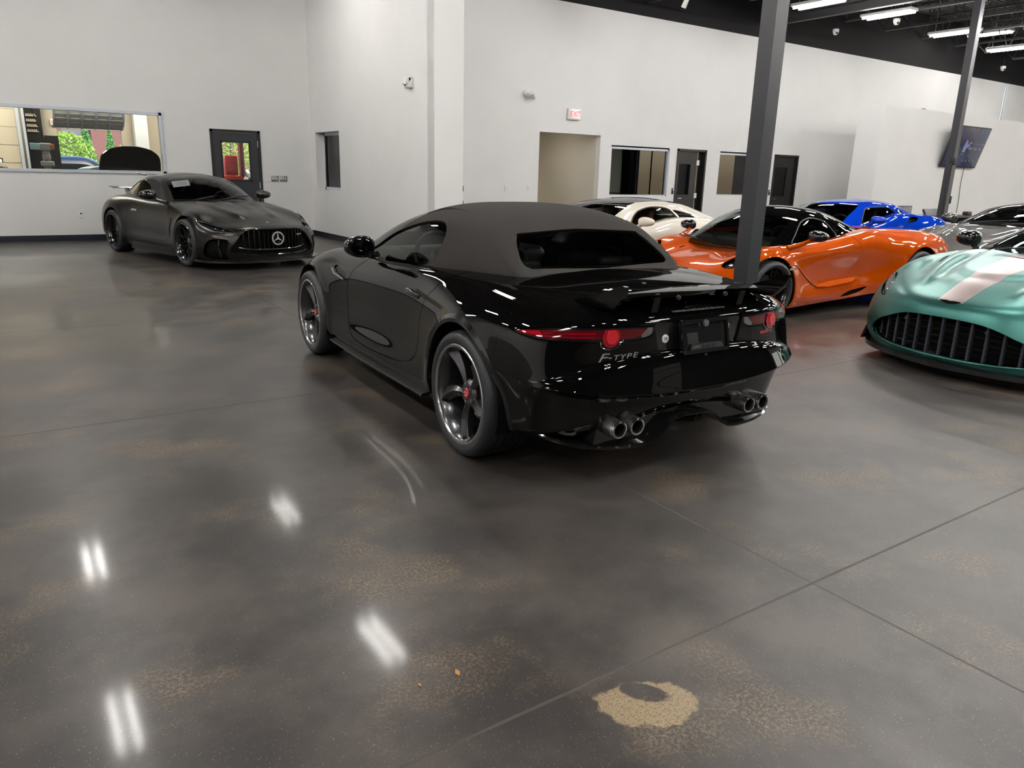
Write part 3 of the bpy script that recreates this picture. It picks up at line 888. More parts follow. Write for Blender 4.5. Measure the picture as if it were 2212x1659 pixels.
# ------------------------------------------------------------------ small things on the walls
def exit_sign(loc, rz, label, w=.33, h=.225):
    t = empty('exit_sign', loc, rz, label, 'exit sign')
    obj('sign_box', rbox((0, -.03, 0), (w, .06, h), .018, 3), R['white'], t)
    obj('sign_face', rbox((.025 if w > .3 else 0, -.061, .005), (w * .72, .006, h * .74), .002), mat('lit_sign_face', (.85, .8, .8), .4, emit=(1, .75, .75), estr=.35), t)
    red = mat('exit_red', (.7, .02, .04), .4, emit=(1., .03, .06), estr=.9)
    text('sign_lettering', 'EXIT', h * .72, red, t, (.025 if w > .3 else 0, -.065, .0), (PI / 2, 0, 0), .001, xs=.78)
    return t
exit_sign((10.573, YD, 2.752), 0, 'white exit sign with red letters above the hallway opening', .345, .235)

def bullet_camera(loc, label):
    t = empty('security_camera', loc, 0, label, 'security camera')
    obj('mount', lathe([(0, 0), (.065, 0), (.06, -.03), (.03, -.045), (0, -.045)], 24), R['white'], t)
    m = Matrix.Translation((.10, -.12, -.035)) @ Matrix.Rotation(.75, 4, 'Z') @ Matrix.Rotation(.35, 4, 'Y')
    obj('barrel', lathe([(0, -.10), (.042, -.10), (.045, -.08), (.045, .12), (.038, .12), (.036, .10), (0, .10)], 24, 'X').xf(m), R['white'], t)
    obj('arm', tube([(0, -.03, 0), (.04, -.09, -.02), (.09, -.12, -.03)], .016, 10), R['white'], t)
    obj('lens', lathe([(0, .105), (.032, .105)], 20, 'X').xf(m), K['gloss_black'], t)
bullet_camera((9.31, YD, 3.09), 'small white tube-shaped camera on the wall left of the exit sign')
t = empty('alarm_strobe', (XB, 12.03, 2.9), 0, 'white square alarm box high on the recessed side wall', 'alarm')
obj('alarm_box', rbox((-.05, 0, 0), (.10, .17, .17), .02, 3), R['white'], t)
obj('alarm_lens', ball((-.10, .01, -.03), (.03, .035, .035), 16, 10), K['chrome'], t)
obj('alarm_hood', prism([(-.09, .085), (-.14, -.02), (-.10, -.03), (-.02, .085)], -.085, .085, 'XZ'), R['white'], t)
def plate(name, loc, rz, w, h, label, cat, n=1, m=None, kind='rocker'):
    t = empty(name, loc, rz, label, cat)
    obj('cover_plate', rbox((0, -.004, 0), (w, .008, h), .004, 2), m or R['white'], t)
    for i in range(n):
        x = (i - (n - 1) / 2) * w / max(n, 1) * .85
        if kind == 'rocker': obj('switch', rbox((x, -.009, 0), (w / n * .34, .008, h * .45), .003, 2), R['white'], t)
        else: obj('socket', rbox((x, -.009, .025 - .05 * i), (.03, .006, .028), .004, 2), K['plastic'] if i else K['satin_black'], t)
    return t
plate('light_switch', (8.90, YD, 1.20), 0, .13, .125, 'white double switch plate left of the hallway opening', 'light switch', 2)
plate('light_switch', (9.468, YD, 1.208), 0, .085, .12, 'white single switch plate at the hallway corner', 'light switch', 1)
plate('light_switch', (5.117, YA, 1.243), 0, .165, .125, 'steel switch plate nearer the charcoal door', 'light switch', 3, K['steel'])
plate('light_switch', (5.305, YA, 1.243), 0, .165, .125, 'steel switch plate further from the charcoal door', 'light switch', 3, K['steel'])
plate('wall_outlet', (1.295, YA, .495), 0, .085, .13, 'white outlet low on the wall under the big window', 'outlet', 1, None, 'socket')
for x, l in ((13.766, 'small black keypad with a blue light beside the ajar office door'), (17.446, 'small black keypad with a blue light beside the closed office door')):
    t = empty('door_keypad', (x, YD, 1.17), 0, l, 'keypad')
    obj('keypad_body', rbox((0, -.012, 0), (.055, .024, .14), .008, 2), K['plastic'], t)
    obj('indicator', rbox((.008, -.026, .035), (.022, .006, .022), .002), R['blue_led'], t)
for z, l in ((1.22, 'black hinge plate on the pier edge, the upper one'), (.99, 'black hinge plate on the pier edge just above the soft top')):
    tag(obj('hinge_plate', rbox((XC + .012, YC + .045, z), (.025, .06, .09 if z > 1.1 else .06), .004), K['plastic']), l, 'hinge')
# dome cameras and track lights up high
def dome(loc, label, drop=.25):
    t = empty('dome_camera', loc, 0, label, 'security camera')
    obj('dome_shell', lathe([(0, .06), (.075, .06), (.08, .02), (.07, -.02), (.045, -.07), (0, -.085)], 24, 'Z'), R['white'], t)
    obj('dome_lens', ball((-.02, -.05, -.035), (.03, .03, .03), 14, 8), K['gloss_black'], t)
    obj('drop_rod', tube([(0, 0, .05), (0, 0, .05 + drop)], .012, 6), K['plastic'], t)
dome((18.3, 12.68, 5.18), 'white dome camera hung lowest of three, right of the near column'); dome((18.5, 11.2, 5.24), 'white dome camera under the joist beside the first ceiling light'); dome((27.4, 12.72, 5.15), 'white dome camera at the far right end of the roof')
t = empty('track_light', (12.43, 13.0, 4.95), 0, 'black track light with a tan spot head above the office wall', 'track light')
obj('track_rail', bb(-.02, .02, -1.6, .9, .22, .26), K['plastic'], t)
for y in (-1.2, .5): obj('rail_drop', tube([(0, y, .25), (0, y, 1.4)], .008, 6), K['plastic'], t)
def head(y, m, rx, nm='spot_head'):
    mt = Matrix.Translation((0, y, .05)) @ Matrix.Rotation(rx, 4, 'X')
    h = obj(nm, lathe([(0, .09), (.05, .09), (.055, -.09), (.045, -.09), (.04, -.06), (0, -.06)], 20, 'Z').xf(mt), m, t)
    obj('head_stem', tube([(0, y, .12), (0, y, .22)], .01, 6), K['plastic'], t)
head(.65, mat('tan_enamel', (.42, .33, .24), .4), .15); head(-.75, R['white'], .5)
t = empty('conduit', (29.46, YD, 0), 0, 'thin pale conduit pipe running down the wall above the partition', 'pipe')
obj('pipe', tube([(0, -.025, 3.0), (0, -.025, 4.9)], .022, 10), R['alu'], t); obj('pipe', tube([(.14, -.025, 3.0), (.14, -.025, 4.9)], .014, 8), R['alu'], t)

# ------------------------------------------------------------------ screen on the partition
t = empty('wall_screen', (22.635, 11.3, 2.52), 0, 'large dark screen tilted forward on the white partition', 'television')
mt = Matrix.Translation((0, -.20, 0)) @ Matrix.Rotation(.25, 4, 'X')
obj('screen_case', rbox((0, 0, 0), (1.96, .05, 1.12), .012, 2).xf(mt), K['plastic'], t)
sm = mat('screen_image', (.008, .010, .022), .12, emit=(.03, .035, .085), estr=.45)
q = NT(sm); v, x, y, z = q.coords()
n1 = q.noise(v, 3.5, 4); glow = q.math('MULTIPLY', q.ramp(z, .1, .5), q.ramp(n1, .42, .75))
q.put(q.b.inputs['Emission Color'], q.mix(glow, (.030, .033, .075), (.06, .11, .38)))
obj('screen_glass', rbox((0, -.027, 0), (1.90, .006, 1.06), .002).xf(mt), sm, t)
im = mat('screen_graphics', (.05, .05, .1), .3, emit=(.26, .30, .62), estr=.45); im2 = mat('screen_tiles', (.04, .04, .05), .3, emit=(.12, .14, .2), estr=.6)
g = [prism([(-.10, -.22), (.02, -.20), (.06, .0), (.0, .16), (-.08, .18), (-.12, 0)], -.034, -.032, 'XZ'), prism([(.05, .05), (.20, .16), (.22, .13), (.08, .0)], -.034, -.032, 'XZ'), prism([(.06, .0), (.2, .06), (.21, .03), (.08, -.04)], -.034, -.032, 'XZ')]
obj('screen_graphic', join(*g).xf(mt @ Matrix.Translation((-.05, 0, .02))), im, t)
obj('screen_icons', join(*[box((.22 + .27 * i, -.033, -.02 - .13 * j), (.2, .002, .07)) for i in range(3) for j in range(1)], *[box((.05 + .2 * i, -.033, -.36), (.06, .002, .04)) for i in range(4)], *[box((.22 + .27 * i, -.033, .11), (.22, .002, .02)) for i in range(3)]).xf(mt), im2, t)
obj('screen_mount', join(box((0, -.10, 0), (.5, .2, .35)), box((0, -.01, 0), (.6, .02, .5))), K['plastic'], t)
c = tag(obj('screen_cable', tube(smooth_poly([(23.08, 11.25, 2.1), (23.11, 11.28, 1.5), (23.16, 11.28, 1.0), (23.15, 11.28, .3)], 6, False), .008, 6), K['plastic']), 'thin dark cable hanging down the partition below the screen', 'cable')
tag(obj('column_cable', tube(smooth_poly([(16.92, 8.50, 1.95), (16.80, 8.50, 1.82), (16.80, 8.50, 1.4), (16.93, 8.50, .7), (17.02, 8.50, .05)], 8, False), .010, 6), K['plastic']), 'black power cable looping down from the box on the far column', 'cable')
t = tag(obj('power_box', rbox((16.93, 8.50, 1.98), (.10, .10, .16), .01, 2), K['plastic']), 'small black power adapter fixed to the far column', 'adapter')
tag(obj('column_box', rbox((17.15, 8.55, 1.18), (.05, .08, .16), .01, 2), K['plastic']), 'small black box low on the right face of the far column', 'adapter')
tag(obj('partition_cable', tube(smooth_poly([(20.9, 11.6, 3.37), (20.97, 11.6, 3.44), (21.08, 11.6, 3.46), (21.2, 11.6, 3.42), (21.24, 11.6, 3.37)], 5, False), .01, 6), mat('brown_wire', (.18, .09, .06), .5)), 'short loop of brown wire on top of the white partition', 'cable')

# ------------------------------------------------------------------ desk with monitors behind the blue car
t = empty('sales_desk', (18.9, 10.0, 0), 0, 'dark desk in front of the white partition, behind the blue car', 'desk')
obj('desk_top', bb(-1.6, 2.4, -.35, .35, .70, .735), K['plastic'], t)
for x in (-1.5, 2.3): obj('leg', bb(x - .03, x + .03, -.3, .3, 0, .70), K['plastic'], t)
def monitor(x, y, w, h, z, rx, label, back=True):
    t = empty('monitor', (x, y, .735), 0, label, 'monitor')
    mt = Matrix.Translation((0, 0, z)) @ Matrix.Rotation(rx, 4, 'X')
    obj('screen_back', rbox((0, 0, 0), (w, .05, h), .015, 2).xf(mt), K['satin_black'], t)
    obj('bezel', rbox((0, -.03, .0), (w * .93, .01, h * .86), .003, 2).xf(mt), mat('grey_monitor_face', (.10, .10, .11), .35), t)
    obj('stand', join(bb(-.12, .12, -.09, .09, 0, .015), bb(-.025, .025, -.02, .02, .015, z)), K['plastic'], t)
monitor(17.95, 10.0, .78, .34, .08, 0, 'grey flat monitor peeking over the tail of the blue car')
monitor(19.35, 10.0, .70, .30, .03, -.5, 'black tilted monitor beside the foot of the far column')
tag(obj('desk_box', rbox((21.1, 10.0, .785), (.22, .16, .10), .03, 3), mat('dark_red_box', (.035, .012, .012), .5)), 'small dark red box on the desk above the grey car', 'box')

# ------------------------------------------------------------------ office: person, desk, sign
t = empty('office_desk', (13.2, 14.9, 0), 0, 'dark office desk behind the office window', 'desk')
obj('desk_top', bb(-1.2, 1.3, -.35, .35, .72, .76), K['plastic'], t)
for x in (-1.1, 1.2): obj('leg', bb(x - .03, x + .03, -.3, .3, 0, .72), K['plastic'], t)
monitor(12.75, 14.62, .62, .34, .19, 0, 'black monitor on the office desk, seen through the glass')
t = empty('desk_sign', (13.18, 14.55, .76), 0, 'pale green and white sign card standing on the office desk', 'sign')
mt = Matrix.Translation((0, 0, .33)) @ Matrix.Rotation(-.2, 4, 'X')
obj('card', rbox((0, 0, 0), (.30, .008, .16), .002).xf(mt), mat('pale_sign_card', (.62, .78, .72), .5), t)
obj('card_header', rbox((0, -.006, .055), (.28, .004, .028), .001).xf(mt), mat('blue_header', (.12, .30, .42), .5), t)
obj('card_marks', join(*[box((-.1 + .045 * i, -.006, -.01), (.022, .003, .06)) for i in range(5)]).xf(mt), mat('green_marks', (.12, .38, .26), .5), t)
obj('stand', bb(-.02, .02, -.01, .03, 0, .3), K['plastic'], t)
def person(loc):
    me = bpy.data.meshes.new('person')
    P = [(0, 0, .47), (0, .02, .62), (0, .05, .78), (0, .03, .90), (0, .0, .965), (0, -.01, 1.02), (0, -.015, 1.08), (-.19, .02, .87), (-.25, -.08, .66), (-.16, -.30, .70), (.19, .02, .87), (.25, -.08, .66), (.16, -.30, .70), (-.10, -.40, .50), (-.11, -.42, .10), (.10, -.40, .50), (.11, -.42, .10), (-.11, -.53, .04), (.11, -.53, .04)]
    E = [(0, 1), (1, 2), (2, 3), (3, 4), (4, 5), (5, 6), (3, 7), (7, 8), (8, 9), (3, 10), (10, 11), (11, 12), (0, 13), (13, 14), (0, 15), (15, 16), (14, 17), (16, 18)]
    r = [(.17, .13), (.15, .12), (.17, .12), (.16, .10), (.06, .06), (.085, .10), (.07, .085), (.06, .06), (.05, .05), (.035, .035), (.06, .06), (.05, .05), (.035, .035), (.085, .085), (.05, .05), (.085, .085), (.05, .05), (.04, .04), (.04, .04)]
    me.from_pydata(P, E, []); o = bpy.data.objects.new('person', me); COL.objects.link(o)
    md = o.modifiers.new('skin', 'SKIN')
    for i, s in enumerate(r): me.skin_vertices[0].data[i].radius = s; me.skin_vertices[0].data[i].use_root = i == 0
    sb = o.modifiers.new('smooth', 'SUBSURF'); sb.levels = sb.render_levels = 2
    me.materials.append(mat('skin_and_clothes', (.45, .26, .20), .6))
    o.location = loc
    tag(o, 'person with short dark hair sitting behind the office window, only the head showing', 'person')
    hr = ball((.025, .02, 1.085), (.10, .115, .09), 20, 12, lambda p: (p[0], p[1], max(p[2], -.2 - .6 * (p[1] > 0))))
    obj('hair', hr, mat('dark_hair', (.02, .013, .009), .6), o)
    obj('shirt', lathe([(.16, .52), (.19, .70), (.205, .84), (.12, .92), (.075, .945)], 24, 'Z').xf(Matrix.Translation((0, .03, 0)) @ Matrix.Diagonal((1.05, .78, 1, 1))), mat('navy_shirt', (.02, .03, .06), .8), o)
    return o
person((14.02, 15.35, 0))
t = empty('office_chair', (14.02, 15.38, 0), 0, 'black office chair under the seated person', 'chair')
obj('seat', rbox((0, -.05, .36), (.5, .5, .09), .04), K['plastic'], t); obj('backrest', rbox((0, .24, .62), (.44, .06, .45), .03), K['plastic'], t)
obj('base', join(tube([(0, 0, .06), (0, 0, .32)], .03, 8), *[tube([(0, 0, .07), (.28 * math.cos(a), .28 * math.sin(a), .03)], .02, 6) for a in np.linspace(0, 2 * PI, 6)[:-1]]), K['plastic'], t)
# small things on the floor
tag(obj('dry_leaf', prism([(.978, 1.685), (.990, 1.70), (.984, 1.72), (.972, 1.70)], .001, .004), mat('dry_leaf_brown', (.40, .20, .06), .7)), 'tiny brown dry leaf on the floor, the right of two', 'leaf')
tag(obj('dry_leaf', prism([(.857, 1.70), (.862, 1.712), (.856, 1.722), (.853, 1.71)], .001, .004), mat('dry_leaf_tan', (.32, .19, .08), .7)), 'tiny tan leaf scrap on the floor, the left of two', 'leaf')

# ------------------------------------------------------------------ service bay beyond the far wall
S('wall_bay', join(wall_boxes('X', 26.5, 26.7, -5., 12., 0, 5.2, [(1.66, 3.36, 0, 2.42), (5.9, 8.2, 0, 2.9)]), bb(-5.2, -5, YA + .2, 26.7, 0, 5.2), bb(12, 12.2, YA + .2, 26.7, 0, 5.2)), R['beige'])
S('ceiling_bay', bb(-5.2, 12.2, YA + .2, 26.7, 5.2, 5.4), R['beige'])
t = empty('sectional_door', (-.6, 25.4, 0), 0, 'beige sectional garage door with a small window, seen through the far window at left', 'garage door')
obj('door_panel', join(*[bb(-1.6, 1.25, -.03, .03, .02 + .47 * i, .47 + .47 * i) for i in range(7)]), R['sectional'], t)
obj('door_window', join(rbox((.50, -.04, 1.43), (.62, .03, .17), .01)), mat('frosted_pane', (.75, .78, .75), .3, emit=(.8, .9, .8), estr=.5), t)  # pane emits by itself, in place of daylight coming through
obj('window_surround', frame_x(-.06, -.02, (.17, .83, 1.32, 1.54), .025), K['plastic'], t)
obj('door_track', join(bb(1.26, 1.34, -.12, .0, 0, 3.4), bb(1.40, 1.46, -.12, .0, 0, 3.4)), R['alu'], t)
t = empty('equipment_wall', (1.12, 26.2, 0), 0, 'black equipment panel with shelves of small parts beside the garage door', 'panel')
obj('panel_board', bb(-.22, .18, 0, .2, 0, 3.4), K['satin_black'], t)
obj('parts_rack', join(*[bb(-.20, .08, -.05, 0, 2.28 + .14 * i, 2.30 + .14 * i) for i in range(4)], *[bb(-.19 + .05 * k, -.155 + .05 * k, -.05, 0, 2.30 + .14 * i, 2.35 + .14 * i) for i in range(4) for k in range(5)]), mat('parts_beige', (.5, .42, .3), .5), t)
obj('yellow_tag', bb(-.18, -.11, -.02, 0, 1.80, 1.92), mat('yellow_tag', (.7, .5, .05), .5), t)
tag(obj('storage_cabinet', bb(1.32, 1.66, 26.2, 26.4, 0, 2.2), K['satin_black']), 'tall black cabinet beside the open garage doorway', 'cabinet')
t = empty('tyre_machine', (1.03, 20.6, 0), 0, 'grey workshop machine with a head box and cables, behind the far window', 'machine')
gm = mat('machine_grey', (.34, .34, .33), .45)
obj('machine_base', rbox((0, 0, .6), (.5, .5, 1.2), .04), K['satin_black'], t); obj('machine_column', rbox((0, .05, 1.35), (.14, .14, .8), .02), gm, t)
obj('machine_head', join(rbox((0, 0, 1.80), (.24, .22, .16), .03), rbox((0, 0, 1.58), (.16, .2, .14), .04), rbox((0, -.02, 1.43), (.26, .24, .12), .03)), gm, t)
obj('control_box', rbox((.13, -.1, 1.80), (.08, .06, .12), .01), mat('orange_label', (.45, .16, .05), .5), t)
obj('tool_tray', rbox((-.2, -.1, 1.80), (.2, .05, .14), .01, rz=.2), mat('pale_teal', (.35, .55, .6), .5), t)
obj('machine_cable', tube(smooth_poly([(-.02, .1, 1.9), (-.05, .1, 2.2), (-.16, .1, 2.6), (-.12, .1, 3.2)], 5, False), .012, 6), K['plastic'], t)
exit_sign((1.66, 26.49, 2.58), 0, 'exit sign seen through the far window beside the garage doorway', .27, .18)
t = empty('raised_door', (2.5, 24.4, 0), 0, 'open sectional garage door curved up under the bay roof', 'garage door')
V = []; F = []
for i, a in enumerate(np.linspace(0, PI / 2, 9)):
    V += [(-.98, -.9 * math.sin(a) + .9, 2.42 + .75 * (1 - math.cos(a))), (.72, -.9 * math.sin(a) + .9, 2.42 + .75 * (1 - math.cos(a)))]
F = [(2 * i, 2 * i + 1, 2 * i + 3, 2 * i + 2) for i in range(8)]
obj('curved_panel', M(V, F), mat('translucent_panel', (.72, .72, .68), .5), t)
obj('panel_ribs', join(*[tube([V[2 * i] if False else (x, V[2 * i][1] - .02, V[2 * i][2] - .01) for i in range(9)], .03, 6) for x in np.linspace(-.98, .72, 6)], *[tube([(-.98, V[2 * i][1] - .02, V[2 * i][2] - .01), (.72, V[2 * i][1] - .02, V[2 * i][2] - .01)], .012, 5) for i in range(9)]), R['alu'], t)
# dark car with its bonnet up
def plain_car(name, loc, rz, L, W_, H, col, label, cat='car', suv=False, hood=False):
    t = empty(name, loc, rz, label, cat)
    zs = .92 if suv else .78; f = L / 4.6
    rows = [[(x * f, y * W_, z) for x, y, z in T('-2.2 0 .3;-2.15 .4 .3;-1.7 .49 .28;0 .5 .25;1.6 .49 .28;2.1 .4 .28;2.2 0 .28')],
            [(x * f, y * W_, z) for x, y, z in T('-2.3 0 .6;-2.2 .42 .6;-1.7 .5 .6;0 .5 .55;1.6 .5 .58;2.15 .42 .5;2.3 0 .5')],
            [(x * f, y * W_, z * zs / .9) for x, y, z in T('-2.25 0 .88;-2.15 .40 .88;-1.7 .47 .9;0 .48 .88;1.5 .47 .84;2.05 .38 .74;2.2 0 .74')],
            [(x * f, 0 if q == 0 else y * W_ * .5, z * zs / .9) for q, (x, y, z) in enumerate(T('-1.6 0 .95;-1.5 .3 .95;-1 .4 .97;0 .4 .97;1 .38 .95;1.5 .25 .86;1.6 0 .86'))],
            [(x * f, 0, zs * 1.04) for x in (-.9, -.7, -.4, 0, .4, .7, .9)]]
    rows[3][-1] = (rows[3][-1][0], 0, rows[3][-1][2])
    m = mat(name + '_paint', col, .25, .2, 1.)
    B = renorm(patch(rows, 60, 34)); o = obj('body', sym(B), m, t)
    xr, xf = (-2.1, 1.15) if suv else (-1.5, 1.0)
    rows = [[(x, y, zs - .05) for x, y in ((xr, 0), (xr + .05, .35 * W_), (xr + .4, .44 * W_), (-.2, .45 * W_), (xf - .2, .43 * W_), (xf + .3, .3 * W_), (xf + .35, 0))],
            [(x, y, zs + .2) for x, y in ((xr + .15, 0), (xr + .2, .33 * W_), (xr + .45, .41 * W_), (-.2, .42 * W_), (xf - .4, .40 * W_), (xf - .05, .28 * W_), (xf, 0))],
            [(x, y, H - .06) for x, y in ((xr + .5, 0), (xr + .55, .24 * W_), (xr + .7, .33 * W_), (-.2, .34 * W_), (xf - .8, .33 * W_), (xf - .6, .2 * W_), (xf - .55, 0))],
            [(x, 0, H) for x in (xr + .8, xr + .9, xr + 1.0, -.2, xf - 1.1, xf - 1., xf - .95)]]
    Gh = renorm(patch(rows, 60, 30)); gl, Gh = split(Gh, np.minimum(Gh.A[:, 1] - .35, 1.75 - Gh.A[:, 1]))
    obj('cabin', sym(Gh), m, t)
    if gl is not None: obj('windows', sym(gl), K['gloss_black'], t)
    for x in (-1.32 * f, 1.38 * f):
        for sd in (1, -1): wheel(t, x, W_ * .5 - .12, .34, .23, .22, 'twin', sd, K['rim_black'], simple=True)
    if hood:
        hm = Matrix.Translation((.9 * f, 0, zs + .03)) @ Matrix.Rotation(-1.25, 4, 'Y')
        bo = smooth_poly([(0, .60), (.75, .72), (1.02, .55), (1.12, .25), (1.14, 0), (1.12, -.25), (1.02, -.55), (.75, -.72), (0, -.60)], 4); obj('bonnet', prism([tuple(q) for q in bo], -.02, .02, 'XY').xf(hm), m, t)
        obj('engine', join(rbox((1.35, 0, .72), (.7, .7, .3), .08), *[tube([(1.1 + .1 * i, -.4, .84), (1.1 + .1 * i, .4, .88)], .04, 8) for i in range(5)]), K['steel'], t)
    return t
plain_car('service_car', (2.55, 22.2, 0), -PI / 2 + .25, 4.4, 1.75, 1.40, (.006, .007, .009), 'black car with its bonnet raised, seen through the far window', hood=True)
plain_car('tan_car', (-.35, 23.2, 0), -PI / 2 + .1, 4.2, 1.7, 1.5, (.30, .25, .20), 'tan car whose side just shows inside the workshop')
plain_car('parked_suv', (2.35, 31.5, 0), 0.05, 4.7, 1.9, 1.68, (.012, .022, .055), 'dark blue sport utility car parked outside the garage doorway', suv=True)
t = empty('tool_cabinet', (5.22, 21.0, 0), 0, 'tall red tool cabinet seen through the charcoal door glass', 'cabinet')
rd = mat('red_cabinet', (.45, .012, .02), .3, 0, .5)
obj('cabinet_body', rbox((0, .2, .62), (.46, .4, 1.24), .02), rd, t); obj('top_chest', rbox((-.02, .2, 1.5), (.32, .35, .5), .02), rd, t)
for i in range(5): obj('drawer_pull', bb(-.2, .2, -.02, 0, .25 + .2 * i, .27 + .2 * i), K['steel'], t)
tag(obj('red_duct', bb(5.50, 5.60, 21.3, 21.5, 0, 2.1), mat('dark_red_post', (.16, .02, .03), .5)), 'dark red post beside the tool cabinet', 'post')
t = empty('engine_stand', (5.42, 19.6, 0), .3, 'grey metal engine parts on a stand, low in the charcoal door glass', 'engine')
obj('engine_block', join(rbox((0, 0, 1.05), (.5, .5, .4), .08), *[tube(smooth_poly([(-.3 + .12 * i, -.2, 1.2), (-.25 + .12 * i, 0, 1.38 + .03 * i), (-.15 + .12 * i, .2, 1.25)], 4, False), .045, 8) for i in range(5)]), K['steel'], t)
obj('stand', join(*[tube([(x, y, 0), (x * .7, y * .7, .9)], .03, 6) for x in (-.3, .3) for y in (-.25, .25)]), K['plastic'], t)
tag(obj('light_post', bb(3.66, 4.02, 25.9, 26.3, 0, 5.2), R['wall']), 'pale square post inside the workshop, right of the garage doorway', 'post')
# outside
S('ground', bb(-20, 40, 26.9, 70, -.22, -.02), mat('asphalt', (.16, .16, .16), .9))
tag(obj('far_building', join(bb(-14, 2.88, 44, 50, 0, 3.6)), mat('red_brick_facade', (.22, .10, .085), .8)), 'low reddish building far outside, left of the grey front', 'building')
tag(obj('far_building', bb(4.22, 30, 44, 50, 0, 3.5), bpy.data.materials['red_brick_facade']), 'low reddish building far outside, right of the grey front', 'building')
tag(obj('far_warehouse', bb(2.9, 4.2, 45, 50, 0, 3.2), mat('grey_facade', (.20, .19, .21), .8)), 'grey building front between two reddish ones', 'building')
leafm = mat('spring_leaves', (.34, .50, .10), .7); leafd = mat('fir_needles', (.20, .42, .14), .7); bark = mat('bark', (.10, .07, .05), .9)
def tree(x, y, h, r, label, m, conic=False, n=4000):
    t = empty('tree', (x, y, 0), 0, label, 'tree', 'trees outside the garage doorway')
    g = np.random.default_rng(int(x * 100 + y * 7)); V = []; F = []
    for i in range(n):
        k = g.random() ** .6; a = g.random() * 2 * PI
        zz = g.random(); rr = r * (1 - zz * .95) * (.45 + .55 * g.random()) if conic else r * math.sqrt(max(0, 1 - (2 * zz - 1) ** 2)) * (.3 + .7 * g.random())
        p = np.array([rr * math.cos(a), rr * math.sin(a), (.12 if conic else .3) * h + zz * h * (.88 if conic else .7)])
        u = g.normal(size=3); u /= np.linalg.norm(u); w = np.cross(u, g.normal(size=3)); w /= max(np.linalg.norm(w), 1e-6); s = .022 + .03 * g.random()
        b = len(V); V += [p - u * s - w * s * .5, p + u * s - w * s * .5, p + u * s + w * s * .5, p - u * s + w * s * .5]; F.append((b, b + 1, b + 2, b + 3))
    obj('crown', M(V, F), m, t); obj('trunk', tube([(0, 0, 0), (.02, 0, h * .5), (0, 0, h * .85)], [.09, .06, .02], 8), bark, t)
tree(2.4, 34, 2.55, 1.0, 'broad bushy green tree at the left of the garage doorway view', leafm); tree(3.15, 35, 3.0, .62, 'tall pointed fir in the middle of the garage doorway view', leafd, True)
tree(4.0, 35, 2.75, .50, 'shorter pointed fir right of the tall one outside', leafd, True); tree(4.5, 34.5, 2.2, .6, 'small round green tree at the right of the garage doorway view', leafm)
tree(8.4, 34, 3.2, 1.3, 'broad green tree seen through the glass of the charcoal door', leafm); tree(6.9, 35, 2.9, 1.0, 'light green tree seen left in the charcoal door glass', leafm)
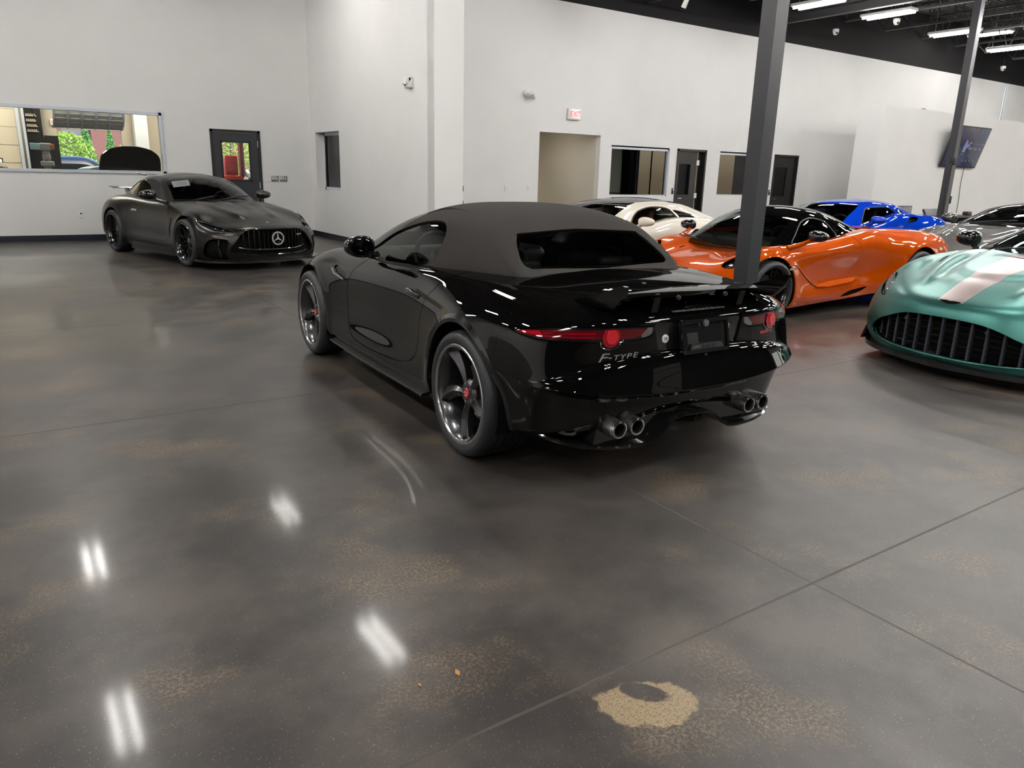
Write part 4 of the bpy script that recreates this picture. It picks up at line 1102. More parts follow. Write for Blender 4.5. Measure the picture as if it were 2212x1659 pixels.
# ------------------------------------------------------------------ black convertible
def convertible():
    car = empty('convertible_car', (2.852, 3.267, 0), 1.533, 'glossy black soft-top convertible with a rear wing, parked nearest in the middle', 'car')
    rows = [
     T('-.70 0 .34;-.70 .33 .30;-.66 .60 .245;-.49 .77 .24;-.36 .835 .23;0 .89 .2;.4 .90 .19;.85 .88 .19;1.4 .88 .19;1.9 .88 .19;2.25 .88 .19;2.62 .88 .2;2.95 .86 .19;3.2 .76 .17;3.40 .45 .16;3.46 0 .16'),
     T('-.755 0 .385;-.745 .33 .38;-.70 .63 .33;-.545 .81 .29;-.40 .868 .29;0 .935 .3;.4 .94 .29;.85 .925 .27;1.4 .925 .27;1.9 .925 .27;2.25 .93 .28;2.62 .94 .3;2.95 .91 .29;3.24 .80 .27;3.45 .5 .26;3.52 0 .26'),
     T('-.765 0 .44;-.755 .34 .445;-.71 .64 .455;-.60 .84 .455;-.425 .893 .42;0 .955 .43;.4 .943 .42;.85 .905 .40;1.4 .90 .40;1.9 .905 .40;2.25 .93 .40;2.62 .95 .43;2.95 .92 .41;3.26 .80 .40;3.47 .5 .40;3.55 0 .40'),
     T('-.832 0 .474;-.822 .34 .478;-.768 .66 .502;-.648 .864 .527;-.435 .912 .50;0 .968 .50;.4 .942 .48;.85 .895 .46;1.4 .888 .46;1.9 .90 .46;2.25 .93 .47;2.62 .955 .49;2.95 .92 .47;3.26 .80 .46;3.47 .5 .46;3.55 0 .46'),
     T('-.836 0 .500;-.826 .34 .504;-.772 .662 .520;-.650 .866 .540;-.437 .922 .53;0 .972 .54;.4 .940 .52;.85 .890 .51;1.4 .882 .51;1.9 .893 .50;2.25 .93 .51;2.62 .955 .53;2.95 .92 .51;3.26 .80 .50;3.47 .5 .50;3.55 0 .50'),
     T('-.800 0 .648;-.790 .34 .640;-.742 .655 .606;-.640 .862 .562;-.44 .934 .56;0 .975 .58;.4 .938 .57;.85 .887 .57;1.4 .879 .56;1.9 .889 .56;2.25 .93 .56;2.62 .952 .58;2.95 .915 .56;3.25 .8 .55;3.46 .5 .55;3.54 0 .55'),
     T('-.778 0 .668;-.768 .34 .660;-.722 .648 .625;-.628 .860 .580;-.435 .940 .60;0 .974 .63;.4 .936 .62;.85 .885 .62;1.4 .878 .61;1.9 .886 .60;2.25 .925 .60;2.62 .948 .62;2.95 .905 .60;3.23 .79 .58;3.43 .5 .58;3.51 0 .58'),
     T('-.772 0 .73;-.765 .34 .73;-.72 .64 .73;-.60 .855 .735;-.42 .935 .75;0 .955 .77;.4 .918 .76;.85 .88 .75;1.4 .875 .75;1.9 .88 .74;2.25 .90 .73;2.62 .91 .75;2.95 .85 .70;3.16 .74 .66;3.36 .48 .66;3.44 0 .66'),
     T('-.765 0 .80;-.76 .34 .80;-.715 .63 .805;-.58 .81 .81;-.40 .875 .84;0 .88 .86;.4 .86 .86;.85 .85 .85;1.4 .84 .83;1.9 .835 .82;2.25 .84 .81;2.62 .82 .82;2.92 .76 .76;3.08 .64 .70;3.24 .42 .71;3.32 0 .71'),
     T('-.725 0 .850;-.72 .33 .850;-.675 .60 .855;-.53 .70 .875;-.33 .73 .905;0 .74 .93;.4 .77 .932;.85 .79 .915;1.4 .785 .885;1.9 .76 .88;2.25 .73 .875;2.60 .70 .865;2.85 .62 .80;2.96 .52 .755;3.08 .34 .76;3.14 0 .76'),
     T('-.48 0 .922;-.47 .26 .921;-.43 .46 .918;-.32 .51 .925;-.18 .53 .935;0 .53 .95;.4 .52 .95;.85 .52 .93;1.4 .52 .92;1.9 .52 .92;2.2 .48 .91;2.45 .44 .885;2.62 .40 .855;2.72 .32 .835;2.8 .22 .83;2.84 0 .83'),
     [(x, 0, z) for x, z in zip((-.12, -.1, -.06, 0, .08, .18, .5, .9, 1.4, 1.8, 2.0, 2.1, 2.2, 2.28, 2.34, 2.4), (.955, .956, .96, .965, .97, .975, .97, .95, .93, .92, .92, .92, .918, .916, .915, .915))]]
    B = patch(rows, 270, 150, fit=4)
    swell(B, 0, .3425, .40, .05, .010); swell(B, 2.622, .3425, .40, .05, .008)
    B = renorm(B)
    # opening under the hood fabric
    f = sd_poly(XY(B), [(.2, -.1), (.2, .5), (.5, .66), (.9, .71), (1.9, .69), (2.1, .5), (2.2, -.1)])
    _, B = split(B, np.where(B.A[:, 1] > 8.6, f, -1.))
    for cx in (0, 2.622):
        B = arch_cut(B, cx, .352, .382)
    P = K['black_paint']
    door, B = panel(B, smooth_poly([(1.66, .89), (1.80, .79), (1.885, .66), (1.86, .48), (1.76, .335), (1.5, .30), (1.2, .305), (.9, .325), (.69, .375), (.605, .46), (.58, .62), (.52, .77), (.43, .87), (.35, .99), (1.0, 1.04), (1.66, 1.0)], 6), XZ, .006, mask=lambda m: (m.V[:, 1] > .5) & (m.A[:, 1] < 9.6))
    boot, B = panel(B, [(-1, 8.75), (3.0, 8.80), (4.6, 8.98), (4.95, 9.3), (4.95, 13), (-1, 13)], UV, .006)
    bonnet, B = panel(B, [(10.3, 9.35), (11.2, 9.1), (12.6, 8.9), (13.8, 8.6), (16, 8.6), (16, 13), (10.2, 13), (9.9, 10.5)], UV, .006)
    lampz = smooth_poly([(.86, .790), (.90, .765), (1.0, .748), (1.15, .742), (1.42, .741)], 5, False).tolist() + smooth_poly([(1.45, .737), (1.50, .720), (1.58, .707), (1.67, .703), (1.76, .707), (1.84, .720), (1.89, .737)], 4, False).tolist() + smooth_poly([(1.95, .741), (2.6, .746), (3.2, .757), (3.80, .779), (3.4, .794), (2.6, .808), (1.7, .808), (1.2, .803), (.92, .799)], 6, False).tolist()
    BF = B
    lamp, B = panel(B, lampz, UZ, .004, mask=lambda m: m.A[:, 0] < 4.2)
    fasc, B = panel(B, [(-.2, .672), (.262, .672), (.275, .700), (.30, .80), (.29, .812), (-.2, .812)], YZ, .004, mask=lambda m: m.A[:, 0] < 2)
    bumper, B = panel(B, [(-1, -1), (4.25, -1), (4.35, 2), (4.3, 5.6), (4.1, 7.0), (3.7, 7.45), (3.4, 7.25), (-1, 7.05)], UV, .005)
    vent, B = panel(B, [(1.93, .748), (2.16, .785), (2.19, .77), (2.10, .735), (1.94, .705)], XZ, .002, mask=lambda m: m.V[:, 1] > .5)
    obj('body', sym(skirt(B, .014)), P, car)
    obj('rear_bumper', sym(skirt(bumper, .014)), P, car)
    bl = obj('boot_lid', sym(skirt(boot, .014)), P, car)
    obj('bonnet', sym(skirt(bonnet, .014)), P, car)
    # plate panel, sunk a little
    fasc.V[:, 0] += .012
    obj('plate_panel', sym(fasc), K['piano'], car)
    for sd in (1, -1):
        h = (lambda m: m) if sd > 0 else (lambda m: m.mir())
        d = obj('door', h(skirt(door, .014)), P, car)
        # flush door handle
        obj('door_handle', h(M(*(lambda q: (q.V, q.F))(rbox((.72, .888, .775), (.19, .022, .035), .009, 3, ry=-.06)))), K['gloss_black'], d)
        lampo = obj('tail_lamp', h(skirt(lamp, .01)), K['gloss_black'], car)
        def lens(nm, poly, m, off, d=None):
            c, _ = split(lamp, sd_poly(UZ(lamp), poly))
            if c is None: return
            c.V += c.N * off
            if d is not None: c.V += c.N * (d * np.clip(sd_poly(UZ(c), poly) / .03, 0, 1) ** .5)[:, None]
            obj(nm, h(skirt(c, off)), m, lampo)
        cir = lambda ru, rz: [(1.67 + ru * math.cos(t), min(.765 + rz * math.sin(t), .798)) for t in np.linspace(0, 2 * PI, 48, endpoint=False)]
        lens('lamp_strip', smooth_poly([(1.02, .785), (1.2, .755), (1.6, .752), (2.6, .758), (3.2, .766), (3.72, .779), (3.3, .787), (2.6, .796), (1.6, .796), (1.15, .793)], 5), K['red_lens_deep'], .0015)
        lens('lamp_bar', [(1.9, .762), (3.1, .768), (3.1, .771), (1.9, .768)], K['red_lens'], .002)
        lens('lamp_bar', [(1.9, .779), (3.1, .779), (3.1, .782), (1.9, .785)], K['red_lens'], .002)
        lens('lamp_tip', [(2.95, .768), (3.72, .779), (3.45, .787), (3.05, .790)], K['red_lens'], .003)
        lens('round_lens', cir(.160, .052), K['red_lens'], .003, .012)
        lens('round_core', cir(.105, .034), K['red_bright'], .0165)
        lens('reversing_lens', [(.90, .795), (.93, .765), (1.05, .752), (1.16, .752), (1.0, .797)], K['lamp_silver'], .002)
        rim = [(1.67 + .205 * math.cos(t), .765 + .066 * math.sin(t)) for t in np.linspace(PI * 1.08, PI * 1.92, 26)]
        def uz(u, z):
            dd = (lamp.A[:, 0] - u) ** 2 * .09 + (lamp.V[:, 2] - z) ** 2; q = np.argmin(dd); return lamp.V[q] + lamp.N[q] * .003
        obj('lamp_trim', h(tube([uz(u, z) for u, z in rim], .0022, 6)), K['chrome'], lampo)
        # gill behind the front wheel
        v = vent.V.copy(); vv = M(v - vent.N * .012, vent.F, vent.N, vent.A, vent.C)
        vo = obj('side_vent', h(vv), K['plastic'], car)
        obj('vent_trim', h(tube([(1.935, .897, .702), (2.02, .905, .716), (2.10, .912, .732), (2.16, .905, .76)], .007, 8)), K['steel'], vo)
        # sill blade
        P2 = np.array([(x, y, z) for x, y, z in [(2.12, .955, .215), (1.7, .965, .212), (1.2, .968, .212), (.75, .972, .22), (.42, .975, .225)]])
        V = []; F = []
        for x, y, z in P2: V += [(x, y - .07, z + .02), (x, y, z + .012), (x, y + .003, z), (x, y - .05, z - .006)]
        for i in range(len(P2) - 1):
            for j in range(4): F.append((i * 4 + j, i * 4 + (j + 1) % 4, i * 4 + 4 + (j + 1) % 4, i * 4 + 4 + j))
        F += [(0, 3, 2, 1), (16, 17, 18, 19)]
        obj('side_sill', h(M(V, [tuple(reversed(f)) for f in F])), K['gloss_black'], car)
        for cx, nm in ((0, 'rear'), (2.622, 'front')):
            obj('wheel_arch_liner', h(arch_liner(cx, .352, .382, .935)), K['dark'], car)
        # arch lip band on the rear wing
        V = []; F = []; n = 44
        for t in np.linspace(-.10, PI + .26, n):
            for r, dy in ((.381, -.055), (.381, .004), (.400, .007), (.424, .001)):
                q = (.405 * math.cos(t), .352 + .405 * math.sin(t)) if r < .4 else (r * math.cos(t), .352 + r * math.sin(t))
                y = surf(BF, *q, 'side')[0][1] + dy; V.append((r * math.cos(t), y, .352 + r * math.sin(t)))
        for i in range(n - 1):
            for j in range(3): F.append((i * 4 + j, i * 4 + j + 1, i * 4 + 5 + j, i * 4 + 4 + j))
        obj('arch_lip', h(M(V, F)), K['gloss_black'], car)
        for cx, y in ((0, .91), (2.622, .905)):
            w = .295 if cx == 0 else .265
            wheel(car, cx, .960 - w / 2, .3425, .266, w, 'blade', sd, K['rim_grey'], K['rim_edge'], K['red_caliper'], K['red_cap'], hi=(sd > 0))
        door_mirror(car, (1.37, .975, .995), (.085, .105, .072), sd, K['gloss_black'], (1.52, .80, .92), arm_r=.022)
    # lower dark undertray so light does not pass under the shell
    obj('undertray', bb(-.5, 3.2, -.6, .6, .17, .2), K['dark'], car)
    # ---- fabric roof, glass
    g = [
     T('.02 0 .962;0 .3 .960;-.02 .5 .95;.02 .60 .925;.45 .71 .89;1.0 .77 .885;1.6 .78 .86;2.12 .72 .865;2.3 .40 .895;2.36 0 .9'),
     T('.10 0 1.0;.085 .3 1.0;.07 .5 .995;.10 .61 1.0;.47 .715 .97;1.0 .755 .96;1.55 .76 .925;1.98 .695 .94;2.14 .385 .955;2.2 0 .96'),
     T('.26 0 1.14;.25 .29 1.14;.25 .48 1.135;.30 .585 1.12;.60 .675 1.12;1.0 .69 1.12;1.38 .70 1.08;1.62 .63 1.10;1.74 .35 1.125;1.78 0 1.135'),
     T('.40 0 1.228;.40 .27 1.225;.40 .44 1.215;.46 .53 1.205;.72 .60 1.218;1.02 .59 1.228;1.22 .59 1.20;1.33 .54 1.205;1.46 .30 1.225;1.5 0 1.232'),
     T('.50 0 1.265;.5 .15 1.265;.53 .24 1.268;.62 .30 1.278;.78 .34 1.288;1.02 .33 1.29;1.18 .34 1.277;1.27 .32 1.262;1.36 .18 1.257;1.4 0 1.26'),
     [(x, 0, z) for x, z in zip((.60, .62, .66, .72, .85, 1.02, 1.15, 1.22, 1.28, 1.32), (1.285, 1.287, 1.29, 1.294, 1.300, 1.300, 1.292, 1.284, 1.277, 1.271))]]
    H = renorm(patch(g, 200, 90))
    rw, H = panel(H, smooth_poly([(-.3, 1.163), (.36, 1.160), (.455, 1.135), (.505, 1.06), (.52, 1.01), (.49, .988), (.40, .982), (-.3, .980)], 5), YZ, .0, mask=lambda m: m.A[:, 0] < 2.9)
    sw, H = panel(H, smooth_poly([(1.80, .895), (1.62, .985), (1.43, 1.072), (1.25, 1.128), (1.05, 1.172), (.87, 1.192), (.75, 1.178), (.69, 1.11), (.73, .96), (.76, .86), (1.3, .84)], 5), XZ, .0, mask=lambda m: m.V[:, 1] > .3)
    ws, H = panel(H, [(7.18, .35), (7.15, 3.3), (9.5, 3.3), (9.5, .35)], UV, .0)
    fr, H = panel(H, [(6.05, -1), (6.0, 2), (5.9, 3.3), (6.4, 3.75), (7, 4.0), (9.5, 4.2), (9.5, -1)], UV, .003)
    obj('soft_top', sym(skirt(H, .02)), K['fabric'], car, label='black canvas roof')
    obj('windscreen_frame', sym(skirt(fr, .02)), P, car)
    for q in (rw, ws): q.V -= q.N * .007
    obj('rear_window', sym(rw), K['glass_rear'], car)
    obj('windscreen', sym(ws), K['glass_green'], car)
    sw.V -= sw.N * .012
    for h in (lambda m: m, lambda m: m.mir()):
        so = obj('side_window', h(sw), K['glass_green'], car)
    # fabric seams
    for sd in (1, -1):
        sP = smooth_poly([(1.17, .57, 1.218), (.98, .50, 1.262), (.62, .50, 1.235), (.40, .53, 1.175), (.22, .592, 1.075), (.05, .597, .965)], 6, False); sP[:, 1] *= sd
        obj('roof_seam', tube(sP, .005, 6), K['fabric'], car)
    # ---- interior
    obj('dashboard', join(rbox((1.78, 0, .84), (.42, 1.34, .20), .07, 4), rbox((1.62, .36, .925), (.20, .40, .07), .03)), K['leather'], car)
    obj('cabin_floor', bb(.3, 2.1, -.7, .7, .24, .3), K['dark'], car)
    obj('rear_bulkhead', join(rbox((.30, 0, .62), (.16, 1.25, .58), .05), rbox((.36, .36, .95), (.07, .28, .08), .03), rbox((.36, -.36, .95), (.07, .28, .08), .03)), K['leather'], car)
    obj('door_card', join(bb(.5, 1.85, .72, .76, .3, .88), bb(.5, 1.85, -.76, -.72, .3, .88)), K['leather'], car)
    obj('centre_console', rbox((1.1, 0, .55), (1.1, .24, .3), .05), K['leather'], car)
    for y in (.37, -.37): seat(car, .98, y, .36, K['leather'])
    steering(car, 1.40, .37, .90, K['leather'])
    rm = obj('interior_mirror', rbox((1.52, 0, 1.155), (.03, .22, .06), .012), K['gloss_black'], car)
    # ---- rear wing
    prof = []
    def airfoil(x0, z0, chord, thick, y, tilt):
        pts = []
        for u, t in ((0, 0), (.12, .55), (.35, .9), (.7, .6), (1., .06), (1., -.06), (.6, -.35), (.25, -.5), (.05, -.3)):
            xx = -u * chord; zz = t * thick + u * chord * tilt
            pts.append((x0 + xx, y, z0 + zz))
        return pts
    V = []; ys = np.linspace(-.535, .535, 29)
    for y in ys:
        b = 1 - (y / .60) ** 2
        V += airfoil(-.545 + .06 * (1 - b) * .6, .915 + .022 * b, .20, .014, y, .06)
    k = 9; F = []
    for i in range(len(ys) - 1):
        for j in range(k): F.append((i * k + j, i * k + (j + 1) % k, (i + 1) * k + (j + 1) % k, (i + 1) * k + j))
    F += [tuple(reversed(range(k))), tuple(range((len(ys) - 1) * k, len(ys) * k))]
    wing = obj('rear_wing', M(V, [tuple(reversed(f)) for f in F]), P, car, 40)
    for sd in (1, -1):
        ep = smooth_poly([(-.47, .900), (-.60, .935), (-.75, .990), (-.815, 1.012), (-.835, 1.004), (-.82, .965), (-.765, .905), (-.72, .890), (-.60, .888)], 3)
        e = prism([(a, b) for a, b in ep], .530, .556, 'XZ')
        e.V[:, 1] += (.9 - e.V[:, 2]) * -.08 + np.clip(-.62 - e.V[:, 0], -1, 0) * -.16
        e = e if sd > 0 else e.mir()
        obj('end_plate', e, P, wing)
        st = prism([(-.60, .93), (-.76, .935), (-.74, .86), (-.66, .86), (-.58, .885)], .27, .31, 'XZ')
        obj('wing_post', st if sd > 0 else st.mir(), P, wing)
        obj('bolt_cap', lathe([(0, .0), (.012, 0), (.012, -.012), (0, -.014)], 12, 'X').xf(Matrix.Translation((-.755, sd * .16, .927))), K['plastic'], wing)
    # high brake light strip
    obj('brake_light', join(*[box((-.745, y, .857), (.012, .012, .006)) for y in np.linspace(-.17, .17, 22)]), mat('dim_red_strip', (.10, .10, .11), .2), bl)
    # ---- plate frame and badges (faces -x)
    pf = [(a, b) for a, b in round_rect(.318, .168, .014)]; pi_ = [(a, b) for a, b in round_rect(.285, .132, .008)]
    n = len(pf); V = []
    mt = Matrix.Translation((-.800, 0, .735)) @ Matrix.Rotation(.21, 4, 'Y')
    for xx, pl in ((-.012, pf), (-.014, pi_), (.012, pi_), (.012, pf)):
        V += [(xx, a, b) for a, b in pl]
    F = [(q * n + i, q * n + (i + 1) % n, ((q + 1) % 4) * n + (i + 1) % n, ((q + 1) % 4) * n + i) for q in range(4) for i in range(n)]
    plate = obj('plate_frame', M(V, F).xf(mt), K['gloss_black'], car)
    obj('plate_recess', rbox((0, 0, 0), (.01, .29, .14), .004).xf(mt @ Matrix.Translation((.006, 0, 0))), K['piano'], plate)
    tabm = prism([(-.115, -.064), (.115, -.064), (.10, -.038), (-.10, -.038)], -.016, -.008, 'YZ').xf(mt)
    obj('frame_tab', tabm, K['satin_black'], plate)
    rx = (PI / 2, 0, -PI / 2)
    def rear_text(nm, s, size, m, y, z, x, tilt=.2, par=None, **kw):
        t = text(nm, s, size, m, par or car, (x, y, z), (PI / 2 - tilt, 0, -PI / 2), .0015, **kw)
        return t
    rear_text('frame_lettering', 'JAGUAR', .026, K['chrome'], -.012, .686, -.826, .21, plate)
    # small leaping mark beside it
    cat = lambda y, z, s: [(y - .9 * s, z - .1 * s), (y - .5 * s, z + .14 * s), (y - .1 * s, z + .12 * s), (y + .35 * s, z + .26 * s), (y + .8 * s, z + .16 * s), (y + .95 * s, z + .26 * s), (y + .75 * s, z + .32 * s), (y + .3 * s, z + .38 * s), (y - .2 * s, z + .28 * s), (y - .6 * s, z + .25 * s)]
    obj('frame_mark', prism([(-a, b) for a, b in cat(-.080, .682, .028)], -.832, -.827, 'YZ'), K['steel'], plate)
    obj('plate_screw', lathe([(0, -.016), (.016, -.016), (.018, -.006), (.016, .0)], 20, 'X').xf(Matrix.Translation((-.792, .0, .797))), K['steel'], plate)
    # model lettering on the bumper
    for st, y, z, sz, kw in (('F', .590, .664, .058, dict(shear=.35, xs=1.7)), ('-', .545, .668, .05, dict(xs=1.3)), ('T', .517, .662, .036, dict(shear=.2, xs=1.5)), ('Y', .481, .664, .036, dict(shear=.2, xs=1.5)), ('P', .446, .666, .036, dict(shear=.2, xs=1.5)), ('E', .411, .668, .036, dict(shear=.2, xs=1.5))):
        p, n = surf(BF, y, z); text('model_lettering', st, sz, K['badge'], car, mw=decal_matrix(p, n, off=.001), depth=.0015, **kw)
    obj('deck_emblem', prism([(-a, b) for a, b in cat(0., .0, .085)], 0, .006, 'YZ').xf(Matrix.Translation((-.700, -.02, .873)) @ Matrix.Rotation(.85, 4, 'Y')), K['chrome'], bl)
    t = text('deck_lettering', 'JAGUAR', .034, K['chrome'], bl, (-.722, -.03, .862), (.75, 0, -PI / 2), .0015, space=1.1, xs=1.3)
    def roundel(nm, y, z, r, m0, m1, s=None):
        p, n = surf(BF, y, z); mw = decal_matrix(p + np.array([.012, 0, 0]), n)
        o = obj(nm, lathe([(0, .004), (r * .8, .004), (r, .002), (r, -.004)], 28, 'Z').xf(mw), m0, car)
        if s: text('badge_lettering', s, r * .9, m1, o, mw=decal_matrix(p + np.array([.012, 0, 0]), n, off=.005), depth=.001)
        return o
    roundel('round_badge', .222, .730, .021, K['white_emblem'], K['plastic'], 'SV')
    roundel('round_badge', -.195, .758, .022, K['steel'], K['plastic'])
    p, n = surf(BF, -.50, .700); obj('red_badge_bar', box((0, 0, 0), (.085, .012, .004)).xf(decal_matrix(p, n)), K['red_cap'], car, label='red bar of the rear badge')
    p, n = surf(BF, -.565, .705); text('r_badge', 'R', .042, K['steel'], car, mw=decal_matrix(p, n), depth=.0015, shear=.2)
    for y, z in ((-.02, .640), (.20, .448), (-.36, .452), (.62, .46)):
        p, n = surf(BF, y, z); obj('parking_sensor', lathe([(0, .002), (.010, .002), (.011, 0)], 14, 'Z').xf(decal_matrix(p, n)), K['satin_black'], car)
    # ---- diffuser and tail pipes
    dz = [(-.60, .235), (-.50, .205), (-.30, .20), (-.22, .24), (-.15, .31), (0, .33), (.15, .31), (.22, .24), (.30, .20), (.50, .205), (.60, .235), (.57, .37), (.30, .40), (0, .41), (-.30, .40), (-.57, .37)]
    obj('diffuser', prism(dz, -.72, -.40, 'YZ'), K['gloss_black'], car)
    lip = smooth_poly([(-.50, .80, .262), (-.60, .75, .245), (-.69, .66, .226), (-.755, .50, .212), (-.775, .32, .210), (-.775, .23, .238), (-.775, .15, .300), (-.775, .06, .325)], 5, False)
    lip = np.vstack([lip, lip[::-1][1:] * np.array([1, -1, 1])])
    V = []; F = []
    for p in lip: V += [p + (0, 0, .009), p + (-.012, 0, 0), p + (0, 0, -.010), p + (.14, 0, .012)]
    for i in range(len(lip) - 1):
        for q in range(4): F.append((i * 4 + q, i * 4 + (q + 1) % 4, i * 4 + 4 + (q + 1) % 4, i * 4 + 4 + q))
    obj('diffuser_blade', M(np.array(V), F), K['gloss_black'], car)
    for y in (-.09, .09): obj('diffuser_fin', prism([(-.74, .33), (-.45, .25), (-.45, .19), (-.70, .24)], y - .006, y + .006, 'XZ'), K['plastic'], car)
    for y in (.503, .393, -.393, -.503):
        p = lathe([(.032, .07), (.032, -.005), (.034, -.014), (.043, -.012), (.046, -.002), (.046, .07)], 36, 'X').xf(Matrix.Translation((-.785, y, .317)))
        t = obj('tail_pipe', p, K['steel'], car)
        obj('pipe_bore', lathe([(0, .065), (.031, .065), (.031, -.002)], 24, 'X').xf(Matrix.Translation((-.785, y, .317))), K['dark'], t)
        obj('pipe_tip', lathe([(.032, .006), (.036, -.015), (.043, -.013), (.0467, .003)], 36, 'X').xf(Matrix.Translation((-.785, y, .317))), K['chrome'], t)
    for h in MIR:
        q = [surf(BF, y, z)[0] + surf(BF, y, z)[1] * .003 for y, z in ((.60, .335), (.66, .322), (.72, .300), (.735, .285), (.70, .272), (.665, .272))]
        obj('reflector', h(M(np.array(q), [tuple(range(6))])), K['steel'], car)
    return car
convertible()
# ------------------------------------------------------------------ helpers shared by the other cars
def put(name, half, m, car, pair=False, sk=.012, label=None):
    if half is None: return None
    hs = skirt(half, sk) if sk else half
    if not pair: return obj(name, sym(hs), m, car, label=label)
    return [obj(name, h(hs), m, car, label=label) for h in MIR]

def ridge(m, pts, w, a, vmin):
    """raise a soft crease on top surfaces along a plan-view line [(x,y),...]; width w, height a, fading at both ends"""
    P = np.array(pts, float)
    best = np.full(len(m.V), 1e9); tt = np.zeros(len(m.V)); L = len(P) - 1
    for i in range(L):
        d = P[i + 1] - P[i]; t = np.clip(((m.V[:, :2] - P[i]) @ d) / (d @ d), 0, 1)
        q = ((m.V[:, :2] - P[i] - t[:, None] * d) ** 2).sum(1); k = q < best
        best = np.where(k, q, best); tt = np.where(k, (i + t) / L, tt)
    m.V[:, 2] += a * np.exp(-best / w ** 2) * np.clip(np.minimum(tt, 1 - tt) * 5, 0, 1) * (m.A[:, 1] > vmin)

def bars_x(n, y0, y1, zt, zb, xf, w, d):
    """vertical bars across a grille; zt(y), zb(y), xf(y) give top, bottom and front"""
    out = []
    for y in np.linspace(y0, y1, n):
        a, b, x = zt(abs(y)), zb(abs(y)), xf(abs(y))
        if a - b > .03: out.append(box((x - d / 2, y, (a + b) / 2), (d, w, a - b)))
    return out

def sheet_on(car, ws, x, y, w, h, label, turn=0., lines=False):
    """a price sheet resting against the inside of the windscreen: a thing of its own"""
    p, n = surf(ws, x, y, 'top')
    t = empty('price_sheet', (0, 0, 0), 0, label, 'paper', 'price sheets in the windscreens')
    mt = car.matrix_basis @ decal_matrix(p, n, (-1, 0, .6), -.016) @ Matrix.Rotation(turn, 4, 'Z')
    k = 8; V = []; F = []
    for i in range(k + 1):
        for q in (-.5, .5): V.append((q * w, (i / k - .5) * h, -.006 * (2 * i / k - 1) ** 2))
    F = [(2 * i, 2 * i + 1, 2 * i + 3, 2 * i + 2) for i in range(k)]
    V += [(a, b, c_ - .0015) for a, b, c_ in V]; n2 = 2 * (k + 1)
    F += [tuple(reversed([q + n2 for q in f])) for f in F] + [(0, n2, n2 + 1, 1), (2 * k, 2 * k + 1, 2 * k + 1 + n2, 2 * k + n2)] + [(2 * i + a, 2 * i + a + 2, 2 * i + a + 2 + n2, 2 * i + a + n2) for i in range(k) for a in (0, 1)]
    obj('sheet', M(V, F).xf(mt), K['paper'], t)
    if lines: obj('print_lines', join(*[box((0, h * (.32 - .11 * i), .002), (w * (.75 - .1 * (i % 3)), h * .03, .001)) for i in range(6)]).xf(mt), K['faint_print'], t)
    return t

def cabin(car, x0, x1, w, z0, zt, seat_m, dash_x, sy=.37, lhd=True, sx=None, sz=.42, dash_m=None):
    obj('cabin_floor', bb(x0, x1, -w, w, .22, .28), K['dark'], car)
    obj('door_card', join(bb(x0 + .2, x1 - .2, w - .03, w, .28, zt - .02), bb(x0 + .2, x1 - .2, -w, -w + .03, .28, zt - .02)), dash_m or seat_m, car)
    obj('dashboard', rbox((dash_x, 0, zt - .07), (.40, 2 * w - .1, .2), .07, 4), K['leather'], car)
    obj('rear_bulkhead', rbox((x0, 0, (zt + .2) / 2), (.1, 2 * w - .1, zt - .2), .04), K['leather'], car)
    sx = sx if sx is not None else dash_x - .80
    for y in (sy, -sy): seat(car, sx, y, sz, seat_m)
    steering(car, dash_x - .38, sy if lhd else -sy, zt - .02, K['leather'])

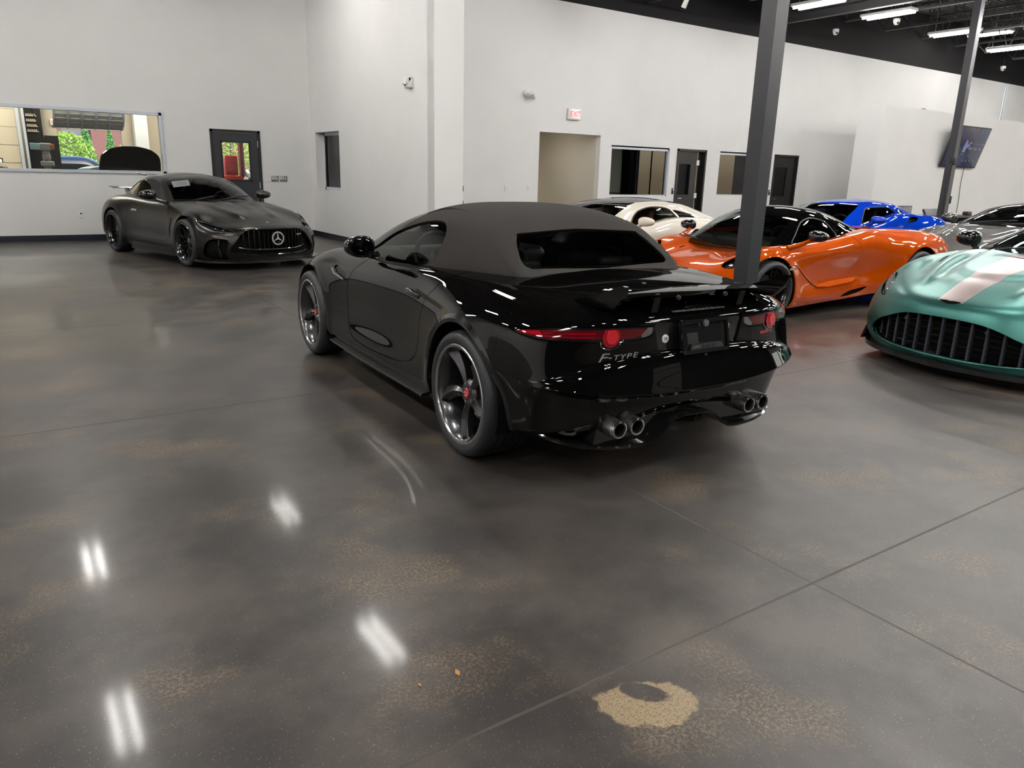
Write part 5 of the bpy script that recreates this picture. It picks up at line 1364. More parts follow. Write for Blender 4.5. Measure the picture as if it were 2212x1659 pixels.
# ------------------------------------------------------------------ matte dark coupe by the far wall
def dark_coupe():
    car = empty('matte_coupe', (2.524, 15.005, 0), -1.327, 'matte dark bronze-grey coupe with a rear wing, facing out from the far wall', 'car')
    P = mat('matte_bronze_grey', (.027, .0245, .0225), .275, .92, .12, .3); bump(P, 700, .06, .0005)
    rows = [
     T('-.85 0 .24;-.82 .45 .24;-.76 .70 .22;-.60 .84 .2;-.36 .90 .18;0 .92 .17;.42 .90 .16;.9 .89 .15;1.4 .885 .15;1.95 .89 .15;2.32 .90 .15;2.70 .91 .15;3.02 .90 .14;3.32 .84 .12;3.55 .58 .11;3.63 .33 .11;3.66 0 .11'),
     T('-.97 0 .36;-.94 .45 .35;-.86 .74 .32;-.66 .89 .3;-.38 .955 .29;0 .975 .28;.42 .95 .27;.9 .93 .26;1.4 .925 .26;1.95 .93 .26;2.32 .95 .26;2.70 .97 .27;3.02 .955 .26;3.34 .885 .25;3.58 .62 .25;3.66 .35 .25;3.69 0 .25'),
     T('-1.0 0 .48;-.97 .45 .47;-.88 .75 .45;-.67 .90 .43;-.37 .965 .42;0 .985 .42;.42 .95 .41;.9 .915 .40;1.4 .91 .39;1.95 .915 .39;2.32 .95 .40;2.70 .98 .42;3.02 .96 .40;3.34 .88 .39;3.58 .62 .39;3.675 .35 .39;3.71 0 .39'),
     T('-.99 0 .60;-.96 .45 .6;-.86 .75 .58;-.66 .90 .57;-.37 .965 .57;0 .99 .58;.42 .95 .57;.9 .91 .55;1.4 .905 .54;1.95 .91 .53;2.32 .945 .54;2.70 .975 .57;3.02 .95 .54;3.30 .865 .52;3.54 .62 .52;3.64 .35 .53;3.68 0 .53'),
     T('-.97 0 .72;-.94 .45 .72;-.83 .74 .70;-.63 .88 .69;-.37 .95 .71;0 .97 .73;.42 .935 .71;.9 .90 .69;1.4 .895 .67;1.95 .895 .66;2.32 .915 .67;2.70 .93 .70;3.0 .90 .665;3.22 .80 .615;3.46 .58 .605;3.57 .33 .61;3.62 0 .61'),
     T('-.95 0 .82;-.91 .43 .82;-.79 .68 .81;-.59 .82 .82;-.34 .89 .85;0 .90 .86;.42 .885 .84;.9 .875 .81;1.4 .87 .79;1.95 .865 .785;2.32 .865 .79;2.68 .86 .795;2.93 .81 .75;3.10 .70 .68;3.32 .51 .655;3.44 .30 .655;3.49 0 .655'),
     T('-.90 0 .90;-.86 .40 .90;-.73 .58 .90;-.53 .69 .915;-.30 .74 .935;0 .765 .945;.42 .79 .935;.9 .80 .91;1.4 .80 .895;1.95 .79 .895;2.30 .765 .885;2.60 .73 .85;2.80 .67 .805;2.95 .58 .755;3.14 .42 .72;3.25 .25 .715;3.30 0 .715'),
     T('-.6 0 .96;-.58 .28 .96;-.5 .42 .955;-.36 .5 .955;-.2 .52 .96;.05 .54 .965;.42 .56 .96;.9 .57 .94;1.4 .57 .93;1.9 .56 .935;2.15 .50 .925;2.35 .46 .90;2.5 .42 .875;2.62 .36 .845;2.75 .27 .83;2.83 .16 .825;2.87 0 .825'),
     [(x, 0, z) for x, z in zip((-.2, -.18, -.12, -.05, .05, .2, .5, .9, 1.4, 1.7, 1.85, 1.95, 2.03, 2.1, 2.16, 2.2, 2.23), (.98, .98, .98, .98, .98, .97, .96, .95, .95, .95, .95, .945, .94, .935, .93, .93, .93))]]
    B = patch(rows, 230, 110, fit=4)
    swell(B, 0, .355, .42, .06, .012); swell(B, 2.7, .355, .42, .06, .012)
    ridge(B, [(1.95, .43), (2.5, .40), (3.0, .30), (3.25, .22)], .075, .024, 5.2); ridge(B, [(1.95, .18), (2.5, .16), (3.0, .10)], .10, -.010, 5.2)
    B = renorm(B); BF = B
    f = sd_poly(XY(B), [(-.5, -.1), (-.3, .45), (.2, .6), (.9, .68), (1.6, .67), (1.85, .5), (1.95, -.1)])
    _, B = split(B, np.where(B.A[:, 1] > 5.8, f, -1.))
    for cx in (0, 2.7): B = arch_cut(B, cx, .365, .392)
    front = lambda m: m.A[:, 0] > 12.2
    gp = smooth_poly([(.001, .600), (.30, .598), (.44, .582)], 5, False).tolist() + smooth_poly([(.53, .530), (.61, .43), (.685, .325), (.675, .275), (.60, .245), (.45, .228), (.001, .222)], 5, False).tolist() + [(-.2, .222), (-.2, .600)]
    hole, B = panel(B, gp, YZ, 0, mask=front)
    lampp = smooth_poly([(.595, .572), (.66, .618), (.74, .662), (.82, .695), (.885, .712), (.893, .690), (.865, .62), (.79, .562), (.70, .543), (.63, .547)], 5)
    lamp, B = panel(B, lampp, YZ, .005, mask=lambda m: m.A[:, 0] > 11.6)
    intake, B = panel(B, smooth_poly([(.70, .43), (.78, .458), (.875, .445), (.925, .36), (.925, .21), (.82, .165), (.70, .165), (.735, .26)], 5), YZ, 0, mask=lambda m: (m.A[:, 0] > 12.3) & (m.V[:, 0] > 2.9))
    door, B = panel(B, smooth_poly([(2.06, .93), (1.98, .82), (2.02, .73), (2.07, .64), (2.04, .45), (1.95, .34), (1.5, .315), (1.0, .32), (.66, .36), (.55, .48), (.54, .67), (.60, .84), (.66, .97), (1.3, 1.05), (2.0, 1.0)], 5), XZ, .006, mask=lambda m: (m.V[:, 1] > .5) & (m.A[:, 1] < 6.6))
    vent, B = panel(B, [(2.14, .70), (2.175, .70), (2.16, .60), (2.10, .40), (2.08, .36), (2.09, .52), (2.13, .62)], XZ, 0, mask=lambda m: m.V[:, 1] > .5)
    bonnet, B = panel(B, [(9.6, 6.45), (11, 6.15), (12, 5.95), (13, 5.75), (14, 5.6), (17, 5.6), (17, 9), (9.3, 9), (9.2, 7)], UV, .005)
    put('body', B, P, car); put('bonnet', bonnet, P, car); doors = put('door', door, P, car, True)
    for d, h in zip(doors, MIR):
        p, n = surf(BF, .78, .745, 'side'); obj('door_handle', h(rbox((0, 0, 0), (.19, .035, .02), .009, 3).xf(decal_matrix(p, n))), K['chrome'], d)
    # lamps
    lo = put('headlight', lamp, K['gloss_black'], car, True, .03)
    for l, h in zip(lo, MIR):
        l.data.materials[0] = K['lamp_clear']
        bk = M(lamp.V - lamp.N * .05, lamp.F, lamp.N); obj('lamp_bowl', h(bk), K['bowl'], l)
        for y, z, r in ((.70, .59, .026), (.765, .605, .028)):
            p, n = surf(BF, y, z, 'front'); obj('projector', h(ball((0, 0, -.03), (r, r, r), 16, 10).xf(decal_matrix(p, n))), K['chrome'], l)
        st = [surf(BF, y, z, 'front') for y, z in ((.64, .603), (.70, .636), (.76, .664), (.82, .685), (.87, .697))]
        obj('daylight_strip', h(tube([p - n * .012 for p, n in st], .012, 8)), K['lamp_silver'], l)
        st = [surf(BF, y, z, 'front') for y, z in ((.63, .556), (.70, .553), (.77, .562))]
        obj('daylight_strip', h(tube([p - n * .010 for p, n in st], .006, 8)), K['lamp_silver'], l)
    # grille
    zt = lambda y: np.interp(y, [0, .30, .44, .53, .61, .685], [.60, .598, .582, .53, .43, .325]) - .008
    zb = lambda y: np.interp(y, [0, .30, .45, .55, .64, .69], [.305, .305, .315, .335, .36, .40])
    xf = lambda y: np.interp(y, [0, .2, .35, .5, .6, .7], [3.68, 3.67, 3.63, 3.545, 3.47, 3.36])
    go = obj('grille_recess', sym(M(hole.V - np.array([.10, 0, 0]), hole.F, hole.N, hole.A)), K['dark'], car)
    gr = obj('grille_bars', join(*bars_x(19, -.62, .62, zt, zb, xf, .016, .05)), K['gloss_black'], car)
    edge = [(xf(y), y, zt(y) + .008) for y in np.linspace(-.60, .60, 31)]
    rim = np.array([[*(np.array(q))] for q in gp if q[0] >= 0]); R3 = [(xf(y) + .008, y, z) for y, z in rim]; R3 = R3[::-1] + [(x, -y, z) for x, y, z in R3][1:]
    obj('grille_surround', tube(R3, .012, 8, closed=True), K['gloss_black'], go)
    obj('grille_strip', tube([(xf(abs(y)) + .004, y, zb(abs(y)) - .004) for y in np.linspace(-.62, .62, 25)], .008, 8), K['chrome'], go)
    # round star emblem
    st = empty; c0 = (3.70, 0, .457)
    e = obj('star_emblem', M(*(lambda q: (q.V + np.array(c0), q.F))(lathe([(.082, -.006), (.092, -.010), (.100, -.004), (.100, .010), (.082, .010)], 48, 'X', closed=True))), K['badge'], car)
    e2 = join(*[M(*(lambda q: (q.V, q.F))(prism([(-.013, 0), (0, .085), (.013, 0)], -.006, .008, 'YZ'))).xf(Matrix.Translation(c0) @ Matrix.Rotation(a, 4, 'X')) for a in (0, 2 * PI / 3, 4 * PI / 3)])
    obj('star', e2, K['badge'], e); obj('emblem_back', lathe([(0, .012), (.09, .012), (.09, .02)], 32, 'X').xf(Matrix.Translation((3.68, 0, .457)) @ Matrix.Rotation(PI, 4, 'Z')), K['piano'], e)
    p, n = surf(BF, .0, .675, 'front'); obj('bonnet_badge', lathe([(0, .004), (.022, .004), (.026, 0)], 24, 'Z').xf(decal_matrix(p, n)), K['steel'], car)
    obj('grille_badge', box((xf(.42) + .012, .42, .50), (.006, .10, .016), .35), K['steel'], car)
    for io, h in zip(put('side_intake', M(intake.V - intake.N * .05, intake.F, intake.N, intake.A, intake.C), K['dark'], car, True, 0), MIR):
        obj('intake_blade', h(tube([surf(BF, y, z, 'front')[0] + np.array([-.03, 0, 0]) for y, z in ((.78, .44), (.80, .33), (.77, .2))], .018, 8)), K['gloss_black'], io)
    for v in put('fender_vent', M(vent.V - vent.N * .02, vent.F, vent.N, vent.A, vent.C), K['dark'], car, True, 0): pass
    # splitter and sills
    sp = smooth_poly([(2.96, .97), (3.25, .95), (3.50, .78), (3.66, .48), (3.73, 0)], 6, False); sp = np.vstack([sp, sp[::-1][1:] * np.array([1, -1])]); n = len(sp)
    V = [(x, y, .135) for x, y in sp] + [(x, y, .110) for x, y in sp] + [(x - .16, y * .93, .16) for x, y in sp]
    F = [(i, i + n, i + n + 1, i + 1) for i in range(n - 1)] + [(i + 2 * n, i, i + 1, i + 2 * n + 1) for i in range(n - 1)] + [(i + n, i + 2 * n, i + 2 * n + 1, i + n + 1) for i in range(n - 1)]
    obj('front_splitter', M(V, F), K['gloss_black'], car)
    lipp = obj('lower_mesh', sym(M(*(lambda q: (q.V, q.F, np.tile([1., 0, 0], (len(q.V), 1))))(bb(3.45, 3.56, 0, .55, .14, .22)))), K['dark'], car)
    for h in MIR: obj('side_sill', h(join(prism([(.55, .90), (.75, .985), (2.2, .985), (2.3, .92)], .125, .165, 'XY'), prism([(.5, .88), (.7, .95), (2.2, .95), (2.3, .88)], .165, .24, 'XY'))), K['satin_black'], car)
    for cx in (0, 2.7):
        for h in MIR: obj('wheel_arch_liner', h(arch_liner(cx, .365, .392, .95)), K['dark'], car)
        for sd in (1, -1): wheel(car, cx, .99 - .15, .355, .288, .30, 'mesh', sd, K['rim_black'], K['rim_black'], hi=False)
    obj('undertray', bb(-.6, 3.3, -.6, .6, .13, .17), K['dark'], car)
    # cabin
    g = [
     T('-.72 0 .93;-.70 .28 .93;-.62 .46 .92;-.35 .60 .915;.15 .72 .915;.8 .78 .89;1.4 .785 .875;1.88 .73 .885;2.06 .40 .92;2.12 0 .93'),
     T('-.60 0 1.0;-.58 .28 .998;-.5 .45 .99;-.25 .585 .99;.2 .705 1.0;.8 .765 .98;1.38 .765 .955;1.76 .70 .96;1.93 .39 .99;1.98 0 1.0'),
     T('-.25 0 1.14;-.24 .26 1.135;-.18 .42 1.125;.05 .55 1.125;.38 .66 1.14;.82 .70 1.14;1.28 .685 1.11;1.50 .625 1.12;1.67 .35 1.15;1.72 0 1.16'),
     T('.10 0 1.26;.10 .25 1.252;.14 .40 1.24;.3 .50 1.235;.52 .59 1.245;.86 .615 1.26;1.12 .60 1.245;1.24 .54 1.25;1.38 .31 1.275;1.44 0 1.285'),
     T('.32 0 1.315;.32 .15 1.315;.36 .24 1.31;.46 .30 1.31;.62 .35 1.32;.87 .365 1.325;1.05 .35 1.315;1.13 .32 1.31;1.22 .18 1.31;1.27 0 1.315'),
     [(x, 0, z) for x, z in zip((.5, .52, .56, .62, .72, .87, .98, 1.04, 1.08, 1.11), (1.345, 1.346, 1.348, 1.35, 1.354, 1.357, 1.354, 1.35, 1.345, 1.342))]]
    H = renorm(patch(g, 170, 80, fit=4))
    sw, H = panel(H, smooth_poly([(-.02, 1.035), (.22, 1.115), (.50, 1.195), (.8, 1.240), (1.08, 1.236), (1.27, 1.185), (1.40, 1.085), (1.49, .98), (1.47, .925), (1.0, .945), (.5, .97), (.15, 1.0)], 5), XZ, 0, mask=lambda m: m.V[:, 1] > .3)
    ws, H = panel(H, [(7.12, .15), (7.10, 3.25), (9.5, 3.25), (9.5, .15)], UV, .003)
    rw, H = panel(H, [(-.5, 1.0), (2.2, 1.0), (2.2, 3.0), (-.5, 3.0)], UV, .003)
    put('cabin_shell', H, P, car); put('windscreen', ws, K['glass_ws'], car, sk=0); put('rear_window', rw, K['glass_black'], car, sk=0)
    sw.V -= sw.N * .008
    qw, sw = split(sw, .60 - (sw.V[:, 0] - (sw.V[:, 2] - 1.1) * .18)); _, sw = split(sw, .635 - (sw.V[:, 0] - (sw.V[:, 2] - 1.1) * .18)) if False else (None, sw)
    put('quarter_window', qw, K['gloss_black'], car, True, 0); put('side_window', sw, K['glass_black'], car, True, 0)
    for sd in (1, -1):
        pp = np.array([(.60 + (z - 1.1) * .18, (.735 if z < 1.05 else .70 if z < 1.15 else .66) * sd, z) for z in (.97, 1.08, 1.19)]); obj('window_post', tube(pp, .014, 6), K['gloss_black'], car)
        door_mirror(car, (1.62, 1.0, 1.02), (.10, .135, .072), sd, K['gloss_black'], (1.85, .80, .90), K['gloss_black'], .026)
        q = rbox((.38, sd * .555, 1.318), (.30, .05, .018), .008, 3, ry=.10); obj('roof_rail_fin', q, K['gloss_black'], car)
    cabin(car, .15, 1.9, .70, .28, .92, K['leather'], 1.72, sz=.36)
    obj('interior_mirror', rbox((1.40, 0, 1.20), (.06, .24, .07), .02), K['plastic'], car)
    # wing
    V = []
    for y in np.linspace(-.66, .66, 15):
        for u, t in ((0, .004), (.25, .016), (.6, .012), (1, .0), (1, -.006), (.5, -.008), (.1, -.008)): V.append((-.56 - u * .27 , y, 1.055 + t + .03 * u))
    F = [(i * 7 + j, (i + 1) * 7 + j, (i + 1) * 7 + (j + 1) % 7, i * 7 + (j + 1) % 7) for i in range(14) for j in range(7)] + [tuple(range(7)), tuple(reversed(range(98, 105)))]
    wg = obj('rear_wing', M(V, F), K['gloss_black'], car)
    for sd in (1, -1):
        obj('wing_post', prism([(-.60, 1.06), (-.72, 1.06), (-.66, .92), (-.48, .94)], sd * .42 - .012, sd * .42 + .012, 'XZ'), K['gloss_black'], wg)
    wp = [obj('wiper', join(tube(smooth_poly([(2.08, y, .955), (1.98, y + .3, .998), (1.92, y + .55, 1.005)], 4, False), .010, 6)), K['plastic'], car) for y in (-.45, .0)]
    for d in doors: pass
    sheet_on(car, ws, 1.50, -.40, .26, .21, 'white price sheet behind the windscreen of the matte coupe', -.22, True)
    return car
dark_coupe()
# ------------------------------------------------------------------ orange mid-engined car
MID_ROWS = [
 T('-.80 0 .2;-.78 .45 .2;-.72 .75 .2;-.58 .86 .19;-.36 .89 .19;0 .90 .19;.40 .90 .19;.80 .87 .19;1.25 .86 .16;1.75 .87 .14;2.3 .90 .12;2.67 .90 .12;3.0 .88 .12;3.28 .78 .11;3.50 .48 .11;3.58 .24 .11;3.60 0 .11'),
 T('-.88 0 .36;-.86 .45 .36;-.79 .77 .35;-.63 .90 .34;-.37 .94 .32;0 .955 .32;.40 .94 .32;.80 .89 .31;1.25 .87 .27;1.75 .895 .23;2.3 .93 .21;2.67 .94 .22;3.0 .91 .21;3.29 .80 .19;3.51 .49 .19;3.59 .25 .19;3.61 0 .19'),
 T('-.92 0 .52;-.90 .45 .52;-.83 .77 .51;-.66 .91 .49;-.38 .955 .48;0 .97 .47;.40 .945 .46;.80 .875 .43;1.25 .845 .38;1.75 .865 .34;2.3 .925 .33;2.67 .95 .34;3.0 .905 .32;3.27 .80 .30;3.48 .50 .30;3.55 .26 .30;3.57 0 .30'),
 T('-.92 0 .64;-.90 .45 .64;-.82 .77 .63;-.66 .90 .62;-.38 .95 .62;0 .97 .61;.40 .945 .60;.80 .88 .55;1.25 .845 .49;1.75 .855 .46;2.3 .915 .46;2.67 .945 .48;3.0 .895 .45;3.23 .80 .42;3.42 .53 .41;3.49 .28 .40;3.51 0 .40'),
 T('-.90 0 .74;-.87 .45 .74;-.79 .75 .73;-.63 .88 .73;-.37 .93 .75;0 .95 .76;.40 .935 .75;.80 .895 .69;1.25 .87 .62;1.75 .87 .60;2.3 .90 .60;2.67 .92 .62;2.97 .865 .57;3.16 .77 .52;3.33 .54 .48;3.41 .30 .47;3.43 0 .47'),
 T('-.85 0 .83;-.81 .43 .83;-.73 .68 .83;-.57 .81 .84;-.34 .86 .86;0 .875 .88;.40 .875 .87;.80 .88 .82;1.25 .885 .76;1.75 .875 .73;2.3 .875 .73;2.67 .87 .735;2.93 .80 .67;3.07 .70 .60;3.20 .53 .545;3.28 .32 .52;3.31 0 .52'),
 T('-.76 0 .87;-.72 .38 .87;-.62 .57 .875;-.47 .68 .89;-.28 .73 .91;0 .76 .93;.40 .79 .935;.85 .82 .935;1.3 .825 .88;1.75 .805 .825;2.25 .785 .80;2.62 .77 .79;2.83 .71 .735;2.95 .61 .665;3.05 .47 .61;3.12 .28 .585;3.15 0 .58'),
 T('-.45 0 .90;-.42 .28 .90;-.35 .42 .905;-.22 .50 .91;-.08 .54 .92;.15 .57 .93;.45 .62 .94;.9 .66 .94;1.35 .66 .87;1.75 .64 .82;2.2 .60 .78;2.5 .52 .755;2.64 .46 .715;2.74 .38 .68;2.82 .28 .655;2.88 .16 .645;2.90 0 .645'),
 [(x, 0, z) for x, z in zip((.0, .02, .05, .1, .17, .3, .55, .95, 1.4, 1.75, 2.0, 2.15, 2.24, 2.3, 2.36, 2.4, 2.42), (.93, .93, .93, .93, .93, .93, .93, .92, .86, .81, .775, .755, .745, .735, .73, .725, .725))]]
def orange_car():
    car = empty('orange_supercar', (9.541, 5.882, 0), 3.091, 'glossy orange mid-engined sports car with a black roof, behind the near column', 'car')
    P = mat('orange_metallic', (.52, .072, .001), .35, .22, 1., .01, spec=0.); bump(P, 900, .03, .0003)
    rows = MID_ROWS
    B = patch(rows, 240, 110, fit=4)
    swell(B, 0, .345, .41, .07, .010); swell(B, 2.67, .327, .38, .06, .012)
    ridge(B, [(2.35, .55), (2.7, .60), (3.0, .58)], .10, .012, 5.2)
    B = renorm(B); BF = B
    f = sd_poly(XY(B), [(.5, -.1), (.5, .5), (.9, .62), (1.4, .68), (2.0, .66), (2.25, .5), (2.35, -.1)])
    _, B = split(B, np.where(B.A[:, 1] > 6.2, f, -1.))
    B = arch_cut(B, 0, .352, .385); B = arch_cut(B, 2.67, .335, .362)
    low = lambda m: m.V[:, 1] > .5
    door, B = panel(B, [(2.40, .86), (2.52, .77), (2.45, .68), (2.43, .60), (2.31, .59), (2.22, .54), (2.10, .45), (1.98, .385), (1.89, .34), (1.70, .33), (1.45, .345), (1.30, .365), (1.26, .48), (1.19, .60), (1.14, .72), (1.18, .80), (1.30, .88), (1.4, .99), (2.0, 1.0)], XZ, .006, mask=lambda m: low(m) & (m.A[:, 1] < 6.6))
    sint, B = panel(B, smooth_poly([(1.40, .185), (1.27, .245), (1.05, .275), (.92, .285), (1.02, .235), (1.2, .195)], 5), XZ, 0, mask=low)
    top, B = panel(B, smooth_poly([(1.64, .872), (1.45, .912), (1.22, .952), (1.08, .962), (1.2, .93), (1.42, .885)], 4), XZ, 0, mask=low)
    lamp, B = panel(B, smooth_poly([(2.82, .745), (2.95, .80), (3.08, .76), (3.14, .66), (3.10, .57), (3.0, .56), (2.9, .64)], 5), XY, .004, mask=lambda m: m.A[:, 1] > 3.6)
    nose, B = panel(B, [(.001, .17), (.55, .17), (.70, .20), (.66, .30), (.45, .33), (.2, .30), (-.1, .30), (-.1, .17)], YZ, 0, mask=lambda m: m.A[:, 0] > 13)
    bonnet, B = panel(B, [(11.3, 6.3), (12.4, 6.1), (14, 5.9), (17, 5.9), (17, 9), (10.5, 9), (10.6, 7)], UV, .004)
    put('body', B, P, car); put('bonnet', bonnet, P, car); doors = put('door', door, P, car, True)
    for q in (sint, top):
        if q is not None: put('side_intake', M(q.V - q.N * .035, q.F, q.N, q.A, q.C), K['dark'], car, True, 0)
    put('nose_intake', M(nose.V - nose.N * .05, nose.F, nose.N, nose.A, nose.C), K['dark'], car, sk=0)
    bowl = M(lamp.V - lamp.N * .04, lamp.F, lamp.N, lamp.A, lamp.C)
    for l, h in zip(put('headlight', bowl, K['gloss_black'], car, True, 0), MIR):
        for x, y in ((3.0, .70), (2.95, .74), (3.06, .66)):
            p, n = surf(BF, x, y, 'top'); obj('lamp_unit', h(ball(p - n * .03, (.03, .03, .02), 14, 8)), K['chrome'], l)
        p = [surf(BF, x, y, 'top') for x, y in ((2.86, .755), (2.96, .785), (3.06, .75), (3.12, .66))]
        obj('lamp_strip', h(tube([a + b * -.012 for a, b in p], .008, 6)), K['lamp_silver'], l)
    # side blade rising into the door recess
    for h in MIR:
        pts = [(2.44, .595), (2.31, .59), (2.10, .45), (1.90, .335), (1.70, .322), (1.30, .36), (1.12, .395)]
        L = []
        for x, z in pts: p, n = surf(BF, x, z, 'side'); L.append(p + n * .004)
        obj('side_blade_edge', h(tube(smooth_poly(L, 4, False), .007, 6)), P, car)
        sh = prism([(1.90, .335), (1.70, .325), (1.28, .362), (1.10, .40), (1.30, .40), (1.75, .372), (1.93, .372)], .845, .905, 'XZ'); sh.V[:, 1] += np.where(sh.V[:, 2] > .37, -.055, 0)
        obj('side_shelf', h(sh), P, car)
    p, n = surf(BF, 2.38, .555, 'side')
    for h in MIR:
        mm = obj('door_badge', h(join(box((0, 0, 0), (.10, .022, .004)).xf(decal_matrix(p, n)))), K['steel'], car)
        obj('badge_tip', h(box((.055, 0, .001), (.03, .024, .004)).xf(decal_matrix(p, n))), K['red_cap'], mm, label='red tip of the side badge')
    # glass canopy
    g = [
     T('.62 0 .90;.62 .30 .90;.68 .48 .90;.88 .60 .90;1.25 .70 .86;1.75 .74 .80;2.2 .74 .77;2.50 .66 .755;2.62 .36 .725;2.66 0 .72'),
     T('.72 0 .97;.72 .28 .965;.78 .45 .955;.98 .57 .945;1.30 .68 .92;1.75 .715 .87;2.12 .715 .84;2.38 .645 .82;2.52 .35 .80;2.56 0 .80'),
     T('.95 0 1.06;.95 .26 1.055;1.0 .40 1.045;1.14 .52 1.03;1.38 .61 1.02;1.75 .64 1.01;2.02 .63 .98;2.15 .58 .96;2.30 .33 .95;2.34 0 .95'),
     T('1.18 0 1.135;1.18 .24 1.13;1.22 .36 1.12;1.32 .45 1.11;1.48 .52 1.115;1.72 .545 1.11;1.88 .535 1.085;1.95 .50 1.075;2.07 .29 1.085;2.11 0 1.09'),
     T('1.35 0 1.178;1.35 .14 1.176;1.38 .22 1.172;1.44 .28 1.168;1.55 .32 1.17;1.69 .33 1.165;1.78 .32 1.155;1.82 .30 1.15;1.91 .17 1.152;1.95 0 1.155'),
     [(x, 0, z) for x, z in zip((1.48, 1.49, 1.51, 1.55, 1.6, 1.66, 1.71, 1.75, 1.78, 1.8), (1.193, 1.194, 1.195, 1.196, 1.197, 1.195, 1.192, 1.189, 1.186, 1.184))]]
    H = renorm(patch(g, 170, 80, fit=4))
    sw, H = panel(H, smooth_poly([(2.20, .80), (2.10, .90), (1.94, 1.03), (1.78, 1.075), (1.62, 1.06), (1.52, 1.02), (1.43, .92), (1.41, .865), (1.7, .815), (2.0, .78)], 5), XZ, 0, mask=lambda m: m.V[:, 1] > .3)
    qw, H = panel(H, smooth_poly([(1.47, 1.055), (1.25, 1.04), (1.02, .985), (1.05, .95), (1.28, .895), (1.36, .90)], 5), XZ, 0, mask=lambda m: m.V[:, 1] > .3)
    ws, H = panel(H, [(7.10, .1), (7.08, 3.1), (9.5, 3.1), (9.5, .1)], UV, .003)
    rw, H = panel(H, [(-.5, .9), (2.3, .9), (2.3, 2.8), (-.5, 2.8)], UV, .003)
    put('black_roof', H, K['black_paint'], car, label='gloss black roof and pillars'); put('windscreen', ws, K['glass_green'], car, sk=0); put('rear_window', rw, K['glass_dark'], car, sk=0)
    for q in (sw, qw): q.V -= q.N * .008
    put('side_window', sw, K['glass_mid'], car, True, 0); put('quarter_window', qw, K['glass_dark'], car, True, 0)
    for h in MIR:
        L = []
        for x, z in smooth_poly([(2.20, .80), (2.10, .90), (1.94, 1.03), (1.78, 1.075), (1.62, 1.06), (1.52, 1.02), (1.43, .92), (1.41, .865)], 3, False):
            d = (H.V[:, 0] - x) ** 2 + (H.V[:, 2] - z) ** 2 + (H.V[:, 1] < .3) * 9; L.append(H.V[np.argmin(d)])
        obj('window_seal', h(tube(L, .007, 6)), K['seal'], car)
    orange_trim = mat('orange_trim_leather', (.50, .14, .02), .5)
    cabin(car, .85, 2.4, .64, .28, .82, K['leather'], 2.22, sy=.33, sx=1.52, sz=.20)
    for sd in (1, -1):
        obj('seat_edge', join(*[tube(smooth_poly([(1.46, sd * .33 + k * .20, .28), (1.30, sd * .33 + k * .21, .54), (1.16, sd * .33 + k * .16, .85)], 5, False), .02, 8) for k in (-1, 1)]), orange_trim, car)
        door_mirror(car, (2.12, 1.00, .905), (.085, .125, .062), sd, K['gloss_black'], (2.40, .84, .775), P, .022)
        mb = rbox((2.09, sd * 1.0, .845), (.10, .18, .016), .007, 3, rz=-sd * .1)
        obj('wiper', tube(smooth_poly([(2.56, sd * .25, .76), (2.50, sd * .25 - .35, .80), (2.44, sd * .25 - .5, .83)], 4, False), .009, 6), K['plastic'], car)
    for cx, cz, R in ((0, .352, .385), (2.67, .335, .362)):
        for h in MIR: obj('wheel_arch_liner', h(arch_liner(cx, cz, R, .92)), K['dark'], car)
    red_cal = mat('dull_red_caliper', (.30, .02, .02), .4)
    for sd in (1, -1):
        wheel(car, 2.67, .945 - .125, .327, .258, .25, 'twin', sd, K['rim_black'], None, red_cal, K['gloss_black']); wheel(car, 0, .965 - .15, .345, .268, .30, 'twin', sd, K['rim_black'], None, red_cal, K['gloss_black'])
    obj('undertray', bb(-.6, 3.3, -.6, .6, .10, .14), K['dark'], car)
    for y in (.30, -.30): obj('tail_lamp', tube([(-.83, y - .22, .78), (-.85, y + .2, .78)], .008, 6), K['red_lens'], car)
    sheet_on(car, ws, 2.10, -.36, .42, .20, 'white price sheet behind the windscreen of the orange car', .35)
    return car
orange_car()
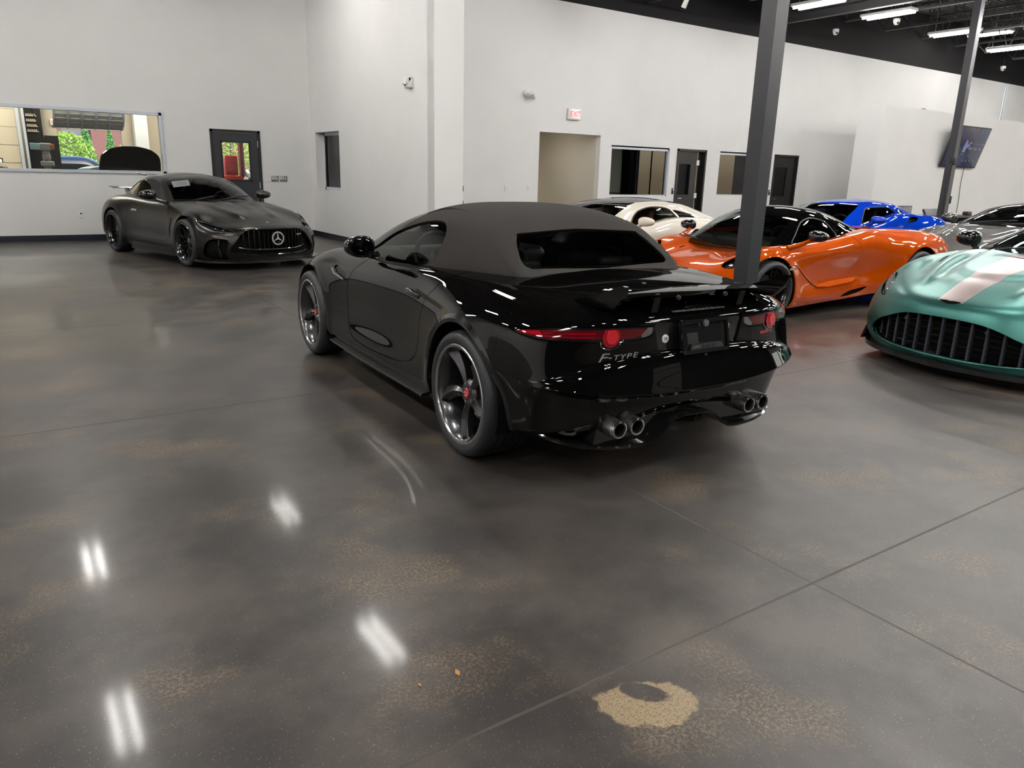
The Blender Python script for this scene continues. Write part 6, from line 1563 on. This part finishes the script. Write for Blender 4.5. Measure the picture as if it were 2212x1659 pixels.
# ------------------------------------------------------------------ front-engined grand tourers (green nearest right, grey behind it)
AST_ROWS = [
    T('-.62 0 .26;-.60 .45 .26;-.56 .70 .24;-.50 .84 .22;-.36 .90 .19;0 .92 .18;.42 .90 .17;.9 .88 .16;1.4 .875 .15;1.95 .88 .15;2.32 .90 .15;2.70 .91 .15;3.0 .89 .14;3.26 .80 .13;3.45 .55 .125;3.53 .30 .12;3.56 0 .12'),
    T('-.74 0 .36;-.72 .45 .36;-.66 .74 .33;-.54 .88 .3;-.38 .95 .29;0 .97 .28;.42 .945 .27;.9 .915 .26;1.4 .905 .26;1.95 .915 .25;2.32 .94 .25;2.70 .955 .25;3.0 .94 .23;3.26 .875 .21;3.475 .57 .20;3.555 .31 .195;3.585 0 .195'),
    T('-.78 0 .48;-.76 .45 .48;-.69 .75 .46;-.56 .89 .44;-.38 .96 .42;0 .985 .42;.42 .945 .41;.9 .90 .40;1.4 .89 .39;1.95 .90 .39;2.32 .945 .40;2.70 .97 .41;3.0 .955 .38;3.26 .900 .35;3.49 .58 .34;3.58 .32 .335;3.61 0 .335'),
    T('-.77 0 .62;-.75 .45 .62;-.68 .75 .60;-.55 .88 .58;-.38 .955 .58;0 .985 .58;.42 .94 .56;.9 .885 .55;1.4 .875 .54;1.95 .885 .54;2.32 .935 .55;2.70 .965 .56;3.0 .945 .52;3.22 .900 .48;3.46 .58 .455;3.56 .32 .475;3.595 0 .49'),
    T('-.76 0 .76;-.73 .45 .76;-.66 .73 .74;-.53 .86 .72;-.36 .93 .73;0 .955 .74;.42 .92 .72;.9 .88 .69;1.4 .87 .67;1.95 .875 .67;2.32 .91 .68;2.70 .935 .69;2.97 .925 .64;3.15 .878 .585;3.42 .57 .56;3.525 .31 .570;3.56 0 .575'),
    T('-.78 0 .90;-.75 .43 .90;-.66 .68 .87;-.51 .80 .85;-.33 .87 .85;0 .89 .86;.42 .88 .84;.9 .865 .81;1.4 .855 .79;1.95 .855 .79;2.32 .875 .80;2.69 .885 .80;2.92 .865 .755;3.06 .80 .70;3.34 .545 .645;3.455 .30 .626;3.49 0 .626'),
    T('-.66 0 .93;-.64 .38 .93;-.56 .58 .92;-.44 .68 .92;-.28 .73 .925;0 .76 .935;.42 .78 .925;.9 .785 .90;1.4 .785 .885;1.95 .79 .885;2.30 .795 .885;2.64 .785 .865;2.83 .745 .83;2.95 .66 .79;3.19 .47 .725;3.33 .27 .680;3.37 0 .678'),
    T('-.40 0 .95;-.38 .28 .95;-.32 .42 .945;-.24 .5 .945;-.12 .52 .95;.1 .54 .955;.42 .56 .95;.9 .57 .94;1.4 .57 .93;1.9 .56 .925;2.2 .55 .925;2.48 .53 .90;2.62 .48 .88;2.73 .41 .855;2.92 .31 .815;3.03 .18 .79;3.07 0 .788'),
    [(x, 0, z) for x, z in zip((-.15, -.13, -.1, -.05, .05, .2, .5, .9, 1.4, 1.85, 2.05, 2.2, 2.3, 2.38, 2.46, 2.52, 2.55), (.97, .97, .97, .97, .97, .97, .96, .95, .95, .945, .945, .94, .93, .92, .905, .895, .89))]]
AST_G = [
    T('-.60 0 .93;-.58 .28 .93;-.5 .46 .92;-.25 .60 .915;.2 .72 .91;.8 .78 .89;1.4 .785 .875;2.06 .735 .885;2.36 .40 .925;2.44 0 .93'),
    T('-.48 0 .99;-.46 .28 .99;-.38 .45 .985;-.15 .585 .98;.25 .705 .985;.8 .765 .96;1.40 .765 .945;1.92 .70 .95;2.22 .39 .975;2.30 0 .98'),
    T('-.15 0 1.10;-.14 .26 1.10;-.08 .42 1.09;.12 .55 1.09;.42 .66 1.10;.84 .70 1.10;1.30 .685 1.08;1.62 .62 1.085;1.90 .35 1.10;1.97 0 1.105'),
    T('.18 0 1.195;.18 .25 1.19;.22 .40 1.18;.36 .50 1.175;.56 .58 1.185;.88 .605 1.195;1.16 .59 1.18;1.34 .535 1.18;1.55 .31 1.20;1.62 0 1.208'),
    T('.38 0 1.24;.38 .15 1.238;.42 .24 1.235;.52 .30 1.235;.66 .35 1.242;.90 .365 1.246;1.09 .35 1.238;1.20 .32 1.232;1.33 .18 1.236;1.39 0 1.24'),
    [(x, 0, z) for x, z in zip((.55, .57, .61, .67, .77, .92, 1.04, 1.11, 1.16, 1.19), (1.262, 1.263, 1.265, 1.267, 1.27, 1.272, 1.269, 1.266, 1.263, 1.261))]]

def grand_tourer(name, pos, rz, label, P, stripe=None, detail=True, sheet=None):
    car = empty(name, pos, rz, label, 'car')
    B = patch(AST_ROWS, 250, 120, fit=4)
    swell(B, 0, .345, .41, .07, .012); swell(B, 2.70, .345, .40, .06, .010)
    # bonnet sculpture: raised dome, creases running to the corners
    d = sd_poly(XY(B), smooth_poly([(3.10, .0), (3.06, .20), (2.92, .34), (2.6, .42), (2.2, .50), (1.9, .50), (1.9, -.2), (3.0, -.2)], 5))
    B.V[:, 2] += .018 * np.clip(d / .06 + .5, 0, 1) ** 2 * (B.A[:, 1] > 5)
    ridge(B, [(2.1, .58), (2.5, .565), (2.9, .50), (3.18, .42), (3.35, .36)], .05, .019, 4.6)
    ridge(B, [(2.3, .68), (2.7, .665), (3.0, .60), (3.2, .50)], .045, -.014, 4.6)
    ridge(B, [(2.5, .48), (2.9, .42), (3.2, .33)], .05, -.014, 4.6)
    B = renorm(B); BF = B
    f = sd_poly(XY(B), [(-.3, -.1), (-.1, .45), (.3, .6), (.9, .68), (1.6, .67), (2.05, .55), (2.25, -.1)])
    _, B = split(B, np.where(B.A[:, 1] > 5.9, f, -1.))
    for cx in (0, 2.70): B = arch_cut(B, cx, .355, .382)
    front = lambda m: m.A[:, 0] > 12.2
    gp = smooth_poly([(.001, .488), (.22, .482), (.33, .468), (.42, .444), (.52, .405), (.62, .365), (.70, .315), (.735, .265), (.715, .225), (.62, .200), (.45, .186), (.25, .180), (.001, .178)], 4, False).tolist() + [(-.2, .178), (-.2, .488)]
    hole, B = panel(B, gp, YZ, 0, mask=front)
    lamp, B = panel(B, smooth_poly([(.70, .552), (.76, .545), (.83, .572), (.895, .625), (.915, .680), (.855, .712), (.785, .690), (.735, .635)], 5), YZ, .005, mask=lambda m: (m.A[:, 0] > 11.8) & (m.V[:, 0] > 2.7))
    door, B = panel(B, smooth_poly([(1.98, .95), (1.95, .8), (2.0, .65), (1.96, .45), (1.88, .33), (1.4, .31), (.9, .32), (.62, .38), (.52, .52), (.54, .7), (.62, .9), (.7, 1.0), (1.3, 1.05), (1.95, 1.0)], 5), XZ, .006, mask=lambda m: (m.V[:, 1] > .5) & (m.A[:, 1] < 6.6))
    bonnet, B = panel(B, [(9.4, 5.9), (11.5, 5.75), (12.6, 5.55), (13.3, 4.85), (13.7, 4.62), (14.5, 4.5), (17, 4.5), (17, 9), (9.2, 9), (9.1, 7)], UV, .011)
    vent, bonnet = panel(bonnet, smooth_poly([(2.62, .655), (2.82, .595), (2.86, .565), (2.80, .565), (2.60, .625)], 4), XY, .0)
    put('body', B, P, car); put('door', door, P, car, True)
    st = None
    if stripe is not None:
        def st_of(m):
            w = np.interp(m.V[:, 0], [2.0, 2.6, 3.1, 3.6], [.185, .16, .125, .095])
            return split(m, w - np.abs(m.V[:, 1]))
        s1, bonnet = st_of(bonnet)
    bo = put('bonnet', bonnet, P, car)
    if stripe is not None: put('bonnet_stripe', s1, stripe, car, sk=0, label='pale pinkish-grey centre stripe')
    for v in put('bonnet_vent', M(vent.V - vent.N * .012, vent.F, vent.N, vent.A, vent.C), K['gloss_black'], car, True, 0): pass
    # lamps
    bowl = M(lamp.V - lamp.N * .05, lamp.F, lamp.N, lamp.A, lamp.C)
    for l, h in zip(put('headlight', lamp, K['lamp_clear'], car, True, .03), MIR):
        obj('lamp_bowl', h(bowl), K['bowl'], l)
        for y, z, r in ((.775, .60, .033), (.81, .65, .024)):
            p, n = surf(BF, y, z, 'front'); obj('projector', h(ball(p - n * .035, (r, r, r), 16, 10)), K['chrome'], l)
        q = [surf(BF, y, z, 'front') for y, z in ((.79, .690), (.835, .698), (.868, .670), (.862, .63))]
        obj('daylight_strip', h(tube([a - b * .012 for a, b in q], .007, 6)), K['lamp_silver'], l)
    # grille
    obj('grille_recess', sym(M(hole.V - np.array([.11, 0, 0]), hole.F, hole.N, hole.A)), K['dark'], car)
    R3 = []
    for y, z in gp[:-2]: p, n = surf(BF, y, z, 'front'); R3.append(p + n * .002)
    R3 = [p for p in R3 if p[1] > .002]
    loop = [np.array([R3[0][0], 0, R3[0][2]])] + R3 + [np.array([R3[-1][0], 0, R3[-1][2]])]
    loop = loop + [p * np.array([1, -1, 1]) for p in loop[::-1][1:-1]]
    gy = np.array([q[0] for q in gp[:-2]])
    zt = lambda y: np.interp(y, [0, .22, .33, .42, .52, .62, .70, .735], [.488, .482, .468, .444, .405, .365, .315, .265]) - .004
    zb = lambda y: np.interp(y, [0, .25, .45, .62, .715, .735], [.178, .180, .186, .2, .225, .265]) + .004
    xf = lambda y: np.interp(y, [0, .15, .32, .45, .58, .74], [3.60, 3.595, 3.565, 3.52, 3.46, 3.34]) - .035
    obj('grille_bars', join(*bars_x(13, -.66, .66, zt, zb, xf, .016, .03)), K['slate'], car)
    hl = []
    for k in range(1, 6):
        P_ = []
        for y in np.linspace(-.70, .70, 41):
            z = zb(abs(y)) + (zt(abs(y)) - zb(abs(y))) * k / 6; P_.append((xf(abs(y)) - .012, y, z))
        hl.append(tube(P_, .0035, 5))
    obj('grille_mesh', join(*hl), K['gloss_black'], car)
    lipm = [np.array([xf(abs(y)) + .040, y, zb(abs(y)) - .006]) for y in np.linspace(-.73, .73, 41)]
    obj('grille_lip', tube(lipm, .008, 8), P, car)
    for y, z in ((-.33, .42), (.33, .42)): obj('parking_sensor', lathe([(0, .012), (.014, .012), (.016, 0)], 14, 'X').xf(Matrix.Translation((xf(abs(y)), y, z))), K['slate'], car)
    # badge: spread wings
    p, n = surf(BF, 0., .600, 'front')
    wing = [(0, .010), (.03, .016), (.09, .013), (.066, .004), (.05, -.004), (.03, -.010), (0, -.014)]
    wing = wing + [(-a, b) for a, b in wing[::-1][1:-1]]
    obj('wing_badge', prism([(a * .95, b * 1.0) for a, b in wing], -.002, .006, 'XY').xf(decal_matrix(p, n)), K['gloss_black'] if stripe is not None else K['chrome'], car)
    # splitter with upturned ends
    sp = smooth_poly([(2.95, .95), (3.18, .93), (3.40, .74), (3.57, .40), (3.64, 0)], 6, False); sp = np.vstack([sp, sp[::-1][1:] * np.array([1, -1])]); n_ = len(sp)
    V = [(x, y, .130) for x, y in sp] + [(x, y, .095) for x, y in sp] + [(x - .14, y * .94, .165) for x, y in sp]
    F = [(i, i + n_, i + n_ + 1, i + 1) for i in range(n_ - 1)] + [(i + 2 * n_, i, i + 1, i + 2 * n_ + 1) for i in range(n_ - 1)] + [(i + n_, i + 2 * n_, i + 2 * n_ + 1, i + n_ + 1) for i in range(n_ - 1)]
    so = obj('front_splitter', M(V, F), K['gloss_black'], car)
    for h in MIR:
        e = prism([(3.32, .13), (3.10, .13), (3.00, .20), (3.10, .27), (3.16, .345), (3.22, .34), (3.20, .27), (3.26, .20)], .90, .925, 'XZ'); e.V[:, 1] += (3.0 - e.V[:, 0]) * .22 + .035
        obj('splitter_end', h(e), K['gloss_black'], so)
    for h in MIR: obj('side_sill', h(prism([(.5, .88), (.75, .95), (2.2, .95), (2.3, .90)], .13, .17, 'XY')), K['gloss_black'], car)
    for cx in (0, 2.70):
        for h in MIR: obj('wheel_arch_liner', h(arch_liner(cx, .355, .382, .935)), K['dark'], car)
        for sd in (1, -1): wheel(car, cx, .965 - .13, .345, .268, .26, 'twin', sd, K['rim_black'])
    obj('undertray', bb(-.5, 3.2, -.6, .6, .12, .16), K['dark'], car)
    H = renorm(patch(AST_G, 160, 80, fit=4))
    sw, H = panel(H, smooth_poly([(.0, 1.02), (.25, 1.08), (.55, 1.145), (.85, 1.175), (1.12, 1.165), (1.34, 1.11), (1.55, 1.03), (1.66, .965), (1.64, .93), (1.0, .94), (.5, .96), (.15, .99)], 5), XZ, 0, mask=lambda m: m.V[:, 1] > .3)
    ws, H = panel(H, [(7.12, .12), (7.10, 3.25), (9.5, 3.25), (9.5, .12)], UV, .003)
    rw, H = panel(H, [(-.5, 1.0), (2.2, 1.0), (2.2, 3.0), (-.5, 3.0)], UV, .003)
    pil, H = panel(H, [(6.3, -1), (6.3, 3.4), (9.5, 3.6), (9.5, -1)], UV, .002)
    put('roof', H, K['black_paint'] if stripe is None else P, car); put('windscreen_pillar', pil, P, car); put('windscreen', ws, K['glass_ws'], car, sk=0); put('rear_window', rw, K['glass_black'], car, sk=0)
    sw.V -= sw.N * .008; put('side_window', sw, K['glass_mid'], car, True, 0)
    cow = prism([(2.20, .62), (2.36, .38), (2.43, 0), (2.36, -.38), (2.20, -.62), (2.34, -.62), (2.50, -.38), (2.56, 0), (2.50, .38), (2.34, .62)], .880, .912, 'XY'); obj('cowl', cow, K['plastic'], car)
    for y in (-.35, .15): obj('wiper', tube(smooth_poly([(2.44, y, .955), (2.30, y + .3, .995), (2.22, y + .6, 1.02)], 4, False), .009, 6), K['plastic'], car)
    for sd in (1, -1): door_mirror(car, (1.76, 1.0, .985), (.10, .12, .075), sd, K['gloss_black'] if stripe is not None else K['silver_black'], (1.95, .80, .90), K['gloss_black'], .024)
    cabin(car, .2, 2.2, .70, .28, .93, K['leather'], 2.02, sx=1.05, sz=.36)
    obj('dash_screen', rbox((1.86, -.1, .93), (.05, .5, .08), .02), K['plastic'], car)
    obj('interior_mirror', rbox((1.55, 0, 1.14), (.05, .22, .06), .02), K['plastic'], car)
    if sheet: sheet_on(car, ws, *sheet)
    return car
K['slate'] = mat('slate_grille_bars', (.055, .060, .075), .4, .3)
K['silver_black'] = mat('dark_chrome', (.20, .19, .18), .10, .9)
green = bump(mat('satin_green', (.034, .150, .130), .36, .75, .3, .3), 800, .05, .0004)
pink = mat('satin_pinkish_grey', (.30, .235, .225), .36, .70, .3, .3)
grand_tourer('green_grand_tourer', (9.594, 2.53, 0), 3.039, 'satin green sports car with a pale bonnet stripe, cut off at the right edge', green, pink)
grand_tourer('grey_grand_tourer', (14.35, 5.15, 0), 3.081, 'glossy grey sports car with a winged chrome badge, behind the green car', mat('warm_grey_paint', (.052, .048, .044), .4, .0, .8, .01, spec=.2), None, True, (1.86, -.47, .34, .20, 'white price sheet behind the windscreen of the grey car', .45))
# ------------------------------------------------------------------ white car and blue car in the back row
def mid_car(name, pos, rz, label, P, G, win, quarter, black_roof, seat_m, mirror_m, crest=0., sheet=None):
    car = empty(name, pos, rz, label, 'car')
    rows = [[(x, y, z + (crest * np.clip((j - 3) / 3, 0, 1) if x < 1.2 else 0)) for x, y, z in r] for j, r in enumerate(MID_ROWS)]
    B = patch(rows, 190, 90, fit=4)
    swell(B, 0, .345, .41, .07, .010); swell(B, 2.67, .327, .38, .06, .012)
    B = renorm(B); BF = B
    f = sd_poly(XY(B), [(.4, -.1), (.4, .5), (.8, .62), (1.4, .68), (2.0, .66), (2.15, .5), (2.25, -.1)])
    _, B = split(B, np.where(B.A[:, 1] > 6.2, f, -1.))
    B = arch_cut(B, 0, .352, .385); B = arch_cut(B, 2.67, .335, .362)
    low = lambda m: m.V[:, 1] > .5
    door, B = panel(B, smooth_poly([(2.30, .86), (2.36, .72), (2.32, .5), (2.2, .33), (1.7, .29), (1.2, .31), (.98, .40), (.88, .6), (.80, .78), (.66, .90), (.66, 1.0), (1.4, 1.02), (2.2, 1.0)], 5), XZ, .006, mask=lambda m: low(m) & (m.A[:, 1] < 6.6))
    lamp, B = panel(B, smooth_poly([(2.82, .745), (2.95, .80), (3.08, .76), (3.14, .66), (3.10, .57), (3.0, .56), (2.9, .64)], 5), XY, .004, mask=lambda m: m.A[:, 1] > 3.6)
    inlet, B = panel(B, smooth_poly([(.70, .845 + crest * .3), (.58, .93 + crest * .4), (.34, .925 + crest * .4), (.48, .865 + crest * .3)] if name.startswith('blue') else [(.66, .70), (.50, .80), (.42, .72), (.5, .55), (.6, .5)], 4), XZ, 0, mask=lambda m: low(m) & (m.A[:, 1] < 6.9))
    bonnet, B = panel(B, [(11.3, 6.3), (12.4, 6.1), (14, 5.9), (17, 5.9), (17, 9), (10.5, 9), (10.6, 7)], UV, .004)
    put('body', B, P, car); put('bonnet', bonnet, P, car); put('door', door, P, car, True)
    if inlet is not None:
        for l, h in zip(put('side_intake', M(inlet.V - inlet.N * .05, inlet.F, inlet.N, inlet.A, inlet.C), K['dark'], car, True, 0), MIR): pass
    for l, h in zip(put('headlight', M(lamp.V - lamp.N * .03, lamp.F, lamp.N, lamp.A, lamp.C), K['gloss_black'], car, True, 0), MIR):
        p, n = surf(BF, 2.98, .71, 'top'); obj('lamp_unit', h(ball(p - n * .02, (.035, .035, .02), 14, 8)), K['chrome'], l)
    H = renorm(patch(G, 160, 80, fit=4))
    sw, H = panel(H, win, XZ, 0, mask=lambda m: m.V[:, 1] > .3)
    qw, H = panel(H, quarter, XZ, 0, mask=lambda m: m.V[:, 1] > .3)
    ws, H = panel(H, [(7.12, .1), (7.10, 3.1), (9.5, 3.1), (9.5, .1)], UV, .003)
    rw, H = panel(H, [(-.5, 1.0), (2.0, 1.0), (2.0, 2.9), (-.5, 2.9)], UV, .003)
    if black_roof:
        br, H = panel(H, [(2.3, 3.1), (4.0, 3.6), (6.6, 3.62), (7.1, 3.12), (9.5, 3.12), (9.5, 6), (-.5, 6), (-.5, 3.1)], UV, .003)
        put('roof_panel', br, K['black_paint'], car, label='gloss black roof panel')
    put('cabin_shell', H, P, car); put('windscreen', ws, K['glass_green'], car, sk=0); put('rear_window', rw, K['glass_black'], car, sk=0)
    for q in (sw, qw): q.V -= q.N * .008
    for so in put('side_window', sw, K['glass_clear'], car, True, 0): pass
    put('quarter_window', qw, K['glass_dark'], car, True, 0)
    for h in MIR:   # rubber round the side glass
        L = []
        for x, z in win:
            d = (H.V[:, 0] - x) ** 2 + (H.V[:, 2] - z) ** 2 + (H.V[:, 1] < .3) * 9; L.append(H.V[np.argmin(d)])
        obj('window_seal', h(tube(L[::2], .009, 6, closed=True)), K['plastic'], car)
    cabin(car, .75, 2.25, .66, .28, .82, seat_m, 2.08, sy=.33, sx=1.36, sz=.24, dash_m=seat_m)
    for sd in (1, -1):
        door_mirror(car, (1.78, 1.02, .925), (.085, .125, .060), sd, mirror_m, (2.05, .84, .79), mirror_m, .024)
        obj('wiper', tube(smooth_poly([(2.46, sd * .25, .77), (2.38, sd * .25 - .3, .82), (2.32, sd * .25 - .45, .85)], 4, False), .009, 6), K['plastic'], car)
    obj('interior_mirror', rbox((1.85, 0, 1.02), (.05, .22, .06), .02), K['plastic'], car)
    for cx, cz, R in ((0, .352, .385), (2.67, .335, .362)):
        for h in MIR: obj('wheel_arch_liner', h(arch_liner(cx, cz, R, .92)), K['dark'], car)
    for sd in (1, -1):
        wheel(car, 2.67, .945 - .125, .327, .258, .25, 'twin', sd, K['rim_black'], simple=True); wheel(car, 0, .965 - .15, .345, .268, .30, 'twin', sd, K['rim_black'], simple=True)
    obj('undertray', bb(-.6, 3.3, -.6, .6, .10, .14), K['dark'], car)
    if sheet: sheet_on(car, ws, *sheet)
    return car
K['glass_clear'] = glassmat('clear_side_glass', (.72, .76, .74), 1.)
GW = [
    T('-.75 0 .90;-.72 .25 .90;-.60 .45 .90;-.30 .58 .90;.35 .70 .88;1.0 .76 .83;1.65 .765 .79;2.28 .68 .77;2.48 .36 .745;2.54 0 .74'),
    T('-.60 0 .95;-.57 .25 .948;-.45 .43 .945;-.15 .56 .945;.42 .68 .935;1.0 .735 .90;1.60 .735 .87;2.12 .655 .845;2.36 .35 .83;2.42 0 .83'),
    T('-.25 0 1.03;-.24 .24 1.03;-.15 .38 1.03;.12 .51 1.03;.52 .62 1.02;1.0 .665 1.02;1.45 .655 1.0;1.85 .585 .985;2.08 .33 .975;2.14 0 .975'),
    T('.10 0 1.115;.10 .22 1.115;.16 .35 1.11;.36 .46 1.11;.64 .545 1.115;1.0 .575 1.12;1.28 .56 1.105;1.52 .505 1.10;1.74 .29 1.11;1.80 0 1.115'),
    T('.38 0 1.165;.38 .13 1.165;.43 .21 1.163;.55 .28 1.163;.74 .33 1.168;1.0 .345 1.172;1.17 .335 1.168;1.30 .30 1.163;1.42 .17 1.166;1.47 0 1.17'),
    [(x, 0, z) for x, z in zip((.6, .61, .64, .69, .79, .95, 1.06, 1.13, 1.18, 1.2), (1.19, 1.191, 1.193, 1.196, 1.199, 1.2, 1.198, 1.195, 1.192, 1.19))]]
GB = [[(x + (.10 if x < .5 else 0), y, z + .02 * (j > 2)) for x, y, z in r] for j, r in enumerate(GW)]
white = mat('cream_white_paint', (.74, .69, .58), .35, 0, 1., .01)
blue = mat('bright_blue_paint', (.002, .040, .46), .4, .0, 1., .01, spec=0.)
mid_car('white_supercar', (8.565, 8.45, 0), 3.271, 'cream white sports car with tan seats, half hidden behind the black convertible', white, GW,
        smooth_poly([(1.80, .80), (1.72, .89), (1.57, 1.0), (1.35, 1.07), (1.1, 1.09), (.86, 1.065), (.75, .99), (.71, .88), (1.18, .83), (1.6, .785)], 5),
        smooth_poly([(.73, 1.05), (.45, 1.015), (.14, .96), (.35, .915), (.60, .885), (.66, .98)], 5), True, K['tan'], white)
mid_car('blue_supercar', (13.3, 7.75, 0), 3.124, 'bright blue sports car with a blue roof, behind the tail of the orange car', blue, GB,
        smooth_poly([(1.74, .84), (1.62, .99), (1.46, 1.085), (1.1, 1.105), (.88, 1.09), (.72, .98), (.71, .91), (1.24, .86)], 5),
        smooth_poly([(.66, 1.06), (.50, 1.04), (.42, 1.0), (.52, .95), (.60, .97)], 5), False, K['leather'], blue, .05, (1.86, -.42, .34, .20, 'white price sheet behind the windscreen of the blue car', .45))
# ------------------------------------------------------------------ camera, daylight
cd = bpy.data.cameras.new('camera'); cam = bpy.data.objects.new('camera', cd); COL.objects.link(cam)
cd.sensor_width = 36.; cd.lens = 1607.385 / 2212 * 36; cd.clip_start = .05; cd.clip_end = 300
yaw, pitch, roll, hh = .5964611768389426, .275283455367272, .026552809154253593, 1.481805912325942
cy, sy, cp, sp, cr, sr = math.cos(yaw), math.sin(yaw), math.cos(pitch), math.sin(pitch), math.cos(roll), math.sin(roll)
fw = np.array([sy * cp, cy * cp, -sp]); rt = np.array([cy, -sy, 0.]); up = np.cross(rt, fw)
r2 = cr * rt + sr * up; u2 = -sr * rt + cr * up
mw = Matrix.Identity(4)
for i in range(3): mw[i][0] = r2[i]; mw[i][1] = u2[i]; mw[i][2] = -fw[i]
mw[2][3] = hh
cam.matrix_world = mw
SC.camera = cam
W = bpy.data.worlds.new('sky'); SC.world = W; W.use_nodes = True
bg = W.node_tree.nodes['Background']; sky = W.node_tree.nodes.new('ShaderNodeTexSky')
sky.sky_type = 'NISHITA'; sky.sun_disc = False; sky.sun_elevation = math.radians(48); sky.sun_rotation = math.radians(150); sky.dust_density = 2.
W.node_tree.links.new(sky.outputs[0], bg.inputs[0]); bg.inputs[1].default_value = .55
sd = bpy.data.lights.new('sun', 'SUN'); sd.energy = 5.; sd.angle = .02; sd.color = (1, .95, .86)
so = bpy.data.objects.new('sun', sd); COL.objects.link(so); so.rotation_euler = (math.radians(42), 0, math.radians(-12))
# warm spots of the track lights on the recessed wall, office and hall lamps
def spot(loc, to, e, col, size=60, blend=.8, r=.06):
    l = bpy.data.lights.new('spot_lamp', 'SPOT'); l.energy = e; l.color = col; l.spot_size = math.radians(size); l.spot_blend = blend; l.shadow_soft_size = r
    o = bpy.data.objects.new('spot_lamp', l); COL.objects.link(o); o.location = loc
    o.rotation_euler = (Vector(to) - Vector(loc)).to_track_quat('-Z', 'Y').to_euler(); return o
spot((4.3, 13.6, 6.1), (5.97, 13.0, 3.9), 22, (1, .84, .62), 50)
def area(loc, rot, sx, sy_, e, col):
    l = bpy.data.lights.new('room_lamp', 'AREA'); l.shape = 'RECTANGLE'; l.size = sx; l.size_y = sy_; l.energy = e; l.color = col
    o = bpy.data.objects.new('room_lamp', l); COL.objects.link(o); o.location = loc; o.rotation_euler = rot; return o
spot((9.95, 15.0, 2.6), (10.0, 16.2, .8), 55, (1, .86, .60), 100)
area((10.3, 14.6, 2.6), (0, 0, 0), .6, .6, 9, (1, .9, .75))
area((13.2, 15.6, 2.68), (0, 0, 0), 1.2, .6, 30, (1, .95, .88))
area((17., 15.6, 2.68), (0, 0, 0), 1.2, .6, 9, (.9, .95, 1))
area((7.4, 15.6, 2.85), (0, 0, 0), 1., .6, 26, (.85, .93, 1))
for x, y in ((0, 21), (4, 21), (8, 22), (0, 24), (4, 24)): area((x, y, 5.1), (0, 0, 0), 1.5, 1.5, 190, (1, .95, .86))
for g in GF:   # daylight portals in the glazed front
    l = bpy.data.lights.new('window_portal', 'AREA'); l.shape = 'RECTANGLE'; l.size = g[3] - g[2]; l.size_y = g[1] - g[0]; l.cycles.is_portal = True
    o = bpy.data.objects.new('window_portal', l); COL.objects.link(o); o.location = (X1 + .15, (g[0] + g[1]) / 2, (g[2] + g[3]) / 2); o.rotation_euler = (0, PI / 2, 0)
SC.view_settings.view_transform = 'Standard'; SC.view_settings.look = 'None'; SC.view_settings.exposure = 0.; SC.view_settings.gamma = 1.; SC.view_settings.use_curve_mapping = False
SC.cycles.use_denoising = True; SC.cycles.max_bounces = 10; SC.cycles.diffuse_bounces = 5; SC.cycles.glossy_bounces = 5; SC.cycles.transparent_max_bounces = 16
SC.cycles.sample_clamp_indirect = 8.; SC.cycles.caustics_reflective = False; SC.cycles.caustics_refractive = False
SC.cycles.use_adaptive_sampling = True; SC.cycles.adaptive_threshold = .015
